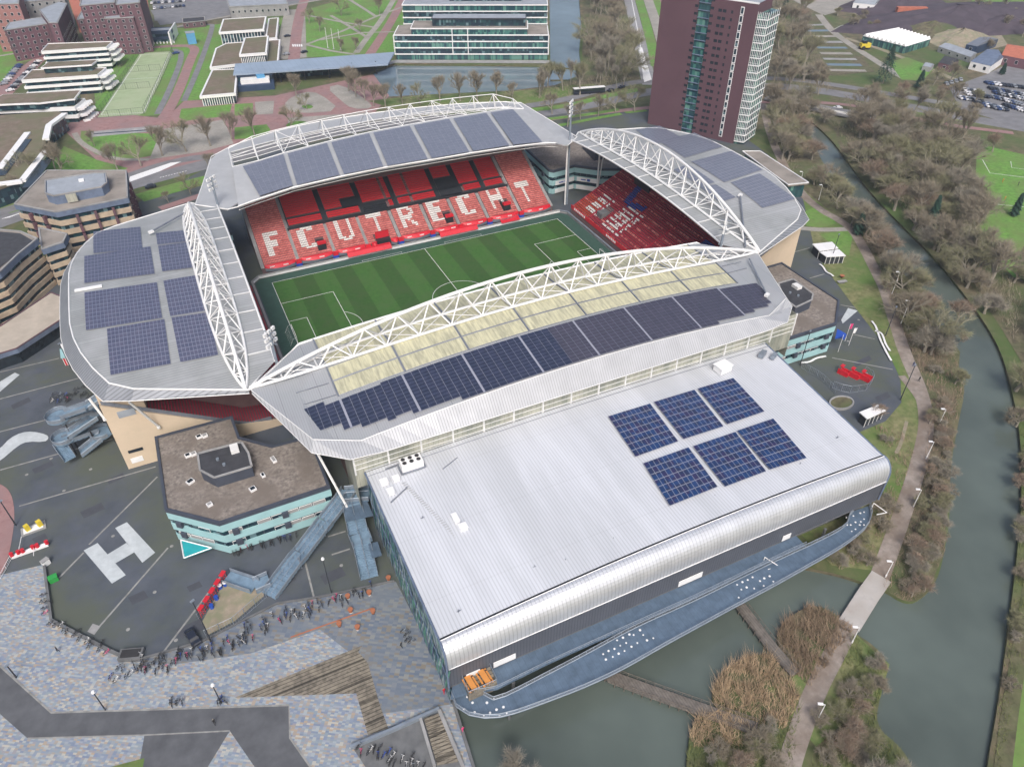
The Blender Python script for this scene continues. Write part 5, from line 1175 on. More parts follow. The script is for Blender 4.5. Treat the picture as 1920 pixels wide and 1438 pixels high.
proto('tall', 4, 'twig_grey', spread=.62, upright=1.0, stem=.3); proto('tall', 5, 'twig', spread=.7, upright=.9, stem=.28); proto('tall', 6, 'twig_olive', spread=.75, upright=.8)
proto('wide', 7, 'twig_red', spread=1.2, upright=.2, stem=.12, ntw=6, nl=7); proto('wide', 8, 'twig', spread=1.25, upright=.15, stem=.1, ntw=8, nl=7); proto('wide', 9, 'twig_olive', spread=1.1, upright=.3, stem=.1, ntw=7, nl=7); proto('wide', 10, 'twig_grey', spread=1.15, upright=.3, stem=.1, ntw=7, nl=7)
PR = {}
rt = random.Random(11)
def tree(kind, x, y, h, label, group=None, var=None, name='bare_tree', cat='tree', wide=1.0):
    i = var if var is not None else rt.randrange(len(TP[kind])); key = (kind, i)
    if key not in PR:
        wd, tws, tm = TP[kind][i]; t = thing(name, label, cat, (0, 0, 0)); wd.build('trunk', K['bark'], t); tws.build('crown', K[tm], t); PR[key] = t
    else: t = dup(PR[key])
    t.name = name; t.location = (x, y, -.05); s = h; t.scale = (s*wide, s*wide, s); t.rotation_euler = (0, 0, rt.uniform(0, 6.28)); tag(t, label, cat)
    if group: t['group'] = group
    elif 'group' in t: del t['group']
    return t
def scatter(px, sp, rr, clear=None):
    P = [Vector((p.x, p.y)) for p in Gs(px)]; x0 = min(p.x for p in P); x1 = max(p.x for p in P); y0 = min(p.y for p in P); y1 = max(p.y for p in P); out = []
    x = x0
    while x < x1:
        y = y0
        while y < y1:
            q = Vector((x+rr.uniform(-.4, .4)*sp, y+rr.uniform(-.4, .4)*sp))
            if inside2(q, P) and not in_water(q.x, q.y): out.append(q)
            y += sp
        x += sp
    return out
# individually placed park trees: (u, v of the foot, height, label tail)
PT = [(546, 242, 11, 'on the lawn circle behind the far stand'), (576, 206, 8, 'small one on the gravel court circle'), (556, 182, 12, 'in front of the dark entrance block'), (654, 172, 13, 'first of the row by the long canopy'), (668, 182, 13, 'second of the row by the long canopy'), (685, 190, 12, 'third of the row by the long canopy'), (701, 200, 12, 'fourth of the row by the long canopy'), (723, 204, 12, 'by the red path behind the far roof'),
      (755, 196, 10, 'leftmost of the row south of the pond'), (788, 198, 11, 'second of the row south of the pond'), (825, 192, 13, 'third of the row south of the pond'), (863, 190, 14, 'fourth of the row south of the pond'), (895, 190, 15, 'fifth and broadest of the row south of the pond'), (930, 188, 15, 'sixth of the row south of the pond'), (962, 190, 10, 'slim one at the right end of the pond row'),
      (265, 312, 13, 'on the oval lawn, left one'), (222, 322, 12, 'left of the oval lawn by the small path'), (305, 293, 14, 'between the oval lawn and the paved court'), (350, 285, 14, 'on the paved court left of the far roof'), (395, 275, 14, 'on the paved court, middle one'), (435, 262, 13, 'right of the paved court'), (478, 255, 13, 'on the small lawn behind the far roof'), (178, 275, 8, 'thin sapling on the lawn'),
      (358, 365, 9, 'beside the road left of the far roof'), (400, 330, 10, 'close to the left end of the far roof'), (316, 380, 5, 'young one on the verge by the parked offices'), (38, 372, 10, 'in front of the brown roofed complex, left one'), (60, 345, 13, 'in front of the brown roofed complex, middle one'), (120, 330, 14, 'in front of the brown roofed complex, right one'), (105, 322, 13, 'beside the brown roofed complex'),
      (1035, 215, 11, 'first in the verge row right of the far roof'), (1064, 238, 11, 'beside the corner floodlight'), (1088, 224, 9, 'third in the verge row'), (1122, 218, 11, 'fourth in the verge row'), (1154, 212, 11, 'fifth in the verge row'), (1190, 210, 13, 'last in the verge row by the tower'),
      (640, 30, 12, 'on the campus lawn, left of the crossing paths'), (600, 60, 10, 'near the flagpoles'), (712, 28, 12, 'on the campus lawn beside the red path'), (676, 62, 9, 'on the campus lawn below the crossing'), (580, 45, 10, 'at the left edge of the campus lawn'), (640, 98, 8, 'by the flagpoles near the canopy'), (668, 95, 8, 'at the right of the flagpoles')]
for u, v, h, lb in PT:
    p = G(u, v); tree('park', p.x, p.y, h, 'bare tree '+lb)
# woods
def pxy(p, z=0):
    w_ = Vector((p[0], p[1], z))-CP; return (960+FPX*w_.dot(_r)/w_.dot(_f), 719-FPX*w_.dot(_u)/w_.dot(_f))
HUE = {'twig': 'brown', 'twig_olive': 'olive', 'twig_grey': 'grey', 'twig_red': 'reddish'}
def wood(px, sp, h, kinds, label, group, rr, lim=999, wide=1.0, name='bare_tree', cat='tree'):
    P = scatter(px, sp, rr); rr.shuffle(P); P = P[:lim]; UV = [pxy(q) for q in P]; cu = sorted(u for u, v in UV); cv = sorted(v for u, v in UV); n = len(P)
    for q, (u, v) in zip(P, UV):
        k = rr.choice(kinds); i = rr.randrange(len(TP[k])); s = rr.uniform(.75, 1.15); tone = HUE[TP[k][i][2]]; sz = 'small' if s < .88 else 'tall' if s > 1.02 else 'mid sized'
        pv_ = 'upper' if v <= cv[n//3] else 'lower' if v >= cv[2*n//3] else 'middle'; pu = 'left' if u <= cu[n//3] else 'right' if u >= cu[2*n//3] else 'centre'
        tree(k, q.x, q.y, h*s, '%s %s %s, %s %s' % (sz, tone, label, pv_, pu), group, i, name=name, cat=cat, wide=wide)
    return len(P)
rw = random.Random(21); cnt = 0
cnt += wood([(1095, 130), (1100, 10), (1115, -60), (1165, -60), (1182, 60), (1190, 150), (1130, 158)], 13, 17, ['tall', 'park'], 'bare tree between canal and north road', 'trees along the canal wood', rw, 36, 1.45)
cnt += wood([(985, 172), (1030, 160), (1090, 140), (1190, 150), (1190, 165), (1080, 182), (1000, 186)], 9, 14, ['tall'], 'slender bare tree right of the pond', 'slender trees right of the pond', rw, 24)
cnt += wood([(1440, 10), (1500, 30), (1530, 110), (1580, 170), (1530, 190), (1450, 175), (1440, 100)], 12, 15, ['park', 'wide', 'tall'], 'bare tree behind the purple tower', 'trees behind the tower', rw, 26, 1.5)
cnt += wood([(1440, 195), (1500, 190), (1530, 215), (1490, 260), (1500, 300), (1480, 330), (1450, 290)], 7.5, 13, ['wide', 'park'], 'bare tree between tower and river', 'trees between tower and river', rw, 26, 1.25)
cnt += wood([(1560, 185), (1660, 195), (1740, 215), (1800, 250), (1830, 300), (1700, 270), (1600, 235)], 12, 14, ['park', 'tall'], 'bare tree lining the main road', 'trees lining the road on the right', rw, 30, 1.3)
cnt += wood([(1600, 235), (1700, 262), (1800, 300), (1836, 400), (1850, 470), (1900, 530), (1860, 560), (1800, 490), (1720, 400), (1640, 330)], 8.6, 14, ['wide', 'park', 'tall'], 'bare tree in the dense river wood', 'dense wood right of the river', rw, 56, 1.5)
cnt += wood([(1515, 345), (1560, 345), (1620, 420), (1680, 500), (1735, 570), (1780, 640), (1770, 690), (1700, 640), (1650, 520), (1600, 430)], 6.6, 11, ['wide', 'park'], 'bare tree between path and river', 'low trees along the riverside path', rw, 40, 1.3)
cnt += wood([(1900, 480), (1960, 470), (2000, 720), (1940, 720), (1895, 610)], 10, 10, ['wide', 'park'], 'bare tree on the far bank', 'trees at the right edge', rw, 14, 1.3)
cnt += wood([(1585, 280), (1625, 300), (1720, 400), (1800, 470), (1850, 560), (1905, 680), (1925, 760), (1915, 780), (1880, 650), (1810, 530), (1700, 410), (1600, 310)], 8.5, 12, ['wide', 'park'], 'bare tree overhanging the right bank', 'trees on the right bank', rw, 26, 1.35)
cnt += wood([(1660, 160), (1780, 150), (1850, 210), (1780, 220), (1660, 190)], 13, 10, ['park', 'wide'], 'bare tree by the crowded car park', 'trees in the gardens', rw, 16)
cnt += wood([(1560, 25), (1620, 30), (1660, 60), (1600, 60)], 12, 8, ['wide'], 'bush beside the nursery beds', 'bushes by the nursery', rw, 10, name='shrub', cat='shrub')
cnt += wood([(1800, -20), (1880, 20), (1960, 60), (1960, 95), (1850, 60)], 16, 11, ['park', 'wide'], 'bare tree edging the far meadow', 'trees edging the far meadow', rw, 14)
# big riverside trees seen against the water
for u, v, h, var, lb in [(1745, 665, 15, 3, 'large spreading bare tree leaning over the river by the tall lamp'), (1790, 610, 11, 0, 'reddish bare tree beside the river bend'), (1700, 620, 9, 2, 'olive bare tree just right of the riverside path'), (1905, 800, 9, 1, 'dark bare tree hanging over the water at the right edge'), (975, 1470, 11, 3, 'pale grey bare tree at the bottom edge by the moat'), (1660, 1470, 10, 3, 'pale willow like tree at the bottom right of the islet'), (1340, 1480, 7, 2, 'yellow green shrubby tree at the lower end of the reeds'), (1790, 720, 8, 2, 'bushy tree on the bank above the open water'), (1725, 600, 9, 1, 'brown tree by the middle lamp of the riverside path'), (1845, 95, 12, 1, 'bare tree behind the greenhouse yard'), (1860, 285, 11, 0, 'lone red brown tree at the corner of the sports field'), (1925, 900, 8, 0, 'bush on the right bank of the river')]:
    p = G(u, v); tree('wide', p.x, p.y, h, lb, None, var)
shr = [(1765, 760), (1775, 820), (1760, 880), (1755, 930), (1745, 985), (1740, 1040), (1720, 1085), (1700, 1105), (1725, 950), (1735, 890), (1748, 1000), (1750, 700), (1710, 1060), (1640, 780), (1660, 830), (1650, 880), (1600, 1040), (1570, 1055), (1625, 1060), (1615, 1000), (1560, 1050), (1660, 940), (1590, 1375), (1560, 1400), (1610, 1330), (1545, 1430), (1640, 1290), (1600, 1430), (1570, 1340), (1630, 1400), (1420, 1400), (1380, 1430), (1330, 1420), (1440, 1370), (1530, 1350), (1800, 640), (1690, 560), (1655, 545), (1905, 1000), (1915, 1080), (1912, 880), (1900, 1200), (1895, 1290)]
rs_ = random.Random(31)
for P_, n_ in (([(1745, 745), (1790, 790), (1782, 900), (1772, 1030), (1735, 1112), (1700, 1125), (1715, 1010), (1735, 900)], 34), ([(1600, 1190), (1662, 1245), (1640, 1330), (1660, 1430), (1560, 1438), (1580, 1300)], 16), ([(1560, 1040), (1640, 960), (1690, 900), (1640, 1060), (1600, 1075)], 9), ([(1300, 1400), (1440, 1390), (1460, 1438), (1290, 1438)], 6), ([(1905, 800), (1940, 800), (1920, 1150), (1895, 1280)], 10)):
    Q_ = [Vector(p) for p in P_]; k_ = 0
    while k_ < n_:
        q = Vector((rs_.uniform(min(p.x for p in Q_), max(p.x for p in Q_)), rs_.uniform(min(p.y for p in Q_), max(p.y for p in Q_))))
        if inside2(q, Q_): shr.append((q.x, q.y)); k_ += 1
for u, v in shr:
    p = G(u, v); vi = rt.randrange(4); hs = rt.uniform(3.0, 5.5); ar = 'on the islet' if (v > 1180 and u < 1700) else 'on the right bank' if u > 1850 else 'beside the hall walkway' if u < 1630 else 'on the left river bank'
    tree('wide', p.x, p.y, hs, '%s %s leafless shrub %s, %s' % ('low' if hs < 4.2 else 'bigger', HUE[TP['wide'][vi][2]], ar, ('beside the water' if (u > 1765 or (u < 1700 and v > 1180 and u > 1620)) else 'away from the water')+(' near the top' if v < 860 else ' near the bottom' if v > 1330 else ' halfway down' if v < 1050 else ' lower down')), 'shrubs on the banks', vi, 'shrub', 'shrub', 1.3)
for k_, (u, v, h, i) in enumerate([(1500, 262, 12, 3), (1522, 300, 12, 0), (1545, 345, 13, 1), (1572, 378, 12, 2), (1600, 405, 12, 3), (1628, 445, 13, 1), (1655, 478, 12, 0), (1685, 515, 13, 3), (1718, 555, 12, 2), (1600, 300, 13, 1), (1640, 352, 13, 3), (1676, 395, 13, 0), (1712, 432, 13, 1), (1750, 468, 13, 3), (1780, 505, 12, 2), (1812, 540, 12, 1), (1845, 588, 11, 3), (1478, 300, 12, 2), (1462, 265, 12, 1), (1545, 230, 12, 3)]):
    p = G(u, v); u_, v_ = u, v; tree('wide', p.x, p.y, h, '%s bare tree leaning over the upper river, %s' % (HUE[TP['wide'][i][2]], ('first', 'second', 'third', 'fourth', 'fifth', 'sixth', 'seventh', 'eighth', 'ninth')[k_]+' from the top on the stadium side' if k_ < 9 else ('first', 'second', 'third', 'fourth', 'fifth', 'sixth', 'seventh', 'eighth')[k_-9]+' from the top on the far side' if k_ < 17 else ('beside the annex', 'just below the tower', 'at the head of the river')[k_-17]), 'trees leaning over the upper river', i, wide=1.35)
print('TREES', cnt+len(PT)+12, 'SHRUBS', len(shr))
# conifers
def conifer(u, v, h, wd, label, n=26):
    p = G(u, v); t = thing('conifer', label, 'tree', (p.x, p.y, 0)); m_ = MB(); m_.tube(p, p+Vector((0, 0, h*.9)), .3, .05, 6); m_.build('trunk', K['bark'], t)
    r = random.Random(int(u)); m_ = MB()
    for i in range(n*60):
        k = r.random()**.75; a = r.uniform(0, 6.28); z = h*(.08+.92*k); R = wd*(1-k)**.8*(.75+.25*math.sin(a*5+k*30))*r.uniform(.55, 1.0)+.15
        c = p+Vector((math.cos(a)*R, math.sin(a)*R, z)); d = Vector((math.cos(a), math.sin(a), -.35))*r.uniform(.5, 1.1); x = Vector((-math.sin(a), math.cos(a), r.uniform(-.3, .3)))*r.uniform(.2, .45)
        m_.face([c-d*.5-x*.3, c-d*.3+x, c+d*.6, c-d*.3-x])
    m_.build('crown', K['needle'], t)
conifer(1655, 158, 20, 6.5, 'tall dark spruce beside the garden lawn'); conifer(1607, 440, 8.5, 2.2, 'dark green ivy column beside the riverside path'); conifer(1470, 25, 11, 4, 'dark conifer at the top behind the tower'); conifer(1722, 165, 9, 2.6, 'dark evergreen by the garden road'); conifer(1740, 430, 13, 2.4, 'ivy covered tree in the dense wood'); conifer(1900, 405, 9, 1.8, 'ivy covered tree at the edge of the sports field'); conifer(1878, 140, 6, 1.8, 'small evergreen beside the white courtyard')
conifer(1830, 30, 9, 4, 'dark evergreen near the far meadow') if False else None
# undergrowth and reeds
def blades(name, label, cat, polys, dens, h, m, lean=.5, wd=.05, seed=1, base=None):
    r = random.Random(seed); mb = MB()
    for px in polys:
        P = [Vector((p.x, p.y)) for p in Gs(px)]; x0 = min(p.x for p in P); x1 = max(p.x for p in P); y0 = min(p.y for p in P); y1 = max(p.y for p in P)
        n = int((x1-x0)*(y1-y0)*dens)
        for _ in range(n):
            q = Vector((r.uniform(x0, x1), r.uniform(y0, y1)))
            if not inside2(q, P) or in_water(q.x, q.y) and base is None: continue
            cl = noise.noise(Vector((q.x*.35, q.y*.35, seed)))
            if cl < -.15 and r.random() < .6: continue
            z = 0 if base is None else base; c2_ = noise.noise(Vector((q.x*1.1, q.y*1.1, seed+9.0))); hh = h*r.uniform(.35, 1.15)*max(.25, 1+cl*.9+c2_*.8); a = r.uniform(0, 6.28); l = Vector((math.cos(a), math.sin(a), 0))*hh*lean*r.random()+Vector((math.cos(c2_*5+1), math.sin(c2_*5+1), 0))*hh*.55; x = Vector((-math.sin(a), math.cos(a), 0))*wd
            b = Vector((q.x, q.y, z)); mb.face([b-x, b+x, b+l+Vector((0, 0, hh))])
    o = mb.build(name, K[m] if isinstance(m, str) else m); return tag(o, label, cat, None, 'stuff')
blades('reeds', 'tan dry reeds at the water edge of the islet', 'reeds', [[(1332, 1300), (1348, 1262), (1400, 1226), (1445, 1224), (1480, 1270), (1500, 1310), (1470, 1370), (1400, 1350), (1340, 1325)], [(1302, 1342), (1350, 1335), (1420, 1372), (1400, 1400), (1300, 1400), (1288, 1370)]], 28, 1.7, 'reed', .95, .055, 2)
blades('reeds', 'brown dry reeds beside the pale bridge', 'reeds', [[(1455, 1182), (1495, 1145), (1530, 1132), (1575, 1152), (1598, 1182), (1560, 1235), (1520, 1290), (1490, 1262), (1462, 1222)]], 28, 1.6, 'reedbrown', .95, .055, 3)
blades('undergrowth', 'tangled brown and olive undergrowth on the islet', 'undergrowth', [[(1340, 1380), (1470, 1370), (1500, 1310), (1480, 1500), (1280, 1500), (1285, 1400)], [(1600, 1190), (1668, 1245), (1652, 1300), (1640, 1360), (1700, 1430), (1700, 1500), (1500, 1500), (1560, 1330), (1580, 1240)]], 11, 1.2, 'bush', .7, .05, 4)
blades('undergrowth', 'brown undergrowth on the bank left of the river', 'undergrowth', [[(1745, 740), (1790, 800), (1780, 900), (1770, 1040), (1732, 1118), (1700, 1132), (1655, 1100), (1690, 1020), (1725, 900), (1742, 800)], [(1640, 800), (1700, 800), (1715, 850), (1680, 950), (1640, 1060), (1560, 1070), (1600, 990), (1680, 900)], [(1620, 430), (1700, 540), (1790, 665), (1812, 725), (1790, 800), (1745, 740), (1700, 640), (1650, 520)]], 7, 1.0, 'twig_red', .8, .045, 5)
blades('undergrowth', 'brown brushwood under the dense wood right of the river', 'undergrowth', [[(1560, 225), (1700, 260), (1820, 300), (1850, 470), (1920, 560), (1900, 640), (1800, 500), (1700, 400), (1600, 300)]], 2.2, 1.6, 'twig', .8, .07, 6)
blades('undergrowth', 'brushwood behind the tower and along the road', 'undergrowth', [[(1440, 20), (1520, 60), (1560, 170), (1450, 190)], [(1430, 200), (1540, 195), (1500, 300), (1480, 340)], [(1095, 130), (1110, -20), (1165, -20), (1190, 150), (1060, 185), (985, 186)]], 1.0, 2.0, 'twig', .8, .09, 7)
blades('undergrowth', 'rough growth along the right bank of the river', 'undergrowth', [[(1905, 760), (1945, 760), (1945, 1150), (1900, 1300), (1880, 1438), (1852, 1500), (1870, 1340), (1895, 1160), (1918, 950)]], 6, 1.1, 'bush', .8, .05, 8)
# ------------------------------------------------------------------ background buildings
WIN = {}
def window_part(t, a, b, x, z, w_, h_, m='winddark', frame='white', nm='window'):
    # one window as a part, a frame box with a dark pane proud of the wall; mesh shared
    a = Vector((a[0], a[1], 0)); b = Vector((b[0], b[1], 0)); d = (b-a).normalized(); p = a+d*x; key = (w_, h_, m, frame); rz = math.atan2(d.y, d.x)
    if key not in WIN:
        mb = MB(); 
        mb.box((0, 0, 0), (w_, .12, h_), 0, 1); mb.box((0, -.05, 0), (w_-.16, .1, h_-.16), 0, 0)
        me = bpy.data.meshes.new(nm); me.from_pydata([tuple(v) for v in mb.v], [], mb.f); me.materials.append(K[m]); me.materials.append(K[frame]); me.polygons.foreach_set('material_index', mb.m); WIN[key] = me
    o = bpy.data.objects.new(nm, WIN[key]); COL.objects.link(o); o.parent = t; o.location = Vector((p.x, p.y, z))-ORG[t.name]; o.rotation_euler = (0, 0, rz); return o
def centre(P): return (sum(p[0] for p in P)/len(P), sum(p[1] for p in P)/len(P), 0)
def ccw2(P):
    P = [(p[0], p[1]) for p in P]; a = sum(P[i][0]*P[(i+1) % len(P)][1]-P[(i+1) % len(P)][0]*P[i][1] for i in range(len(P))); return P if a > 0 else P[::-1]
def slabs(t, poly, levels, roof, zr, edge=None, eh=.5, ed=.35):
    for z0, z1, d, m, nm in levels:
        m_ = MB(); m_.prism(inset(poly, d) if d else poly, z0, z1, bottom=True); m_.build(nm, K[m], t)
    m_ = MB(); m_.prism(inset(poly, .4), zr, zr+.05, nosides=True); m_.build('roof', K[roof], t)
    if edge:
        m_ = MB(); n = len(poly); q = inset(poly, ed/2)
        for i in range(n): j = (i+1) % n; m_.beam((q[i][0], q[i][1], zr+eh/2-.1), (q[j][0], q[j][1], zr+eh/2-.1), ed, eh)
        m_.build('parapet', K[edge], t)
def banded(name, label, poly, h, n, wallm, glassm, roof, edge, fl0=0.0, cat='building', prop=.45, off=.3, over=0.0):
    poly = ccw2(poly); t = thing(name, label, cat, centre(poly)); L = []; fh = (h-fl0)/n
    if fl0: L.append((0, fl0, off+.6, 'winddark', 'ground_floor'))
    for i in range(n):
        z = fl0+i*fh; L.append((z, z+fh*(1-prop), off, glassm, 'window_strip')); L.append((z+fh*(1-prop), z+fh, 0, wallm, 'wall_band'))
    slabs(t, poly, L, roof, h, edge); return t, poly
# white terraced dormitories
for k, (P, P2, lb) in enumerate([([(77, 98), (200, 90), (212, 79), (90, 83)], None, 'the farthest of three with green brown roof'), ([(40, 152), (183, 142), (200, 128), (60, 132)], [(76, 128), (172, 122), (184, 113), (90, 117)], 'the middle one of three with a raised top floor'), ([(-60, 210), (140, 202), (160, 186), (-10, 190)], [(72, 194), (140, 186), (152, 170), (5, 178), (-30, 198), (60, 194)], 'the nearest of three beside the sports courts')]):
    z = (11.5, 9.0, 7.2)[k]; q = [G(u, v, z) for u, v in P]
    t, poly = banded('terraced_block', 'white balcony block with dark windows, '+lb, q, z, (4, 3, 2)[k], 'white', 'glass', 'sedum', 'white', prop=.42, off=.9)
    if P2:
        q2 = ccw2([G(u, v, z+3.2) for u, v in P2]); m_ = MB(); m_.prism(inset(q2, .9), z, z+2.6); m_.build('top_floor', K['glass'], t); m_ = MB(); m_.prism(q2, z+2.6, z+3.3, bottom=True); m_.build('top_band', K['white'], t); m_ = MB(); m_.prism(inset(q2, .4), z+3.3, z+3.35, nosides=True); m_.build('roof', K['sedum'], t)
    a, b = q[1], q[2]; d = (b-a); r = random.Random(k)
    for lv in range(3):
        for j in range(5): m_ = MB(); c = a.lerp(b, (j+.5)/5)+Vector((1.6+lv*.5, 0, 0)); m_.box((c.x, c.y, z-1.2-lv*2.9), (3.0, 2.0, 1.1), .3); m_.build('balcony', K['white'], t)
# brown roofed complex at the left edge
t = thing('low_complex', 'low brown roofed complex with white angular edges at the left edge', 'building', (-125, 205, 0))
q = ccw2([G(u, v, 7.5) for u, v in [(-80, 222), (108, 209), (122, 214), (88, 240), (85, 262), (60, 330), (-80, 380)]]); m_ = MB(); m_.prism(inset(q, .5), 0, 7.2); m_.build('wall', K['glass'], t); m_ = MB(); m_.prism(q, 6.6, 7.5, bottom=True); m_.build('roof', K['sedum'], t)
for a, b in (((122, 214), (92, 236)), ((92, 236), (86, 262)), ((52, 250), (0, 318)), ((86, 284), (42, 340)), ((42, 340), (0, 346))):
    m_ = MB(); A_, B_ = G(*a, 7.6), G(*b, 7.6); m_.beam(A_, B_, 2.6, 1.0); m_.build('white_edge', K['white'], t)
for a, b in (((50, 262), (0, 330)), ((88, 300), (52, 352))):
    m_ = MB(); A_, B_ = G(*a, 7.7), G(*b, 7.7); m_.beam(A_, B_, 4, .25); m_.build('skylight_strip', K['winddark'], t)
# navy pavilion
q = [G(u, v, 6.5) for u, v in [(180, 66), (322, 58), (324, 52), (188, 58)]]; t, _ = banded('pavilion', 'long dark blue pavilion with a white gable end behind the dormitories', q, 6.5, 2, 'navy', 'glass', 'roofgrey', 'navy', prop=.5)
a = G(323, 57, 6.8); m_ = MB(); m_.box((a.x+.3, a.y+6, 3.6), (.8, 26, 7.2), -.25); m_.build('gable', K['white'], t)
m_ = MB(); b0 = G(180, 88); b1 = G(326, 80)
for i in range(24): p = b0.lerp(b1, i/23); m_.box((p.x, p.y-2, .6), (.8, .8, 1.2))
m_.build('planter_row', K['white'], t)
# brick apartment blocks with separate windows
def brick(label, px, h, m, nfl, roof='roofgrey', sp=3.6, lim=60, facade=(0,), name='apartment_block', ww=1.5, wh=1.7):
    P = ccw2([G(u, v, h) for u, v in px]); t = thing(name, label, 'building', centre(P)); m_ = MB(); m_.prism(P, 0, h); m_.build('wall', K[m], t); m_ = MB(); m_.prism(inset(P, .5), h+.3, h+.35, nosides=True); m_.build('roof', K[roof], t)
    m_ = MB(); n = len(P)
    for i in range(n): j = (i+1) % n; m_.beam((P[i][0], P[i][1], h+.2), (P[j][0], P[j][1], h+.2), .5, .5)
    m_.build('parapet', K['concrete'], t); c = 0
    for i in range(n):
        a, b = Vector(P[i]), Vector(P[(i+1) % n]); e = b-a; nrm = Vector((e.y, -e.x)); mid = (a+b)/2
        if nrm.dot(Vector((CP.x, CP.y))-mid) < 0: continue
        k = int(e.length/sp)
        for f in range(nfl):
            for j in range(k):
                if c >= lim: break
                window_part(t, a, b, (j+.5)*e.length/k, (f+.55)*h/nfl, ww, wh); c += 1
    return t
brick('dark brick apartment block at the far left, nearest wing', [(8, 58), (100, 44), (114, 30), (62, 36), (18, 44)], 17, 'brick', 5)
brick('red brick wing with many white windows beside the far left block', [(92, 44), (108, 44), (126, 8), (110, 5), (74, 20)], 21, 'brick', 6)
brick('pinkish brick block behind, at the top left corner', [(-30, 10), (35, 8), (40, -30), (-30, -30)], 26, 'brickpink', 7, lim=50)
brick('pale office block at the top behind the brick wings', [(38, 6), (120, -2), (120, -20), (40, -14)], 20, 'concrete', 5, lim=40)
brick('brown brick block right of the red street', [(145, 38), (196, 32), (210, 12), (158, 14)], 16, 'brick', 5)
brick('brown brick stepped block beside the blue pavilion', [(196, 36), (250, 34), (262, 6), (208, 12)], 20, 'brick', 6)
brick('tall brick tower block at the top edge', [(150, 12), (215, 6), (222, -30), (160, -30)], 27, 'brick', 8, lim=50); brick('tall narrow brick block at the top edge right of the tower block', [(218, 10), (262, 6), (266, -30), (222, -30)], 27, 'brick', 8, lim=40)
brick('long pale industrial shed at the top edge', [(430, 14), (540, 9), (535, -4), (425, 0)], 7, 'concrete', 1, roof='roofgrey', lim=14)
brick('low brick row by the car park', [(343, 44), (384, 40), (384, 33), (342, 36)], 3.5, 'brick', 1, roof='roofdark', lim=10)
# white edged low pavilions with brown roofs
for P, h, lb in [([(374, 182), (442, 176), (446, 130), (397, 132)], 5, 'nearest one with a square skylight'), ([(393, 128), (442, 122), (522, 118), (526, 75), (424, 82), (404, 92)], 4.5, 'large middle one with moss on the roof'), ([(448, 104), (500, 100), (504, 68), (458, 72)], 9, 'raised square box in the middle'), ([(410, 62), (495, 56), (500, 32), (418, 37)], 8.5, 'raised long box at the far end'), ([(497, 74), (519, 72), (523, 34), (503, 36)], 5, 'strip along the avenue')]:
    q = ccw2([G(u, v, h) for u, v in P]); t = thing('pavilion', 'white edged pavilion with brown roof, '+lb, 'building', centre(q)); slabs(t, q, [(0, h-1.1, .9, 'glass', 'glass_wall'), (h-1.1, h, 0, 'white', 'white_edge')], 'sedum', h, 'white', .4, .9)
    for i in range(len(q)):
        a, b = Vector(inset(q, .8)[i]), Vector(inset(q, .8)[(i+1) % len(q)]); e = b-a
        if Vector((e.y, -e.x)).dot(Vector((CP.x, CP.y))-a) > 0 and e.length > 8:
            m_ = MB(); [m_.box((a.lerp(b, j/14).x, a.lerp(b, j/14).y, h/2-.5), (.35, .35, h-1.1)) for j in range(15)]; m_.build('mullion', K['white'], t)
# long blue grey canopy
t = thing('station_canopy', 'very long blue grey canopy roof pointing to the pond', 'canopy', G(580, 130)); q = [G(u, v, z) for u, v, z in [(437, 140, 7.5), (441, 120, 8.3), (740, 98, 6.5), (727, 121, 6.5)]]
m_ = MB(); m_.loft([[q[0].lerp(q[3], i/20) for i in range(21)], [q[1].lerp(q[2], i/20) for i in range(21)]], 20, 0, .7); m_.build('roof', K['roofblue'], t)
m_ = MB()
for i in range(5): p = q[0].lerp(q[3], .3+.16*i)+Vector((0, 6, 0)); m_.tube((p.x, p.y, 0), (p.x, p.y, 7), .3, n=6)
m_.build('column', K['darksteel'], t)
q = [G(u, v, 6.5) for u, v in [(443, 142), (510, 137), (512, 118), (446, 122)]]; t, _ = banded('dark_block', 'dark glazed block with a loading bay under the end of the long canopy', q, 6.4, 2, 'navy', 'glass', 'roofdark', 'navy', prop=.3)
q = [G(u, v, 5) for u, v in [(443, 155), (512, 150), (512, 140), (444, 144)]]; t = thing('loading_bay', 'pale loading bay yard walled in dark steel in front of the dark block', 'building', centre(q)); q = ccw2(q)
m_ = MB(); m_.prism(q, 0, 3); m_.build('wall', K['navy'], t); m_ = MB(); m_.prism(inset(q, 2), 3.05, 5.2); m_.build('white_unit', K['whitesteel'], t); m_ = MB(); c = centre(q); m_.box((c[0]+3, c[1], 5.6), (4, 4, 2)); m_.build('blue_tank', K['cyan'], t)
q = [G(u, v, 4.5) for u, v in [(515, 132), (620, 125), (620, 118), (515, 126)]]; t, _ = banded('hall_under_canopy', 'dark glazed waiting hall under the long canopy', q, 4.6, 1, 'navy', 'glass', 'roofdark', 'navy', prop=.2)
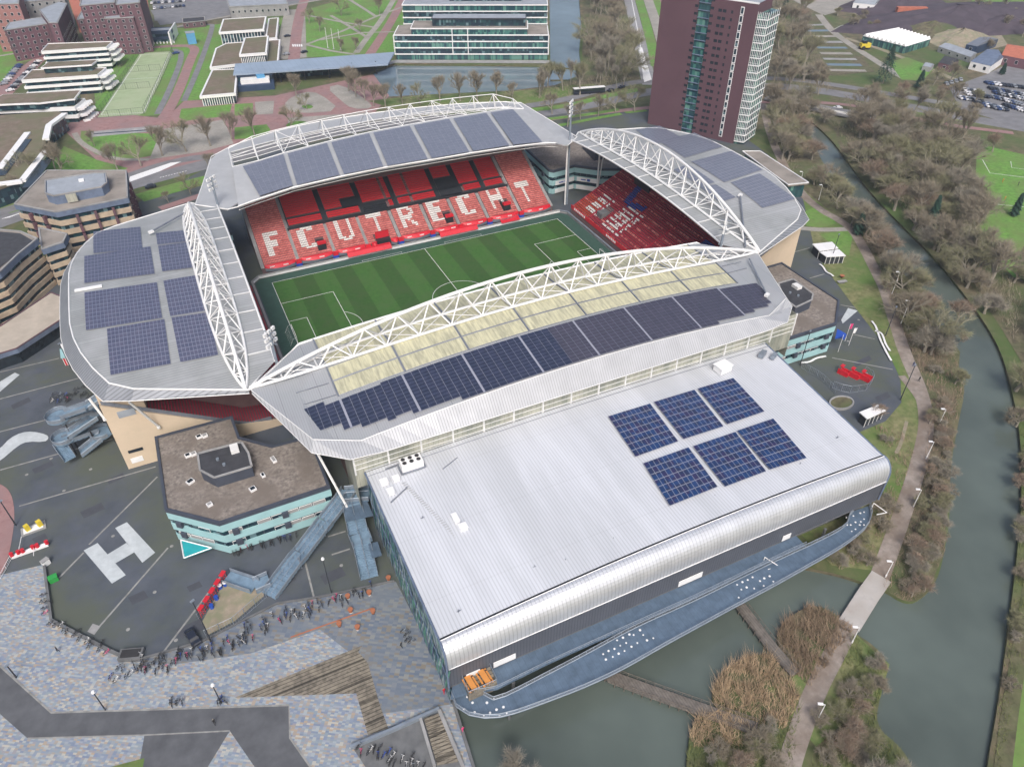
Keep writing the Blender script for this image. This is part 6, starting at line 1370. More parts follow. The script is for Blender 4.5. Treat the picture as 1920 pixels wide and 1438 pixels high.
# large glass office
t = thing('glass_office', 'large terraced glass office with white floor bands beside the canal', 'building', (110, 240, 0))
base = [Vector(p[:2]) for p in (G(742, 113), G(1028, 113))]; ux = (base[1]-base[0]); Wd = ux.length; ux.normalize(); uy = Vector((-ux.y, ux.x))
def OB(x0, x1, y0, y1): return [tuple(base[0]+ux*x0+uy*y0), tuple(base[0]+ux*x1+uy*y0), tuple(base[0]+ux*x1+uy*y1), tuple(base[0]+ux*x0+uy*y1)]
def tier(P, z0, n, fh=3.5, roof='roofconcrete', g='glassgreen', band='white'):
    for i in range(n):
        z = z0+i*fh; m_ = MB(); m_.prism(inset(P, .5), z, z+fh-.55, bottom=True); m_.build('window_strip', K[g if i % 2 == 0 else 'glass'], t); m_ = MB(); m_.prism(P, z+fh-.55, z+fh, bottom=True); m_.build('floor_band', K[band], t)
    m_ = MB(); zz = z0+n*fh; m_.prism(inset(P, .6), zz+.05, zz+.1, nosides=True); m_.build('roof', K[roof], t)
tier(OB(0, Wd, 0, 22), 0, 4, 3.45); tier(OB(10, Wd-12, 0.0, 18), 13.8, 1, 3.45); tier(OB(22, Wd-13, 4, 15), 17.3, 1, 4.2, 'roofgrey', 'glass', 'darksteel')
tier(OB(2.5, Wd, 26, 90), 0, 7, 3.45, 'roofgrey'); tier(OB(30, Wd-15, 34, 60), 24.2, 1, 4.5, 'roofgrey', 'glass', 'darksteel')
m_ = MB(); [m_.beam((*OB(6+i*1.6, 0, 30, 0)[0], 24.4), (*OB(6+i*1.6, 0, 88, 0)[0], 24.4), .7, .2) for i in range(12)]; m_.build('solar_row', K['roofgrey'], t)
m_ = MB()
for x in (0, 34, 43, Wd): p = base[0]+ux*x-uy*.3; m_.tube((p.x, p.y, 3), (p.x, p.y, 17 if 0 < x < Wd else 13.8), .3, n=4)
m_.build('white_fin', K['white'], t)
strip('quay', [(725, 120), (742, 116), (1030, 117)], 6, 6, 'concrete', 0)
# ------------------------------------------------------------------ purple tower
A0 = Vector(G(1214, 232)[:2]); B0 = Vector((158.7, 65.3)); C0 = Vector((181, 77)); H = 57.0
t = thing('tower_block', 'tall purple brick tower with a green glass slot and white balcony grid', 'tower', ((A0.x+B0.x)/2, (A0.y+B0.y)/2, 0))
e = (B0-A0); Lw = e.length; e.normalize(); nn = Vector((-e.y, e.x)); nn = nn if nn.dot(Vector((1, 1))) > 0 else -nn
def TP_(x, y): q = A0+e*x+nn*y; return (q.x, q.y)
HT = 66.0
for x0, x1 in ((0, 17.2), (23.0, Lw)):
    m_ = MB(); m_.prism([TP_(x0, 0), TP_(x1, 0), TP_(x1, 15), TP_(x0, 15)], 0, HT if x0 == 0 else H+.0); m_.build('brick_wall', K['purple'], t)
m_ = MB(); m_.prism([TP_(17.2, 1.0), TP_(23.0, 1.0), TP_(23.0, 14), TP_(17.2, 14)], 0, HT-3); gs_ = m_.build('glass_slot', K['glassgreen'], t)
for i in range(21):
    m_ = MB(); z = 1.5+i*2.95; m_.box((*TP_(20.1, .7), z), (5.8, .5, .25), math.atan2(e.y, e.x)); m_.build('slot_beam', K['blueband'], gs_)
for x in (17.2, 23.0):
    for i in range(19): 
        o = window_part(t, TP_(0, 0), TP_(Lw, 0), x+(-.55 if x < 20 else .75), 3+i*2.95, 1.5, 1.0, frame='winddark')
m_ = MB(); m_.prism([TP_(23.3, .4), TP_(Lw-.3, .4), TP_(Lw-.3, 14.6), TP_(23.3, 14.6)], H+.1, H+.2, nosides=True); m_.build('roof', K['roofgrey'], t)
m_ = MB(); m_.beam((*TP_(23, .2), H+.2), (*TP_(Lw, .2), H+.2), .5, .6); m_.build('parapet', K['white'], t)
wc = 0
for i in range(18):
    for x in (27.3, 29.3, 32.6):
        if x == 32.6 or wc < 90: window_part(t, TP_(0, 0), TP_(Lw, 0), x, 2.6+i*2.95, 1.5 if x < 32 else .8, 1.15, frame='winddark'); wc += 1
for i in range(17):
    m_ = MB(); c = TP_(Lw-6.4, -.08); z = 2+i*3.15; m_.box((*c, z+1.4), (1.5, .25, 2.9), math.atan2(e.y, e.x)); sw_ = m_.build('stair_window', K['white'], t)
    m_ = MB(); c = TP_(Lw-6.4, -.16); m_.box((*c, z+1.45), (1.0, .25, 2.2), math.atan2(e.y, e.x)); m_.build('stair_pane', K['glass'], sw_)
# balcony grid on the right
m_ = MB(); m_.prism([TP_(Lw, .6), TP_(Lw+4.2, 2.0), TP_(Lw+4.2, 14), TP_(Lw, 14.6)], 0, H-4); m_.build('glass_wing', K['glassgreen'], t)
for i in range(18):
    z = 1.2+i*2.95; m_ = MB(); b_ = .3
    m_.prism([TP_(Lw+.1, .2), TP_(Lw+4.4+b_*.4, .9), TP_(Lw+4.4+b_*.4, 14), TP_(Lw+.1, 15)], z-.12, z+.14, bottom=True); bs_ = m_.build('balcony_slab', K['white'], t)
    m_ = MB()
    for j in range(7):
        p = TP_(Lw+.2+j*.7, .35+j*.1); m_.box((*p, z+1.4), (.14, .14, 2.9))
    for j in range(6):
        p = TP_(Lw+4.5, 1.0+j*2.4); m_.box((*p, z+1.4), (.14, .14, 2.9))
    m_.box((*TP_(Lw+2.3, .5), z+1.0), (4.4, .06, .1), math.atan2(e.y, e.x)); m_.build('balcony_frame', K['white'], bs_)
m_ = MB(); m_.prism([TP_(-8, 17), TP_(0, 17), TP_(0, 30), TP_(-8, 30)], 0, 4); o = m_.build('parking_deck', K['concrete'], None, loc=(*TP_(-4, 20), 0)); tag(o, 'low concrete deck behind the tower', 'building')
# ------------------------------------------------------------------ beige banded offices
def office(label, pts, h, n, low=None):
    P = ccw2(pts); t = thing('banded_office', label, 'building', centre(P)); fh = (h-1.6)/n
    L = [(h-1.6, h+.2, 0, 'blueband', 'blue_band')]
    for i in range(n):
        z = h-1.6-(i+1)*fh; L.append((z, z+fh*.52, .25, 'beigeband', 'beige_band')); L.append((z+fh*.52, z+fh, .75, 'glass', 'window_strip'))
    slabs(t, P, L, 'roofconcrete', h+.2, 'concrete', .4, .5)
    for i in range(len(P)):
        a, b = Vector(P[i]), Vector(P[(i+1) % len(P)]); e_ = b-a
        if Vector((e_.y, -e_.x)).dot(Vector((CP.x, CP.y))-a) > 0:
            k = int(e_.length/5.5)
            for j in range(1, k):
                for f in range(n):
                    p = a.lerp(b, j/k); m_ = MB(); m_.box((p.x, p.y, h-1.6-f*fh-fh*.55), (.9, 1.2, fh*.8), math.atan2(e_.y, e_.x)); m_.build('pier', K['brick'], t)
    return t
t = office('beige banded office block with a blue grey rooftop storey at the left', [(-123.7, 96.9), (-110.8, 83.9), (-88.2, 85.5), (-87.2, 111), (-114, 124)], 15, 4)
q = ccw2([G(u, v, 18.6) for u, v in [(85, 362), (85, 338), (178, 324), (198, 324), (200, 342), (190, 350), (100, 367)]]); m_ = MB(); m_.prism(q, 15.2, 18.4); rs_ = m_.build('rooftop_storey', K['blueband'], t); m_ = MB(); m_.prism(inset(q, .5), 18.5, 18.55, nosides=True); m_.build('rooftop', K['roofgrey'], rs_)
m_ = MB(); [m_.beam((*q[i], 18.5), (*q[(i+1) % len(q)], 18.5), .4, .5) for i in range(len(q))]; m_.build('rooftop_edge', K['concrete'], rs_)
c = G(152, 337, 19.2); m_ = MB(); m_.box((c.x, c.y, 19), (1.6, 1.2, .8)); m_.build('roof_unit', K['white'], t); c = G(135, 372, 17); m_ = MB(); m_.box((c.x, c.y, 17.1), (3.2, .3, 2.8)); m_.build('pale_panel', K['creamdirt'], t)
t = office('long beige banded office block with dark roof cut by the left edge', [tuple(G(u, v, 16)[:2]) for u, v in [(-140, 570), (0, 513), (36, 478), (72, 449), (40, 435), (-140, 420)]], 16, 5)
q = ccw2([G(u, v, 16.4) for u, v in [(-140, 560), (-5, 506), (62, 452), (38, 438), (-140, 424)]]); m_ = MB(); m_.prism(q, 16.3, 16.45, nosides=True); m_.build('dark_roof', K['roofdark'], t)
t = office('small beige banded link between the two office blocks', [tuple(G(u, v, 13)[:2]) for u, v in [(78, 470), (120, 456), (128, 440), (72, 428)]], 13, 4)
q = ccw2([G(u, v, 5) for u, v in [(-140, 720), (0, 664), (32, 654), (118, 598), (116, 556), (96, 548), (0, 612), (-140, 660)]]); t = thing('low_office', 'low wing with beige roof and dark red edge at the left', 'building', centre(q)); slabs(t, q, [(0, 3.6, .8, 'winddark', 'window_strip'), (3.6, 5.0, 0, 'blueband', 'edge_band')], 'roofsand', 5.0, 'brick', .35, .3)

for tc in (tc1, tc2):
    P = SWP if tc is tc1 else [(-x, y) for x, y in SWP]
    P = ccw2(inset(P, .12)); rq = random.Random(6)
    for i in range(len(P)):
        a, b = Vector(P[i]), Vector(P[(i+1) % len(P)]); e_ = b-a
        if Vector((e_.y, -e_.x)).dot(Vector((CP.x, CP.y))-a) > 0 and e_.length > 5:
            for z in (6.5, 3.1):
                x = 1.2
                while x < e_.length-3: 
                    if rq.random() < .7: window_part(tc, a, b, x+1.3, z, 2.7, .95, 'glass' if rq.random() < .5 else 'concrete')
                    x += 2.9
# ------------------------------------------------------------------ smaller things
def lamp(u, v, h, label, arm=1.2, az=0.0, m='white', group=None, r=.09):
    p = G(u, v); t = thing('street_lamp', label, 'lamp', (p.x, p.y, 0), group); m_ = MB(); m_.tube(p, p+Vector((0, 0, h)), r*1.2, r*.7, 6); m_.tube(p, p+Vector((0, 0, .8)), r*1.8, r*1.8, 6); m_.build('post', K[m], t)
    d = Vector((math.cos(az), math.sin(az), 0)); m_ = MB(); m_.tube(p+Vector((0, 0, h)), p+Vector((0, 0, h+.15))+d*arm, r*.6, n=4); m_.box(tuple(p+Vector((0, 0, h+.12))+d*arm), (.9, .4, .2), az); m_.build('lamp_head', K['white'], t)
for u, v, h, lb in [(1672, 552, 8, 'by the olive bush on the riverside path'), (1689, 607, 8, 'second one down the riverside path'), (1736, 860, 5.5, 'beside the grassy bend of the riverside path'), (1712, 950, 5.5, 'below the grassy bend on the riverside path'), (1660, 1082, 5, 'at the upper end of the pale bridge'), (1597, 1205, 5, 'at the lower end of the pale bridge'), (1533, 1348, 5, 'on the islet path near the bottom'), (1535, 375, 6, 'by the small lawn behind the right roof'), (1500, 345, 5, 'on the riverside path near the tower'), (1763, 790, 4, 'standing in the bank shrubs')]:
    lamp(u, v, h, 'white street lamp '+lb, .8, 2.6)
for u, v, u2, v2, lb in [(1660, 630, 1680, 575, 'between lawn and square on the right'), (1688, 750, 1713, 683, 'beside the riverside path by the passers'), (1558, 490, 1572, 440, 'by the small white kiosk'), (1500, 685, 1520, 622, 'in front of the turquoise facade on the right'), (30, 985, 0, 940, 'on the red paving at the left edge'), (133, 690, 112, 645, 'by the red kiosk at the left'), (397, 1205, 363, 1125, 'behind the parked blue car'), (31, 1270, 15, 1250, 'beside the dark path at the left')]:
    p = G(u, v); hh = 6.0; best = 9e9
    for z in [4+i*.25 for i in range(50)]:
        w_ = Vector((p.x, p.y, z))-CP; x = 960+FPX*w_.dot(_r)/w_.dot(_f); y = 719-FPX*w_.dot(_u)/w_.dot(_f); dd = (x-u2)**2+(y-v2)**2
        if dd < best: best = dd; hh = z
    t = thing('light_mast', 'dark slim light mast '+lb, 'lamp', (p.x, p.y, 0)); m_ = MB(); m_.tube(p, p+Vector((0, 0, hh)), .16, .09, 6); m_.build('post', K['darksteel'], t); m_ = MB(); m_.box((p.x, p.y, hh+.1), (.8, .35, .25), .5); m_.build('lamp_head', K['greysteel'], t)
for u, v, h, lb in [(622, 1113, 11, 'tall lamp post under the long blue stairs with a white head'), (198, 1331, 6, 'lamp post beside the dark path in the stone square, left one'), (415, 1318, 6, 'lamp post beside the dark path by the blue bicycles'), (1062, 1e9, 0, '')][:3]:
    p = G(u, v); t = thing('street_lamp', lb, 'lamp', (p.x, p.y, 0)); m_ = MB(); m_.tube(p, p+Vector((0, 0, h)), .12, .08, 6); m_.build('post', K['darksteel'], t); m_ = MB(); m_.tube(p+Vector((0, 0, h)), p+Vector((0, 0, h+.35)), .35, .25, 8); m_.build('lamp_head', K['white'], t)
# floodlight masts
def mast(x, y, z0, h, label, n=3, side=1):
    t = thing('floodlight_mast', label, 'floodlight mast', (x, y, z0)); m_ = MB(); m_.tube((x, y, z0), (x, y, z0+h), .55, .32, 8); m_.build('pole', K['greysteel'], t)
    m_ = MB()
    for k in range(n): m_.box((x, y, z0+h-.4-k*1.5), (3.6, .15, .15), .8*side); m_.box((x, y, z0+h-.4-k*1.5), (.15, 3.0, .15), .8*side)
    m_.build('rack', K['greysteel'], t)
    for k in range(n):
        for j in range(3): m_ = MB(); a = .8*side; d = (j-1)*1.5; m_.box((x+math.cos(a)*d, y+math.sin(a)*d, z0+h-.3-k*1.5), (.9, .5, .8), a); m_.build('floodlight', K['whitesteel'], t)
mast(61.8, 43.8, 0, 39, 'tall floodlight mast at the far right corner of the pitch', 4); mast(-62.0, -43.8, 0, 33.0, 'floodlight mast at the near left corner between the two roofs', 3); mast(-62, 43.6, 0, 34, 'floodlight mast rising past the far left roof corner', 3); mast(61.8, -44, 0, 33, 'slim floodlight mast at the near right corner of the roofs', 3)
for a, b, lb in [((283, 435), (349, 398), 'left roof'), ((1388, 366), (1398, 462), 'right roof'), ((1438, 553), (1405, 485), 'near roof')]:
    zf = zW if 'near' not in lb else zS; A_, B_ = Gf(*a, zf, 1.0), Gf(*b, zf, 1.0); t = thing('tilted_floodlight', 'floodlight arm folded down flat across the '+lb, 'floodlight', A_); m_ = MB(); m_.tube(A_, B_, .25, n=6); m_.build('arm', K['steelgrey'], t); m_ = MB(); m_.box(tuple(A_), (1.4, .9, .6), .4); m_.build('head', K['whitesteel'], t)
# columns under the roof corners
for u, v, lb in [(1118, 372, 'white column rising beside the maroon stand'), (1059, 384, 'white column standing next to the corner floodlight mast')]:
    p = G(u, v); m_ = MB(); m_.tube(p, (p.x, p.y, 24), .3, n=6); o = m_.build('roof_column', K['whitesteel'], None, loc=(p.x, p.y, 0)); tag(o, lb, 'column')
p = G(1118, 372); m_ = MB(); m_.tube(p+Vector((0, 0, 2)), (p.x+4, p.y+1.5, 25.5), .22, n=6); o = m_.build('roof_column', K['whitesteel'], None, loc=(p.x, p.y, 0)); tag(o, 'slanting white column leaning right beside the maroon stand', 'column')
# steel stairs ---------------------------------------------------------------
def flight(t, A_, B_, wd, m='stairsteel', steps=True, nm='flight', rails=(-1, 0, 1)):
    A_, B_ = Vector(A_), Vector(B_); d = B_-A_; L = d.length; f = Vector((d.x, d.y, 0)).normalized(); s = Vector((-f.y, f.x, 0)); m_ = MB()
    if steps and abs(d.z) > .5:
        n = max(3, int(abs(d.z)/.2))
        for i in range(n):
            c0, c1 = A_+d*(i/n), A_+d*((i+1)/n); z = max(c0.z, c1.z); q = [c0-s*wd/2, c0+s*wd/2, c1+s*wd/2, c1-s*wd/2]
            m_.prism([(p.x, p.y) for p in q], z-.2, z, bottom=True)
    else:
        q = [A_-s*wd/2, A_+s*wd/2, B_+s*wd/2, B_-s*wd/2]; m_.face(q); m_.face([p-Vector((0, 0, .3)) for p in q][::-1])
        for i in range(4): m_.face([q[i], q[(i+1) % 4], q[(i+1) % 4]-Vector((0, 0, .3)), q[i]-Vector((0, 0, .3))])
    m_.build(nm, K[m], t)
    for r_ in rails:
        m_ = MB(); o = s*wd/2*r_; m_.tube(A_+o+Vector((0, 0, 1.1)), B_+o+Vector((0, 0, 1.1)), .07, n=4); k = max(2, int(L/1.5))
        if r_ in (-1, 1): m_.face([A_+o+Vector((0, 0, .1)), B_+o+Vector((0, 0, .1)), B_+o+Vector((0, 0, .95)), A_+o+Vector((0, 0, .95))])
        for i in range(k+1): m_.tube(A_+o+d*(i/k), A_+o+d*(i/k)+Vector((0, 0, 1.1)), .04, n=4)
        m_.build('railing', K['greysteel'], t)
t = thing('long_stairs', 'long blue grey steel stairs climbing from the fenced entrance to the hall', 'stairs', G(490, 1115))
pz = [(-77.2, -85.2, .2), (-72.2, -81.8, 2.0), (-70.9, -81, 2.0), (-66, -78.4, 3.8), (-64.7, -77.8, 3.8), (-59.6, -75.6, 5.8)]
Q = [G(505, 1118, .1), G(555, 1050, 2.0), G(566, 1038, 2.0), G(602, 990, 4.0), G(612, 978, 4.0), G(643, 938, 6.0)]
for i in range(5): flight(t, Q[i], Q[i+1], 3.6, nm='flight' if i % 2 == 0 else 'landing', steps=i % 2 == 0, rails=(-1, -.33, .33, 1))
flight(t, Q[5], G(655, 921, 6.0), 3.6, steps=False, nm='landing'); flight(t, G(645, 930, 6.0), G(692, 926, 6.0), 3.8, steps=False, nm='landing')
for u, v in ((605, 985), (560, 1045)): p = G(u, v, 3.5); m_ = MB(); m_.tube(p, (p.x, p.y, 0), .18, n=6); m_.build('support', K['greysteel'], t)
t = thing('ramp_bridge', 'blue grey low bridge bending from the turnstiles to the long stairs', 'bridge', G(440, 1095)); flight(t, G(424, 1082, .6), G(478, 1100, .6), 3.0, steps=False, nm='deck', rails=(-1, 1)); flight(t, G(478, 1100, .6), G(505, 1088, .8), 3.2, steps=False, nm='deck', rails=(-1, 1))
t = thing('side_stairs', 'dark blue steel stairs going down along the patterned hall wall', 'stairs', G(690, 1080)); flight(t, G(660, 945, 5.9), G(672, 1000, 3.4), 4.0, nm='flight'); flight(t, G(672, 1000, 3.4), G(680, 1020, 3.2), 4.2, steps=False, nm='landing'); flight(t, G(678, 1018, 3.2), G(693, 1084, .1), 3.6, nm='flight')
q = [G(u, v, 5.9) for u, v in [(640, 945), (688, 938), (700, 965), (648, 975)]]; m_ = MB(); m_.prism([(p.x, p.y) for p in q], 5.5, 5.85, bottom=True); m_.build('platform', K['bluesteel'], t)
q = [G(u, v, 3.2) for u, v in [(690, 1020), (708, 1015), (716, 1040), (698, 1045)]]; m_ = MB(); m_.prism([(p.x, p.y) for p in q], 2.9, 3.2, bottom=True); m_.build('platform', K['bluesteel'], t)
# winding ramp stair at the left end wall
t = thing('winding_stairs', 'winding blue steel stair ramp beside the tall beige end wall', 'stairs', G(150, 850))
def curve3(pts): return pts
W_ = [((190, 748, 13.6), (165, 764, 12.6)), ((165, 764, 12.6), (118, 780, 10.8)), ((112, 792, 9.6), (172, 772, 8.4)), ((182, 782, 7.6), (128, 818, 5.4)), ((122, 828, 4.6), (182, 806, 3.4)), ((190, 822, 2.6), (152, 852, .4)), ((112, 835, 4.2), (132, 862, 2.0))]
for a, b in W_: flight(t, G(*a), G(*b), 2.6, nm='flight', rails=(-1, 1))
for (u, v, z), r_ in (((110, 782, 10.6), 2.7), ((178, 770, 8.2), 2.2), ((120, 822, 5.0), 2.6), ((190, 812, 3.2), 2.6)):
    p = G(u, v, z); m_ = MB(); m_.tube(p-Vector((0, 0, .25)), p, r_, n=18); m_.build('landing', K['stairsteel'], t)
    m_ = MB(); c = [p+Vector((math.cos(a)*r_, math.sin(a)*r_, 1.1)) for a in [PI*.25+i*PI/9 for i in range(14)]]; m_.path(c, .06, 4); m_.loft([[x-Vector((0, 0, 1.0)) for x in c], [x-Vector((0, 0, .15)) for x in c]], 13); m_.build('railing', K['greysteel'], t)
for u, v, z in ((118, 786, 9.5), (160, 776, 8), (130, 826, 4.6), (172, 815, 4), (185, 760, 12)): p = G(u, v, z); m_ = MB(); m_.tube((p.x, p.y, 0), p+Vector((0, 0, 1)), .16, n=6); m_.build('column', K['rubber'], t)
# fences, turnstiles
def fence(label, px, h=2.2, m='greysteel', z=0.0, mesh_=True, sp=2.2, name='fence', cat='fence'):
    P = [G(u, v, z) for u, v in px]; t = thing(name, label, cat, P[0]); R = resample(P, max(2, int(sum((b-a).length for a, b in zip(P, P[1:]))/sp)))
    for p in R[:99]: m_ = MB(); m_.tube(p, p+Vector((0, 0, h)), .07, n=4); m_.build('post', K[m], t)
    m_ = MB(); m_.path([p+Vector((0, 0, h-.05)) for p in R], .05, 4); m_.path([p+Vector((0, 0, .15)) for p in R], .04, 4)
    for i in range(len(R)-1):
        for j in range(1, 5): q = R[i].lerp(R[i+1], j/5); m_.tube(q, q+Vector((0, 0, h-.05)), .02, n=3)
    m_.build('panel', K[m], t); return t
fence('tall grey fence round the sandy entrance pen', [(388, 1196), (440, 1172), (500, 1120)], 2.6); fence('grey railing beside the turnstiles on the forecourt', [(372, 1160), (400, 1120), (424, 1082)], 1.6)
sheet('entrance_pen', [(378, 1168), (424, 1086), (495, 1106), (495, 1118), (440, 1165), (392, 1190)], 6, 'sand')
def turnstile(p, rz, label, group):
    t = thing('turnstile', label, 'turnstile', p, group, 0); m_ = MB(); c, s = math.cos(rz), math.sin(rz)
    for dx in (-.7, .7): m_.tube((p.x+c*dx, p.y+s*dx, 0), (p.x+c*dx, p.y+s*dx, 2.3), .07, n=5)
    m_.beam((p.x-c*.7, p.y-s*.7, 2.3), (p.x+c*.7, p.y+s*.7, 2.3), .9, .15); m_.build('red_frame', K['red'], t); m_ = MB()
    for k in range(4):
        for j in range(3): a = k*PI/2+rz+.4; m_.tube((p.x, p.y, .5+j*.6), (p.x+.6*math.cos(a), p.y+.6*math.sin(a), .5+j*.6), .03, n=4)
    m_.tube((p.x, p.y, 0), (p.x, p.y, 2.2), .05, n=5); m_.build('rotor', K['red'], t)
A_, B_ = G(382, 1152), G(422, 1088)
for i in range(5): p = A_.lerp(B_, i/4); turnstile(p, math.atan2((B_-A_).y, (B_-A_).x), 'red turnstile beside the forecourt, %s' % ('nearest to the blue car', 'second from the blue car', 'middle of five', 'fourth from the blue car', 'farthest from the blue car')[i], 'turnstiles beside the forecourt')
for i, (u, v) in enumerate([(414, 1103), (407, 1124), (398, 1140), (423, 1098)]):
    p = G(u, v); t = thing('barrel', ('white topped blue barrel inside the pen, upper', 'blue barrel inside the pen, middle', 'blue barrel inside the pen, lower', 'white topped blue barrel inside the pen, uppermost')[i], 'barrel', (p.x, p.y, 0)); m_ = MB(); m_.tube((p.x, p.y, 0), (p.x, p.y, 1.0), .4, n=10); m_.build('body', K['blue'], t); m_ = MB(); m_.tube((p.x, p.y, 1.0), (p.x, p.y, 1.12), .42, n=10); m_.build('lid', K['white' if i in (0, 3) else 'blue'], t)
A_, B_ = G(1576, 698), G(1616, 708)
for i in range(3):
    p = A_.lerp(B_, i/2); m_ = MB(); m_.box((p.x, p.y-1.1, .5), (.9, 2.6, 1.0), .3); m_.box((p.x-.7, p.y-1.1, .8), (.15, 2.8, 1.6), .3); m_.box((p.x+.7, p.y-1.1, .8), (.15, 2.8, 1.6), .3); o = m_.build('ticket_gate', K['red'], None, loc=(p.x, p.y, 0)); tag(o, 'red gate housing beside the turnstiles on the right square, %s' % ('left one', 'middle one', 'right one')[i], 'gate', 'gate housings on the right square')
for i in range(3): turnstile(A_.lerp(B_, i/2), .3, 'red turnstile on the right square, %s' % ('left one', 'middle one', 'right one')[i], 'turnstiles on the right square')
fence('grey fence round the turnstiles on the right square', [(1560, 728), (1590, 738), (1625, 732), (1638, 712), (1620, 700)], 2.4); fence('blue grey fence along the foot of the hall on the right', [(1502, 690), (1540, 712), (1565, 738)], 2.2)
t = thing('round_planter', 'oval raised planter with pale kerb by the hall', 'planter', G(1577, 757)); c = G(1577, 757); m_ = MB()
for i in range(24): a0, a1 = 2*PI*i/24, 2*PI*(i+1)/24; m_.beam((c.x+3.4*math.cos(a0), c.y+2.3*math.sin(a0), .3), (c.x+3.4*math.cos(a1), c.y+2.3*math.sin(a1), .3), .4, .6)
m_.build('kerb', K['concrete'], t); m_ = MB(); m_.face([(c.x+3.3*math.cos(2*PI*i/24), c.y+2.2*math.sin(2*PI*i/24), .35) for i in range(24)]); m_.build('soil', K['wood_floor'], t)
# kiosks
def kiosk(label, px, h, roofm='white', wallm='darksteel', name='kiosk'):
    q = ccw2([G(u, v, h) for u, v in px]); t = thing(name, label, 'kiosk', centre(q)); m_ = MB(); m_.prism(inset(q, .35), 0, h-.15); m_.build('wall', K[wallm], t); m_ = MB(); m_.prism(q, h-.15, h+.1, bottom=True); m_.build('roof', K[roofm], t)
    m_ = MB(); a, b = Vector(inset(q, .3)[0]), Vector(inset(q, .3)[1])
    for j in range(5): p = a.lerp(b, j/4); m_.box((p.x, p.y, h/2-.1), (.15, .15, h-.25))
    m_.build('frame', K['whitesteel'], t)
kiosk('small dark kiosk with a white flat roof on the lawn edge, rear half', [(1523, 458), (1560, 454), (1572, 466), (1536, 471)], 3.2); kiosk('small dark kiosk with a white flat roof on the lawn edge, front half', [(1537, 473), (1573, 468), (1586, 480), (1550, 482)], 3.0)
kiosk('white roofed shelter by the round planter', [(1611, 773), (1646, 759), (1661, 770), (1626, 786)], 3.0); kiosk('red kiosk with pale roof beside the left roof', [(112, 655), (134, 652), (137, 668), (114, 672)], 2.8, 'turq', 'red'); kiosk('small white box on stilts near the left roof', [(113, 646), (128, 643), (130, 650), (115, 653)], 4.2, 'white', 'white')
# gate barriers at the left
t = thing('barrier_island', 'kerbed traffic island with yellow ticket machines', 'traffic island', G(60, 990)); m_ = MB()
c, d_ = G(40, 1000), G(86, 983); dd = (d_-c); m_.beam(c+Vector((0, 0, .1)), d_+Vector((0, 0, .1)), 2.6, .25); m_.build('kerb', K['concrete'], t); m_ = MB(); m_.beam(c.lerp(d_, .1)+Vector((0, 0, .25)), c.lerp(d_, .9)+Vector((0, 0, .25)), 1.7, .1); m_.build('white_top', K['white'], t)
for f in (.3, .8): p = c.lerp(d_, f); m_ = MB(); m_.box((p.x, p.y, 1.0), (.9, .9, 1.5), .5); m_.build('machine', K['yellow'], t)
t = thing('road_barrier', 'white beam with red bollard lights and raised barrier arms', 'barrier', G(60, 1030)); c, d_ = G(24, 1046), G(92, 1022); m_ = MB(); m_.beam(c+Vector((0, 0, .4)), d_+Vector((0, 0, .4)), .9, .5); m_.build('white_beam', K['white'], t)
for f in (.02, .2, .32, .6, .72, .98): p = c.lerp(d_, f); m_ = MB(); m_.tube((p.x, p.y, .6), (p.x, p.y, 1.5), .4, n=8); m_.build('red_light', K['red'], t)
for f, e_ in ((.2, (44, 1012)), (.62, (67, 1048))): m_ = MB(); m_.tube(c.lerp(d_, f)+Vector((0, 0, 1)), G(*e_)+Vector((0, 0, 1.1)), .07, n=4); m_.build('barrier_arm', K['white'], t)
fence('low steel railing along the red paving at the bottom left', [(2, 1085), (22, 1048)], 1.1, 'white'); 
t = thing('low_wall', 'mossy concrete wall edging the sunken forecourt on the left', 'wall', G(90, 1100)); m_ = MB(); P = Gs([(84, 1056), (98, 1165), (208, 1222), (250, 1240)]); [m_.beam(a+Vector((0, 0, .35)), b+Vector((0, 0, .35)), .5, .8) for a, b in zip(P, P[1:])]; m_.build('wall', K['concrete_dark'], t)
m_ = MB(); P = Gs([(250, 1240), (380, 1203), (520, 1132), (600, 1120), (740, 1090)]); [m_.beam(a+Vector((0, 0, .2)), b+Vector((0, 0, .2)), .35, .45) for a, b in zip(P, P[1:])]; o = m_.build('kerb_wall', K['concrete_dark'], None, loc=P[0]); tag(o, 'low dark kerb wall between the forecourt and the bicycle rows', 'wall')
t = thing('cellar_hatch', 'small dark sunken cellar entrance at the tip of the forecourt', 'hatch', G(250, 1228)); m_ = MB(); p = G(248, 1230); m_.box((p.x, p.y, .5), (4.2, 2.2, 1.0), -.35); m_.build('frame', K['concrete_dark'], t); m_ = MB(); m_.box((p.x, p.y, 1.05), (3.4, 1.6, .1), -.35); m_.build('opening', K['rubber'], t)
t = thing('wheelie_bin', 'green bin standing on the left edge of the forecourt', 'bin', G(102, 1088)); p = G(102, 1088); m_ = MB(); m_.box((p.x, p.y, .55), (1.6, 1.2, 1.1), .2); m_.build('body', K['green'], t); m_ = MB(); m_.box((p.x, p.y, 1.15), (1.7, 1.3, .15), .2); m_.build('lid', K['green'], t)
t = thing('white_cabinet', 'small white cabinet at the corner of the stone square', 'cabinet', G(88, 1058)); p = G(88, 1058); m_ = MB(); m_.box((p.x, p.y, .7), (1.4, .9, 1.4), .6); m_.build('body', K['white'], t); m_ = MB(); m_.box((p.x, p.y, 1.45), (1.55, 1.05, .12), .6); m_.build('top', K['concrete'], t)
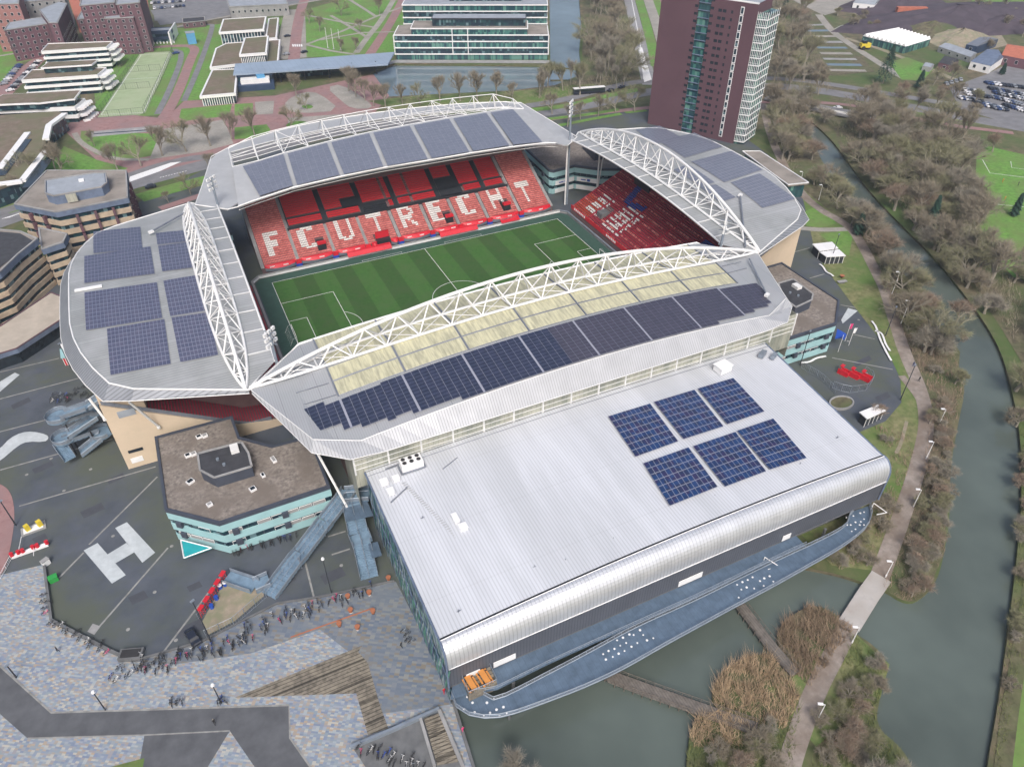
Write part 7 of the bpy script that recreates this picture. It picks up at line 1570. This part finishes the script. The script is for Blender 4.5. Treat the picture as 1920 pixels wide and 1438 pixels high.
# sunken stair court at the bottom
t = thing('stair_court', 'sunken concrete stair court at the waterside edge of the square', 'stairs', G(780, 1400)); Pq = Gs([(735, 1362), (824, 1332), (868, 1450), (700, 1460), (660, 1400)])
m_ = MB(); m_.face([(p.x, p.y, .19) for p in Pq]); m_.build('floor', K['concrete_dark'], t)
m_ = MB(); P = Gs([(658, 1404), (735, 1372), (824, 1332)]); [m_.beam(a+Vector((0, 0, .6)), b+Vector((0, 0, .6)), .5, 1.0) for a, b in zip(P, P[1:])]; m_.build('parapet', K['greysteel'], t)
m_ = MB(); P = Gs([(789, 1350), (815, 1438)]); m_.beam(P[0]+Vector((0, 0, .5)), P[1]+Vector((0, 0, .5)), .5, .8); P = Gs([(824, 1335), (868, 1440)]); m_.beam(P[0]+Vector((0, 0, .5)), P[1]+Vector((0, 0, .5)), .6, .9); m_.build('side_wall', K['concrete'], t)
m_ = MB()
for i in range(14): a, b = G(796+i*1.8, 1352+i*6.2), G(826+i*2.6, 1342+i*6.4); m_.beam(a+Vector((0, 0, .5-.02*i)), b+Vector((0, 0, .5-.02*i)), .5, .35)
m_.build('steps', K['planks'], t)
m_ = MB(); P = Gs([(848, 1318), (905, 1500)]); m_.beam(P[0]+Vector((.2, 0, -.4)), P[1]+Vector((.2, 0, -.4)), .5, 1.9); o = m_.build('quay_wall', K['concrete_dark'], None, loc=P[0]); tag(o, 'dark quay wall between the stone square and the moat', 'wall')
# terracotta planters
for i, (u, v) in enumerate([(729, 1088), (693, 1115), (653, 1122), (658, 1148), (700, 1150), (637, 1174), (671, 1180)]):
    p = G(u, v); t = thing('planter_pot', 'terracotta pot on a pale foot, %s' % ('nearest the hall corner', 'by the bicycle row on the right', 'among the bicycles', 'left one above the rust strip', 'dark footed one right of the strip', 'dark footed one left below the strip', 'pinkish one below the strip')[i], 'plant pot', (p.x, p.y, 0), 'terracotta pots on the square'); m_ = MB(); m_.tube((p.x, p.y, .3), (p.x, p.y, 1.15), .35, .52, 10); m_.build('pot', K['terracotta'], t); m_ = MB(); m_.tube((p.x, p.y, 0), (p.x, p.y, .45), .3, .36, 8); m_.build('foot', K['white' if i not in (4, 5) else 'rubber'], t)
# bicycles -------------------------------------------------------------------
def bike_mesh(m):
    b = MB()
    for x in (-.52, .52):
        for i in range(8): a0, a1 = PI*i/4, PI*(i+1)/4; b.tube((x+.33*math.cos(a0), 0, .34+.33*math.sin(a0)), (x+.33*math.cos(a1), 0, .34+.33*math.sin(a1)), .03, n=3, mi=1, cap=False)
        b.tube((x-.3, 0, .34), (x+.3, 0, .34), .012, n=3, mi=1); b.tube((x, 0, .04), (x, 0, .64), .012, n=3, mi=1)
    for p, q in (((-.52, .34), (-.2, .85)), ((-.2, .8), (.38, .82)), ((-.05, .34), (.38, .75)), ((-.52, .34), (-.05, .34)), ((-.05, .34), (-.22, .95)), ((.52, .34), (.36, 1.0))): b.tube((p[0], 0, p[1]), (q[0], 0, q[1]), .035, n=4, mi=0)
    b.tube((.34, -.3, 1.02), (.34, .3, 1.02), .03, n=4, mi=0); b.box((-.23, 0, .98), (.28, .16, .08), 0, 1); b.box((-.55, 0, .72), (.4, .2, .04), 0, 1); return b
BK = [bike_mesh(0).build('bicycle', [K[m], K['rubber']]) for m in ('darksteel', 'greysteel', 'blue', 'pink', 'rubber', 'whitesteel')]
for b in BK: bpy.data.objects.remove(bpy.data.objects[b.name]) if False else None
used = [False]*len(BK); rb2 = random.Random(9); nb = 0
ROWS = [([(225, 1255), (262, 1262), (300, 1248), (330, 1240)], 3.0, 30, 'in the dense cluster at the tip of the forecourt'), ([(330, 1238), (400, 1218), (470, 1185), (520, 1165), (560, 1150)], 3.2, 62, 'in the long row beside the forecourt kerb'), ([(560, 1150), (600, 1140), (650, 1125), (700, 1100)], 2.0, 26, 'in the row near the terracotta pots'), ([(100, 1170), (130, 1185), (170, 1205), (210, 1228)], .8, 14, 'along the mossy wall on the left'), ([(88, 1120), (92, 1160)], .6, 5, 'by the wall on the left edge of the forecourt'), ([(410, 1320), (422, 1312)], 1.0, 5, 'beside the dark path in a small blue group'), ([(322, 1318), (352, 1316)], .5, 5, 'lined up beside the dark path'), ([(130, 740), (145, 745)], 4.5, 22, 'in the group behind the winding stairs'), ([(440, 1040), (480, 1028), (520, 1018), (560, 1005)], .8, 24, 'at the foot of the turquoise building'), ([(680, 1405), (740, 1425), (800, 1438)], 1.0, 22, 'against the sunken court wall at the bottom'), ([(762, 1180), (775, 1215)], .8, 4, 'leaning at the patterned hall wall'), ([(196, 790), (200, 810)], .8, 6, 'between the winding stairs and the beige wall')]
for P, sp, n, lb in ROWS:
    R = resample(Gs(P), n)
    for i in range(n):
        p = R[i]; k = rb2.choice([0, 0, 0, 4, 4, 1, 5, 2, 3] if 'blue group' not in lb else [2, 1]); d = (R[i+1]-R[i]); a = math.atan2(d.y, d.x)+PI/2+rb2.uniform(-.5, .5)
        loc = (p.x+rb2.uniform(-sp, sp), p.y+rb2.uniform(-sp, sp)*.6, .2); L_ = 'parked bicycle '+lb
        if not used[k]: o = BK[k]; used[k] = True; o.location = loc; o.rotation_euler = (0, 0, a)
        else: o = dup(BK[k], loc, a)
        tag(o, L_, 'bicycle', 'bicycles '+lb); nb += 1
# cars -----------------------------------------------------------------------
def car(loc, rz, m, label, group=None, proto_={}):
    if m not in proto_:
        t = thing('parked_car', label, 'car', (0, 0, 0)); prof = [(-2.1, .35), (-2.15, .8), (-1.95, .95), (-1.2, 1.0), (-.75, 1.42), (.9, 1.46), (1.6, 1.0), (2.1, .92), (2.15, .4)]
        b = MB(); n = len(prof); w_ = lambda z: .86 if z < 1.05 else .70
        L_ = [Vector((x, -w_(z), z)) for x, z in prof]; R_ = [Vector((x, w_(z), z)) for x, z in prof]
        for i in range(n-1): b.face([L_[i], R_[i], R_[i+1], L_[i+1]])
        b.face(L_[::1]); b.face(R_[::-1]); b.face([L_[-1], R_[-1], R_[0], L_[0]]); b.build('body', K[m], t)
        g = MB()
        for s in (-1, 1): g.face([(-1.0, s*.80, 1.05), (1.35, s*.80, 1.05), (.85, s*.715, 1.4), (-.7, s*.715, 1.4)])
        g.face([(-1.18, -.7, 1.04), (-1.18, .7, 1.04), (-.8, .62, 1.39), (-.8, -.62, 1.39)]); g.face([(1.55, -.7, 1.05), (1.55, .7, 1.05), (.96, .62, 1.44), (.96, -.62, 1.44)]); g.build('window', K['carglass'], t)
        for x in (-1.35, 1.35):
            for y in (-.82, .82): wv = MB(); wv.tube((x, y-.1, .33), (x, y+.1, .33), .33, n=10); wv.build('wheel', K['rubber'], t)
        proto_[m] = t
    else: t = dup(proto_[m])
    t.location = loc; t.rotation_euler = (0, 0, rz); tag(t, label, 'car')
    if group: t['group'] = group
    elif 'group' in t: del t['group']
    return t
D('car_white', (.7, .7, .72), .3, var=.03); D('car_black', (.02, .025, .04), .3, var=.03); D('car_silver', (.35, .37, .4), .3, metal=.4, var=.05); D('car_blue', (.03, .06, .16), .3, var=.05); D('car_red', (.3, .02, .02), .3, var=.05)
p = G(363, 1198); car((p.x, p.y, .05), 1.85, 'car_black', 'dark blue car parked beside the entrance pen on the forecourt')
for u, v, rz, m, lb in [(283, 353, .1, 'car_black', 'dark car driving on the road left of the far roof'), (571, 100, .3, 'car_black', 'dark car at the lower end of the campus avenue'), (537, 104, .1, 'car_silver', 'silver car at the lower left of the campus avenue'), (539, 70, .1, 'car_black', 'dark car on the left verge of the campus avenue'), (330, 102, .2, 'car_blue', 'blue car beside the sports court corner'), (1145, 172, .2, 'car_black', 'dark car behind the bus on the main road'), (1166, 166, .2, 'car_black', 'dark car near the junction by the tower'), (1570, 205, -.3, 'car_white', 'white car on the main road behind the trees')]:
    p = G(u, v); car((p.x, p.y, .12), rz, m, lb)
cc_ = random.Random(4); cols = ['car_white', 'car_silver', 'car_black', 'car_blue', 'car_silver', 'car_white', 'car_black']
def carpark(P0, P1, n, rz, lb, off=0):
    a, b = G(*P0), G(*P1)
    for i in range(n): p = a.lerp(b, i/max(1, n-1)); car((p.x, p.y, .12), rz+cc_.uniform(-.06, .06), cc_.choice(cols), 'parked car '+lb, 'cars '+lb)
carpark((1800, 186), (1838, 192), 8, 1.2, 'in the crowded car park, left rows'); carpark((1812, 178), (1850, 184), 8, 1.2, 'in the crowded car park, left rows'); carpark((1848, 198), (1884, 208), 9, 1.2, 'in the crowded car park, lower rows'); carpark((1860, 184), (1912, 198), 12, 1.2, 'in the crowded car park, middle rows'); carpark((1865, 176), (1925, 190), 12, 1.2, 'in the crowded car park, middle rows'); carpark((1856, 168), (1925, 182), 13, 1.2, 'in the crowded car park, upper rows'); carpark((1884, 200), (1925, 212), 8, 1.2, 'in the crowded car park, lower rows')
carpark((8, 160), (36, 125), 9, .3, 'on the left side of the brick street'); carpark((20, 172), (72, 118), 13, .3, 'beside the white dormitories'); carpark((115, 56), (135, 42), 6, .5, 'between the two brick blocks'); carpark((285, 8), (345, 4), 10, 1.4, 'in the top car park behind the brick blocks'); carpark((290, 18), (345, 13), 9, 1.4, 'in the top car park behind the brick blocks'); carpark((1774, 160), (1800, 152), 4, .9, 'near the white courtyard')
q = ccw2([G(u, v, 6) for u, v in [(1392, 284), (1425, 284), (1516, 343), (1478, 347), (1462, 336)]]); t = thing('annex', 'low flat roofed annex with green glass behind the right hand roof', 'building', centre(q)); m_ = MB(); m_.prism(inset(q, .8), 0, 5.4); m_.build('glass_wall', K['glassgreen'], t); m_ = MB(); m_.prism(q, 5.3, 6.0, bottom=True); m_.build('roof', K['roofconcrete'], t)
m_ = MB(); [m_.beam((*q[i], 6.1), (*q[(i+1) % len(q)], 6.1), .35, .3) for i in range(len(q))]; m_.build('white_edge', K['white'], t)
A_, B_ = Gf(140, 545, zW, .3), Gf(191, 536, zW, .3); m_ = MB(); m_.beam(A_, B_, .9, .35); o = m_.build('cable_tray', K['white'], None, loc=A_); tag(o, 'short white tray running in from the rim of the left roof', 'tray')
carpark((1850, 158), (1930, 168), 12, 1.2, 'in the crowded car park, top rows'); carpark((1830, 196), (1870, 206), 7, 1.2, 'in the crowded car park, lower rows'); carpark((1800, 170), (1840, 176), 7, 1.2, 'in the crowded car park, left rows')
# bus
p = G(1104, 176); t = thing('bus', 'long black and white city bus on the main road', 'bus', (p.x, p.y, .1)); rz = -.22; m_ = MB(); m_.box((p.x, p.y, 1.75), (17, 2.5, 2.6), rz); m_.build('body', K['car_black'], t); m_ = MB(); m_.box((p.x, p.y, 3.15), (17, 2.5, .3), rz); m_.build('roof', K['white'], t); m_ = MB(); m_.box((p.x, p.y, 2.15), (16.4, 2.56, .9), rz); m_.build('window', K['carglass'], t)
m_ = MB(); m_.box((p.x+2, p.y-1.3, 1.5), (3, .1, 1.6), rz); m_.build('orange_advert', K['orange'], t)
for x in (-6, 0, 6): m_ = MB(); m_.tube((p.x+x, p.y-1.2-x*.22, .5), (p.x+x, p.y+1.2-x*.22, .5), .5, n=10); m_.build('wheel', K['rubber'], t)
# people ---------------------------------------------------------------------
def person(u, v, rz, label, top='rubber', z=.15):
    p = G(u, v); t = thing('person', label, 'person', (p.x, p.y, z)); me = bpy.data.meshes.new('body')
    vs = [(0, 0, .92), (0, 0, 1.15), (0, 0, 1.42), (0, 0, 1.52), (0, 0, 1.66), (.1, .02, .88), (.13, .14, .48), (.14, .05, .04), (.15, .2, .03), (-.1, .02, .88), (-.12, -.1, .48), (-.13, -.24, .05), (-.14, -.1, .03), (.2, 0, 1.4), (.27, -.08, 1.12), (.26, .08, .88), (-.2, 0, 1.4), (-.27, .08, 1.12), (-.25, .2, .9)]
    es = [(0, 1), (1, 2), (2, 3), (3, 4), (0, 5), (5, 6), (6, 7), (7, 8), (0, 9), (9, 10), (10, 11), (11, 12), (2, 13), (13, 14), (14, 15), (2, 16), (16, 17), (17, 18)]
    me.from_pydata(vs, es, []); o = bpy.data.objects.new('body', me); COL.objects.link(o); o.parent = t
    sk = o.modifiers.new('skin', 'SKIN'); rad = [.15, .15, .17, .07, .1, .1, .075, .05, .045, .1, .075, .05, .045, .07, .05, .035, .07, .05, .035]
    for i, r_ in enumerate(rad): me.skin_vertices[0].data[i].radius = (r_, r_*.85)
    me.skin_vertices[0].data[0].use_root = True; o.modifiers.new('sub', 'SUBSURF').levels = 1; me.materials.append(K[top])
    m_ = MB(); 
    for i in range(6):
        for j in range(8):
            a0, a1, b0, b1 = PI*i/6, PI*(i+1)/6, 2*PI*j/8, 2*PI*(j+1)/8; f = lambda a, b: Vector((p.x+.115*math.sin(a)*math.cos(b), p.y+.12*math.sin(a)*math.sin(b), z+1.72+.13*math.cos(a))); m_.face([f(a0, b0), f(a1, b0), f(a1, b1), f(a0, b1)])
    m_.build('hair', K['bark'], t); t.rotation_euler = (0, 0, rz)
for u, v, rz, lb, m in [(404, 1358, .5, 'person in dark clothes walking on the dark path', 'rubber'), (110, 1222, 2, 'person in black on the stone square at the left', 'rubber'), (1722, 716, 1.2, 'person in dark coat on the riverside path, lower of two', 'rubber'), (1711, 688, 1.2, 'person in dark blue coat on the riverside path, upper of two', 'car_blue'), (753, 1214, 1, 'person in black on the square beside the patterned wall', 'rubber'), (1595, 427, .3, 'person in black by the footpath junction', 'rubber'), (868, 1372, .3, 'person in a pink jacket beside the sunken court', 'pink'), (1828, 487, .3, 'person in dark clothes on the far bank path', 'rubber'), (1879, 343, .2, 'player in orange on the sports field, upper one', 'orange'), (1883, 376, .2, 'player in orange on the sports field, lower one', 'orange'), (1908, 349, .2, 'player in black on the sports field', 'rubber'), (833, 1300, .2, 'person in a red jacket at the hall corner', 'red')]: person(u, v, rz, lb, m)
# court fences
for lb, P in [('left side fence of the pale green sports court', [(182, 222), (225, 160), (262, 101)]), ('right side fence of the sports court', [(270, 214), (300, 155), (324, 100)]), ('near end fence of the sports court', [(182, 222), (270, 214)]), ('upper cross fence on the sports court', [(240, 136), (302, 132)]), ('lower cross fence on the sports court', [(214, 170), (282, 165)]), ('far end fence of the sports court', [(262, 101), (324, 97)])]: fence(lb, P, 3.2, 'darksteel', sp=5)
fence('fence along the white car rows by the dormitories', [(165, 215), (225, 130), (255, 95)], 2.0, 'bark', sp=4)
for i, (u, v) in enumerate([(615, 91), (626, 93), (639, 95)]):
    p = G(u, v); t = thing('flagpole', 'tall white flagpole on the campus lawn, %s of three' % ('left', 'middle', 'right')[i], 'flagpole', (p.x, p.y, 0)); m_ = MB(); m_.tube(p, p+Vector((0, 0, 12)), .16, .1, 6); m_.build('pole', K['white'], t); m_ = MB(); m_.box((p.x, p.y, .2), (1.2, 1.2, .4)); m_.build('foot', K['concrete'], t)
t = thing('blue_kiosk', 'small blue pillar building on the campus lawn', 'kiosk', G(361, 82)); p = G(361, 82); m_ = MB(); m_.box((p.x, p.y, 3.2), (5, 4, 6.4)); m_.build('wall', K['cyan'], t); m_ = MB(); m_.box((p.x, p.y, 6.6), (5.4, 4.4, .4)); m_.build('roof', K['roofgrey'], t)
# flags on the right square
for i, (u, v, m) in enumerate([(1571, 660, 'blue'), (1591, 648, 'white'), (1584, 640, 'pink')]):
    p = G(u, v); t = thing('flag', 'fluttering %s flag on a pole on the right square' % ('blue', 'white', 'pink')[i], 'flag', (p.x, p.y, 0)); m_ = MB(); m_.tube(p, p+Vector((0, 0, 6)), .06, n=5); m_.build('pole', K['white'], t); m_ = MB(); m_.loft([[p+Vector((.05+j*.35, .12*math.sin(j*1.8), 5.9)) for j in range(5)], [p+Vector((.05+j*.3, .15*math.sin(j*1.8+.5), 4.2)) for j in range(5)]], 4); m_.build('cloth', K[m], t)
for j, P in enumerate([[(1536, 497), (1543, 502), (1548, 512), (1556, 515), (1562, 520)], [(1634, 604), (1642, 615), (1646, 628), (1650, 640), (1656, 652), (1662, 664), (1670, 678)], [(1640, 622), (1652, 626), (1656, 636), (1660, 648), (1668, 660)], [(1502, 682), (1518, 681), (1530, 673), (1548, 670)]]):
    t = thing('wave_bench', ('white wavy bench near the kiosk', 'white wavy bench along the edge of the right square, outer one', 'white wavy bench along the edge of the right square, inner one', 'white wavy bench in front of the turquoise facade')[j], 'bench', G(*P[0])); Q_ = chaikin(Gs(P), 2, False); m_ = MB(); [m_.beam(a+Vector((0, 0, .42)), b+Vector((0, 0, .42)), .55, .1) for a, b in zip(Q_, Q_[1:])]; m_.build('seat', K['white'], t); m_ = MB(); [m_.box((q.x, q.y, .2), (.3, .3, .4)) for q in Q_[::4]]; m_.build('foot', K['concrete'], t)
t = thing('table', 'pale picnic slab beside the small orange fire bowl', 'table', G(1578, 531)); p = G(1578, 531); m_ = MB(); m_.box((p.x, p.y, .7), (3.2, 1.2, .15), -.2); m_.build('top', K['concrete'], t); m_ = MB(); m_.box((p.x, p.y, .3), (1.6, .8, .6), -.2); m_.build('base', K['concrete_dark'], t)
t = thing('fire_bowl', 'small orange bowl on a stand near the picnic slab', 'bowl', G(1578, 522)); p = G(1578, 522); m_ = MB(); m_.tube((p.x, p.y, .5), (p.x, p.y, 1.1), .4, .8, 10); m_.build('bowl', K['terracotta'], t); m_ = MB(); m_.tube((p.x, p.y, 0), (p.x, p.y, .5), .2, n=6); m_.build('stand', K['rubber'], t)
# top right: greenhouse, sheds, heaps, excavator
def simple_house(name, label, px, h, ridge, wallm, roofm, cat='building'):
    q = [G(u, v, h) for u, v in px]; t = thing(name, label, cat, centre(q)); m_ = MB(); m_.prism([(p.x, p.y) for p in q], 0, h); m_.build('wall', K[wallm], t)
    a, b, c, d = q; r0, r1 = (a+d)/2, (b+c)/2; r0.z = r1.z = h+ridge; u_ = Vector((0, 0, .1)); m_ = MB(); m_.face([a+u_, b+u_, r1, r0]); m_.face([d+u_, c+u_, r1, r0]); m_.face([a, d, r0]); m_.face([b, c, r1]); m_.build('roof', K[roofm], t)
    e = (b-a); k = int(e.length/5)
    for j in range(k): window_part(t, a, b, (j+.5)*e.length/k, h*.55, 1.6, min(2, h*.45))
    return t
t = thing('greenhouse', 'glass greenhouse with many white ridged roofs beside the yard', 'greenhouse', G(1690, 85)); a, b, c, d = [G(u, v, 4) for u, v in [(1618, 68), (1698, 88), (1745, 74), (1682, 56)]]
m_ = MB(); m_.prism([(p.x, p.y) for p in (a, b, c, d)], 0, 4); m_.build('glass_wall', K['glassgreen'], t)
for i in range(10):
    p0, p1, q0, q1 = a.lerp(b, i/10), a.lerp(b, (i+1)/10), d.lerp(c, i/10), d.lerp(c, (i+1)/10); r0, r1 = (p0+p1)/2+Vector((0, 0, 1.6)), (q0+q1)/2+Vector((0, 0, 1.6)); m_ = MB(); m_.face([p0, q0, r1, r0]); m_.face([p1, q1, r1, r0]); m_.face([p0, p1, r0]); m_.face([q0, q1, r1]); m_.build('white_roof', K['white'], t)
simple_house('cottage', 'small brick cottage with grey roof behind the farmhouse', [(1760, 118), (1785, 124), (1798, 114), (1776, 109)], 3.5, 2.5, 'brick', 'roofdark'); simple_house('shed', 'tiny pale shed beside the garden lawn', [(1730, 124), (1745, 127), (1752, 121), (1738, 118)], 2.6, 1, 'concrete', 'roofgrey'); simple_house('house', 'white house at the top edge above the yard', [(1600, 6), (1640, 10), (1652, 0), (1614, -3)], 5, 3, 'white', 'roofgrey')
simple_house('farmhouse', 'long white farmhouse with dark blue grey roof by the car park', [(1820, 116), (1858, 125), (1882, 108), (1872, 94)], 4, 3.5, 'white', 'blueband'); simple_house('barn', 'white and red barn with orange roof at the right edge', [(1878, 104), (1940, 116), (1950, 92), (1890, 84)], 5, 3, 'brick', 'brickorange')
simple_house('shed', 'teal shed with dark open front in the yard', [(1812, 84), (1832, 88), (1872, 74), (1855, 70)], 4.5, 2, 'turqdark' if 'turqdark' in K else 'navy', 'steelgrey'); simple_house('shed', 'low grey roofed shed beside the yard', [(1760, 88), (1820, 108), (1832, 100), (1780, 82)], 3, 1.2, 'concrete', 'roofgrey')
def heap(label, u, v, rx, ry, h, m):
    c = G(u, v); t = MB(); n = 20; r = random.Random(int(u))
    rings = []
    for k in range(6): f = k/5; rings.append([Vector((c.x+rx*(1-f)*math.cos(2*PI*i/n)*(1+.12*math.sin(i*2.3+k)), c.y+ry*(1-f)*math.sin(2*PI*i/n)*(1+.1*math.sin(i*1.7)), h*(f**.8)*(1+.08*r.uniform(-1, 1)))) for i in range(n)]+[None])
    for R_ in rings: R_[-1] = R_[0]
    for a_, b_ in zip(rings, rings[1:]):
        for i in range(n): t.face([a_[i], a_[i+1], b_[i+1], b_[i]])
    o = t.build('soil_heap', K[m], None, loc=c); tag(o, label, 'heap')
heap('long dark compost heap on the yard, the largest one', 1790, 38, 95, 40, 9, 'soil'); heap('dark compost heap at the top left of the yard', 1680, 14, 45, 32, 8, 'soil'); heap('grey brown heap behind the greenhouse', 1745, 62, 28, 22, 7, 'wood_floor'); heap('pale sand heap beside the teal shed', 1800, 76, 22, 20, 7, 'sand'); heap('dark heap at the right end of the yard', 1880, 50, 34, 20, 7, 'soil')
p = G(1705, 33); t = thing('truck', 'orange red truck between the compost heaps', 'truck', p); m_ = MB(); m_.box((p.x, p.y, 4), (20, 4, 5), -.5); m_.build('body', K['brickorange'], t); m_ = MB(); m_.box((p.x+11, p.y-6, 3), (4, 4, 4), -.5); m_.build('cab', K['white'], t)
p = G(1620, 93); t = thing('tractor', 'yellow tractor parked beside the nursery lane', 'tractor', p); m_ = MB(); m_.box((p.x, p.y, 2.4), (6, 3, 2.4), -.3); m_.build('body', K['yellow'], t); m_ = MB(); m_.box((p.x-1, p.y, 4.3), (2.4, 2.4, 1.6), -.3); m_.build('cab', K['carglass'], t); m_ = MB(); [m_.tube((p.x+x, p.y-1.8, 1.1), (p.x+x, p.y+1.8, 1.1), 1.1, n=10) for x in (-2, 2)]; m_.build('wheel', K['rubber'], t)
# viaduct on the right
t = thing('road_bridge', 'road bridge with pale parapet crossing the river end on the right', 'bridge', G(1560, 215)); m_ = MB(); P = Gs([(1440, 182), (1500, 196), (1570, 210), (1640, 222)], 1.2); [m_.beam(a, b, 9, .8) for a, b in zip(P, P[1:])]; m_.build('deck', K['road'], t); m_ = MB(); [m_.beam(a+Vector((0, -4.6, .8)), b+Vector((0, -4.6, .8)), .3, .9) for a, b in zip(P, P[1:])]; m_.build('parapet', K['whitesteel'], t)
print('BIKES', nb)
# ------------------------------------------------------------------ thin haze over the whole place
mb = MB(); mb.prism([(-3900, -3900), (3900, -3900), (3900, 3900), (-3900, 3900)], -4.5, 150, bottom=True)
hz = bpy.data.materials.new('haze'); hz.use_nodes = True; nt = hz.node_tree; nt.nodes.clear(); oo = nt.nodes.new('ShaderNodeOutputMaterial'); pv = nt.nodes.new('ShaderNodeVolumePrincipled'); pv.inputs['Color'].default_value = (.80, .88, 1, 1); pv.inputs['Density'].default_value = .00019; pv.inputs['Anisotropy'].default_value = .2; nt.links.new(pv.outputs[0], oo.inputs['Volume'])
tag(mb.build('haze', hz), 'thin pale haze hanging over the whole city view', 'haze', None, 'stuff')
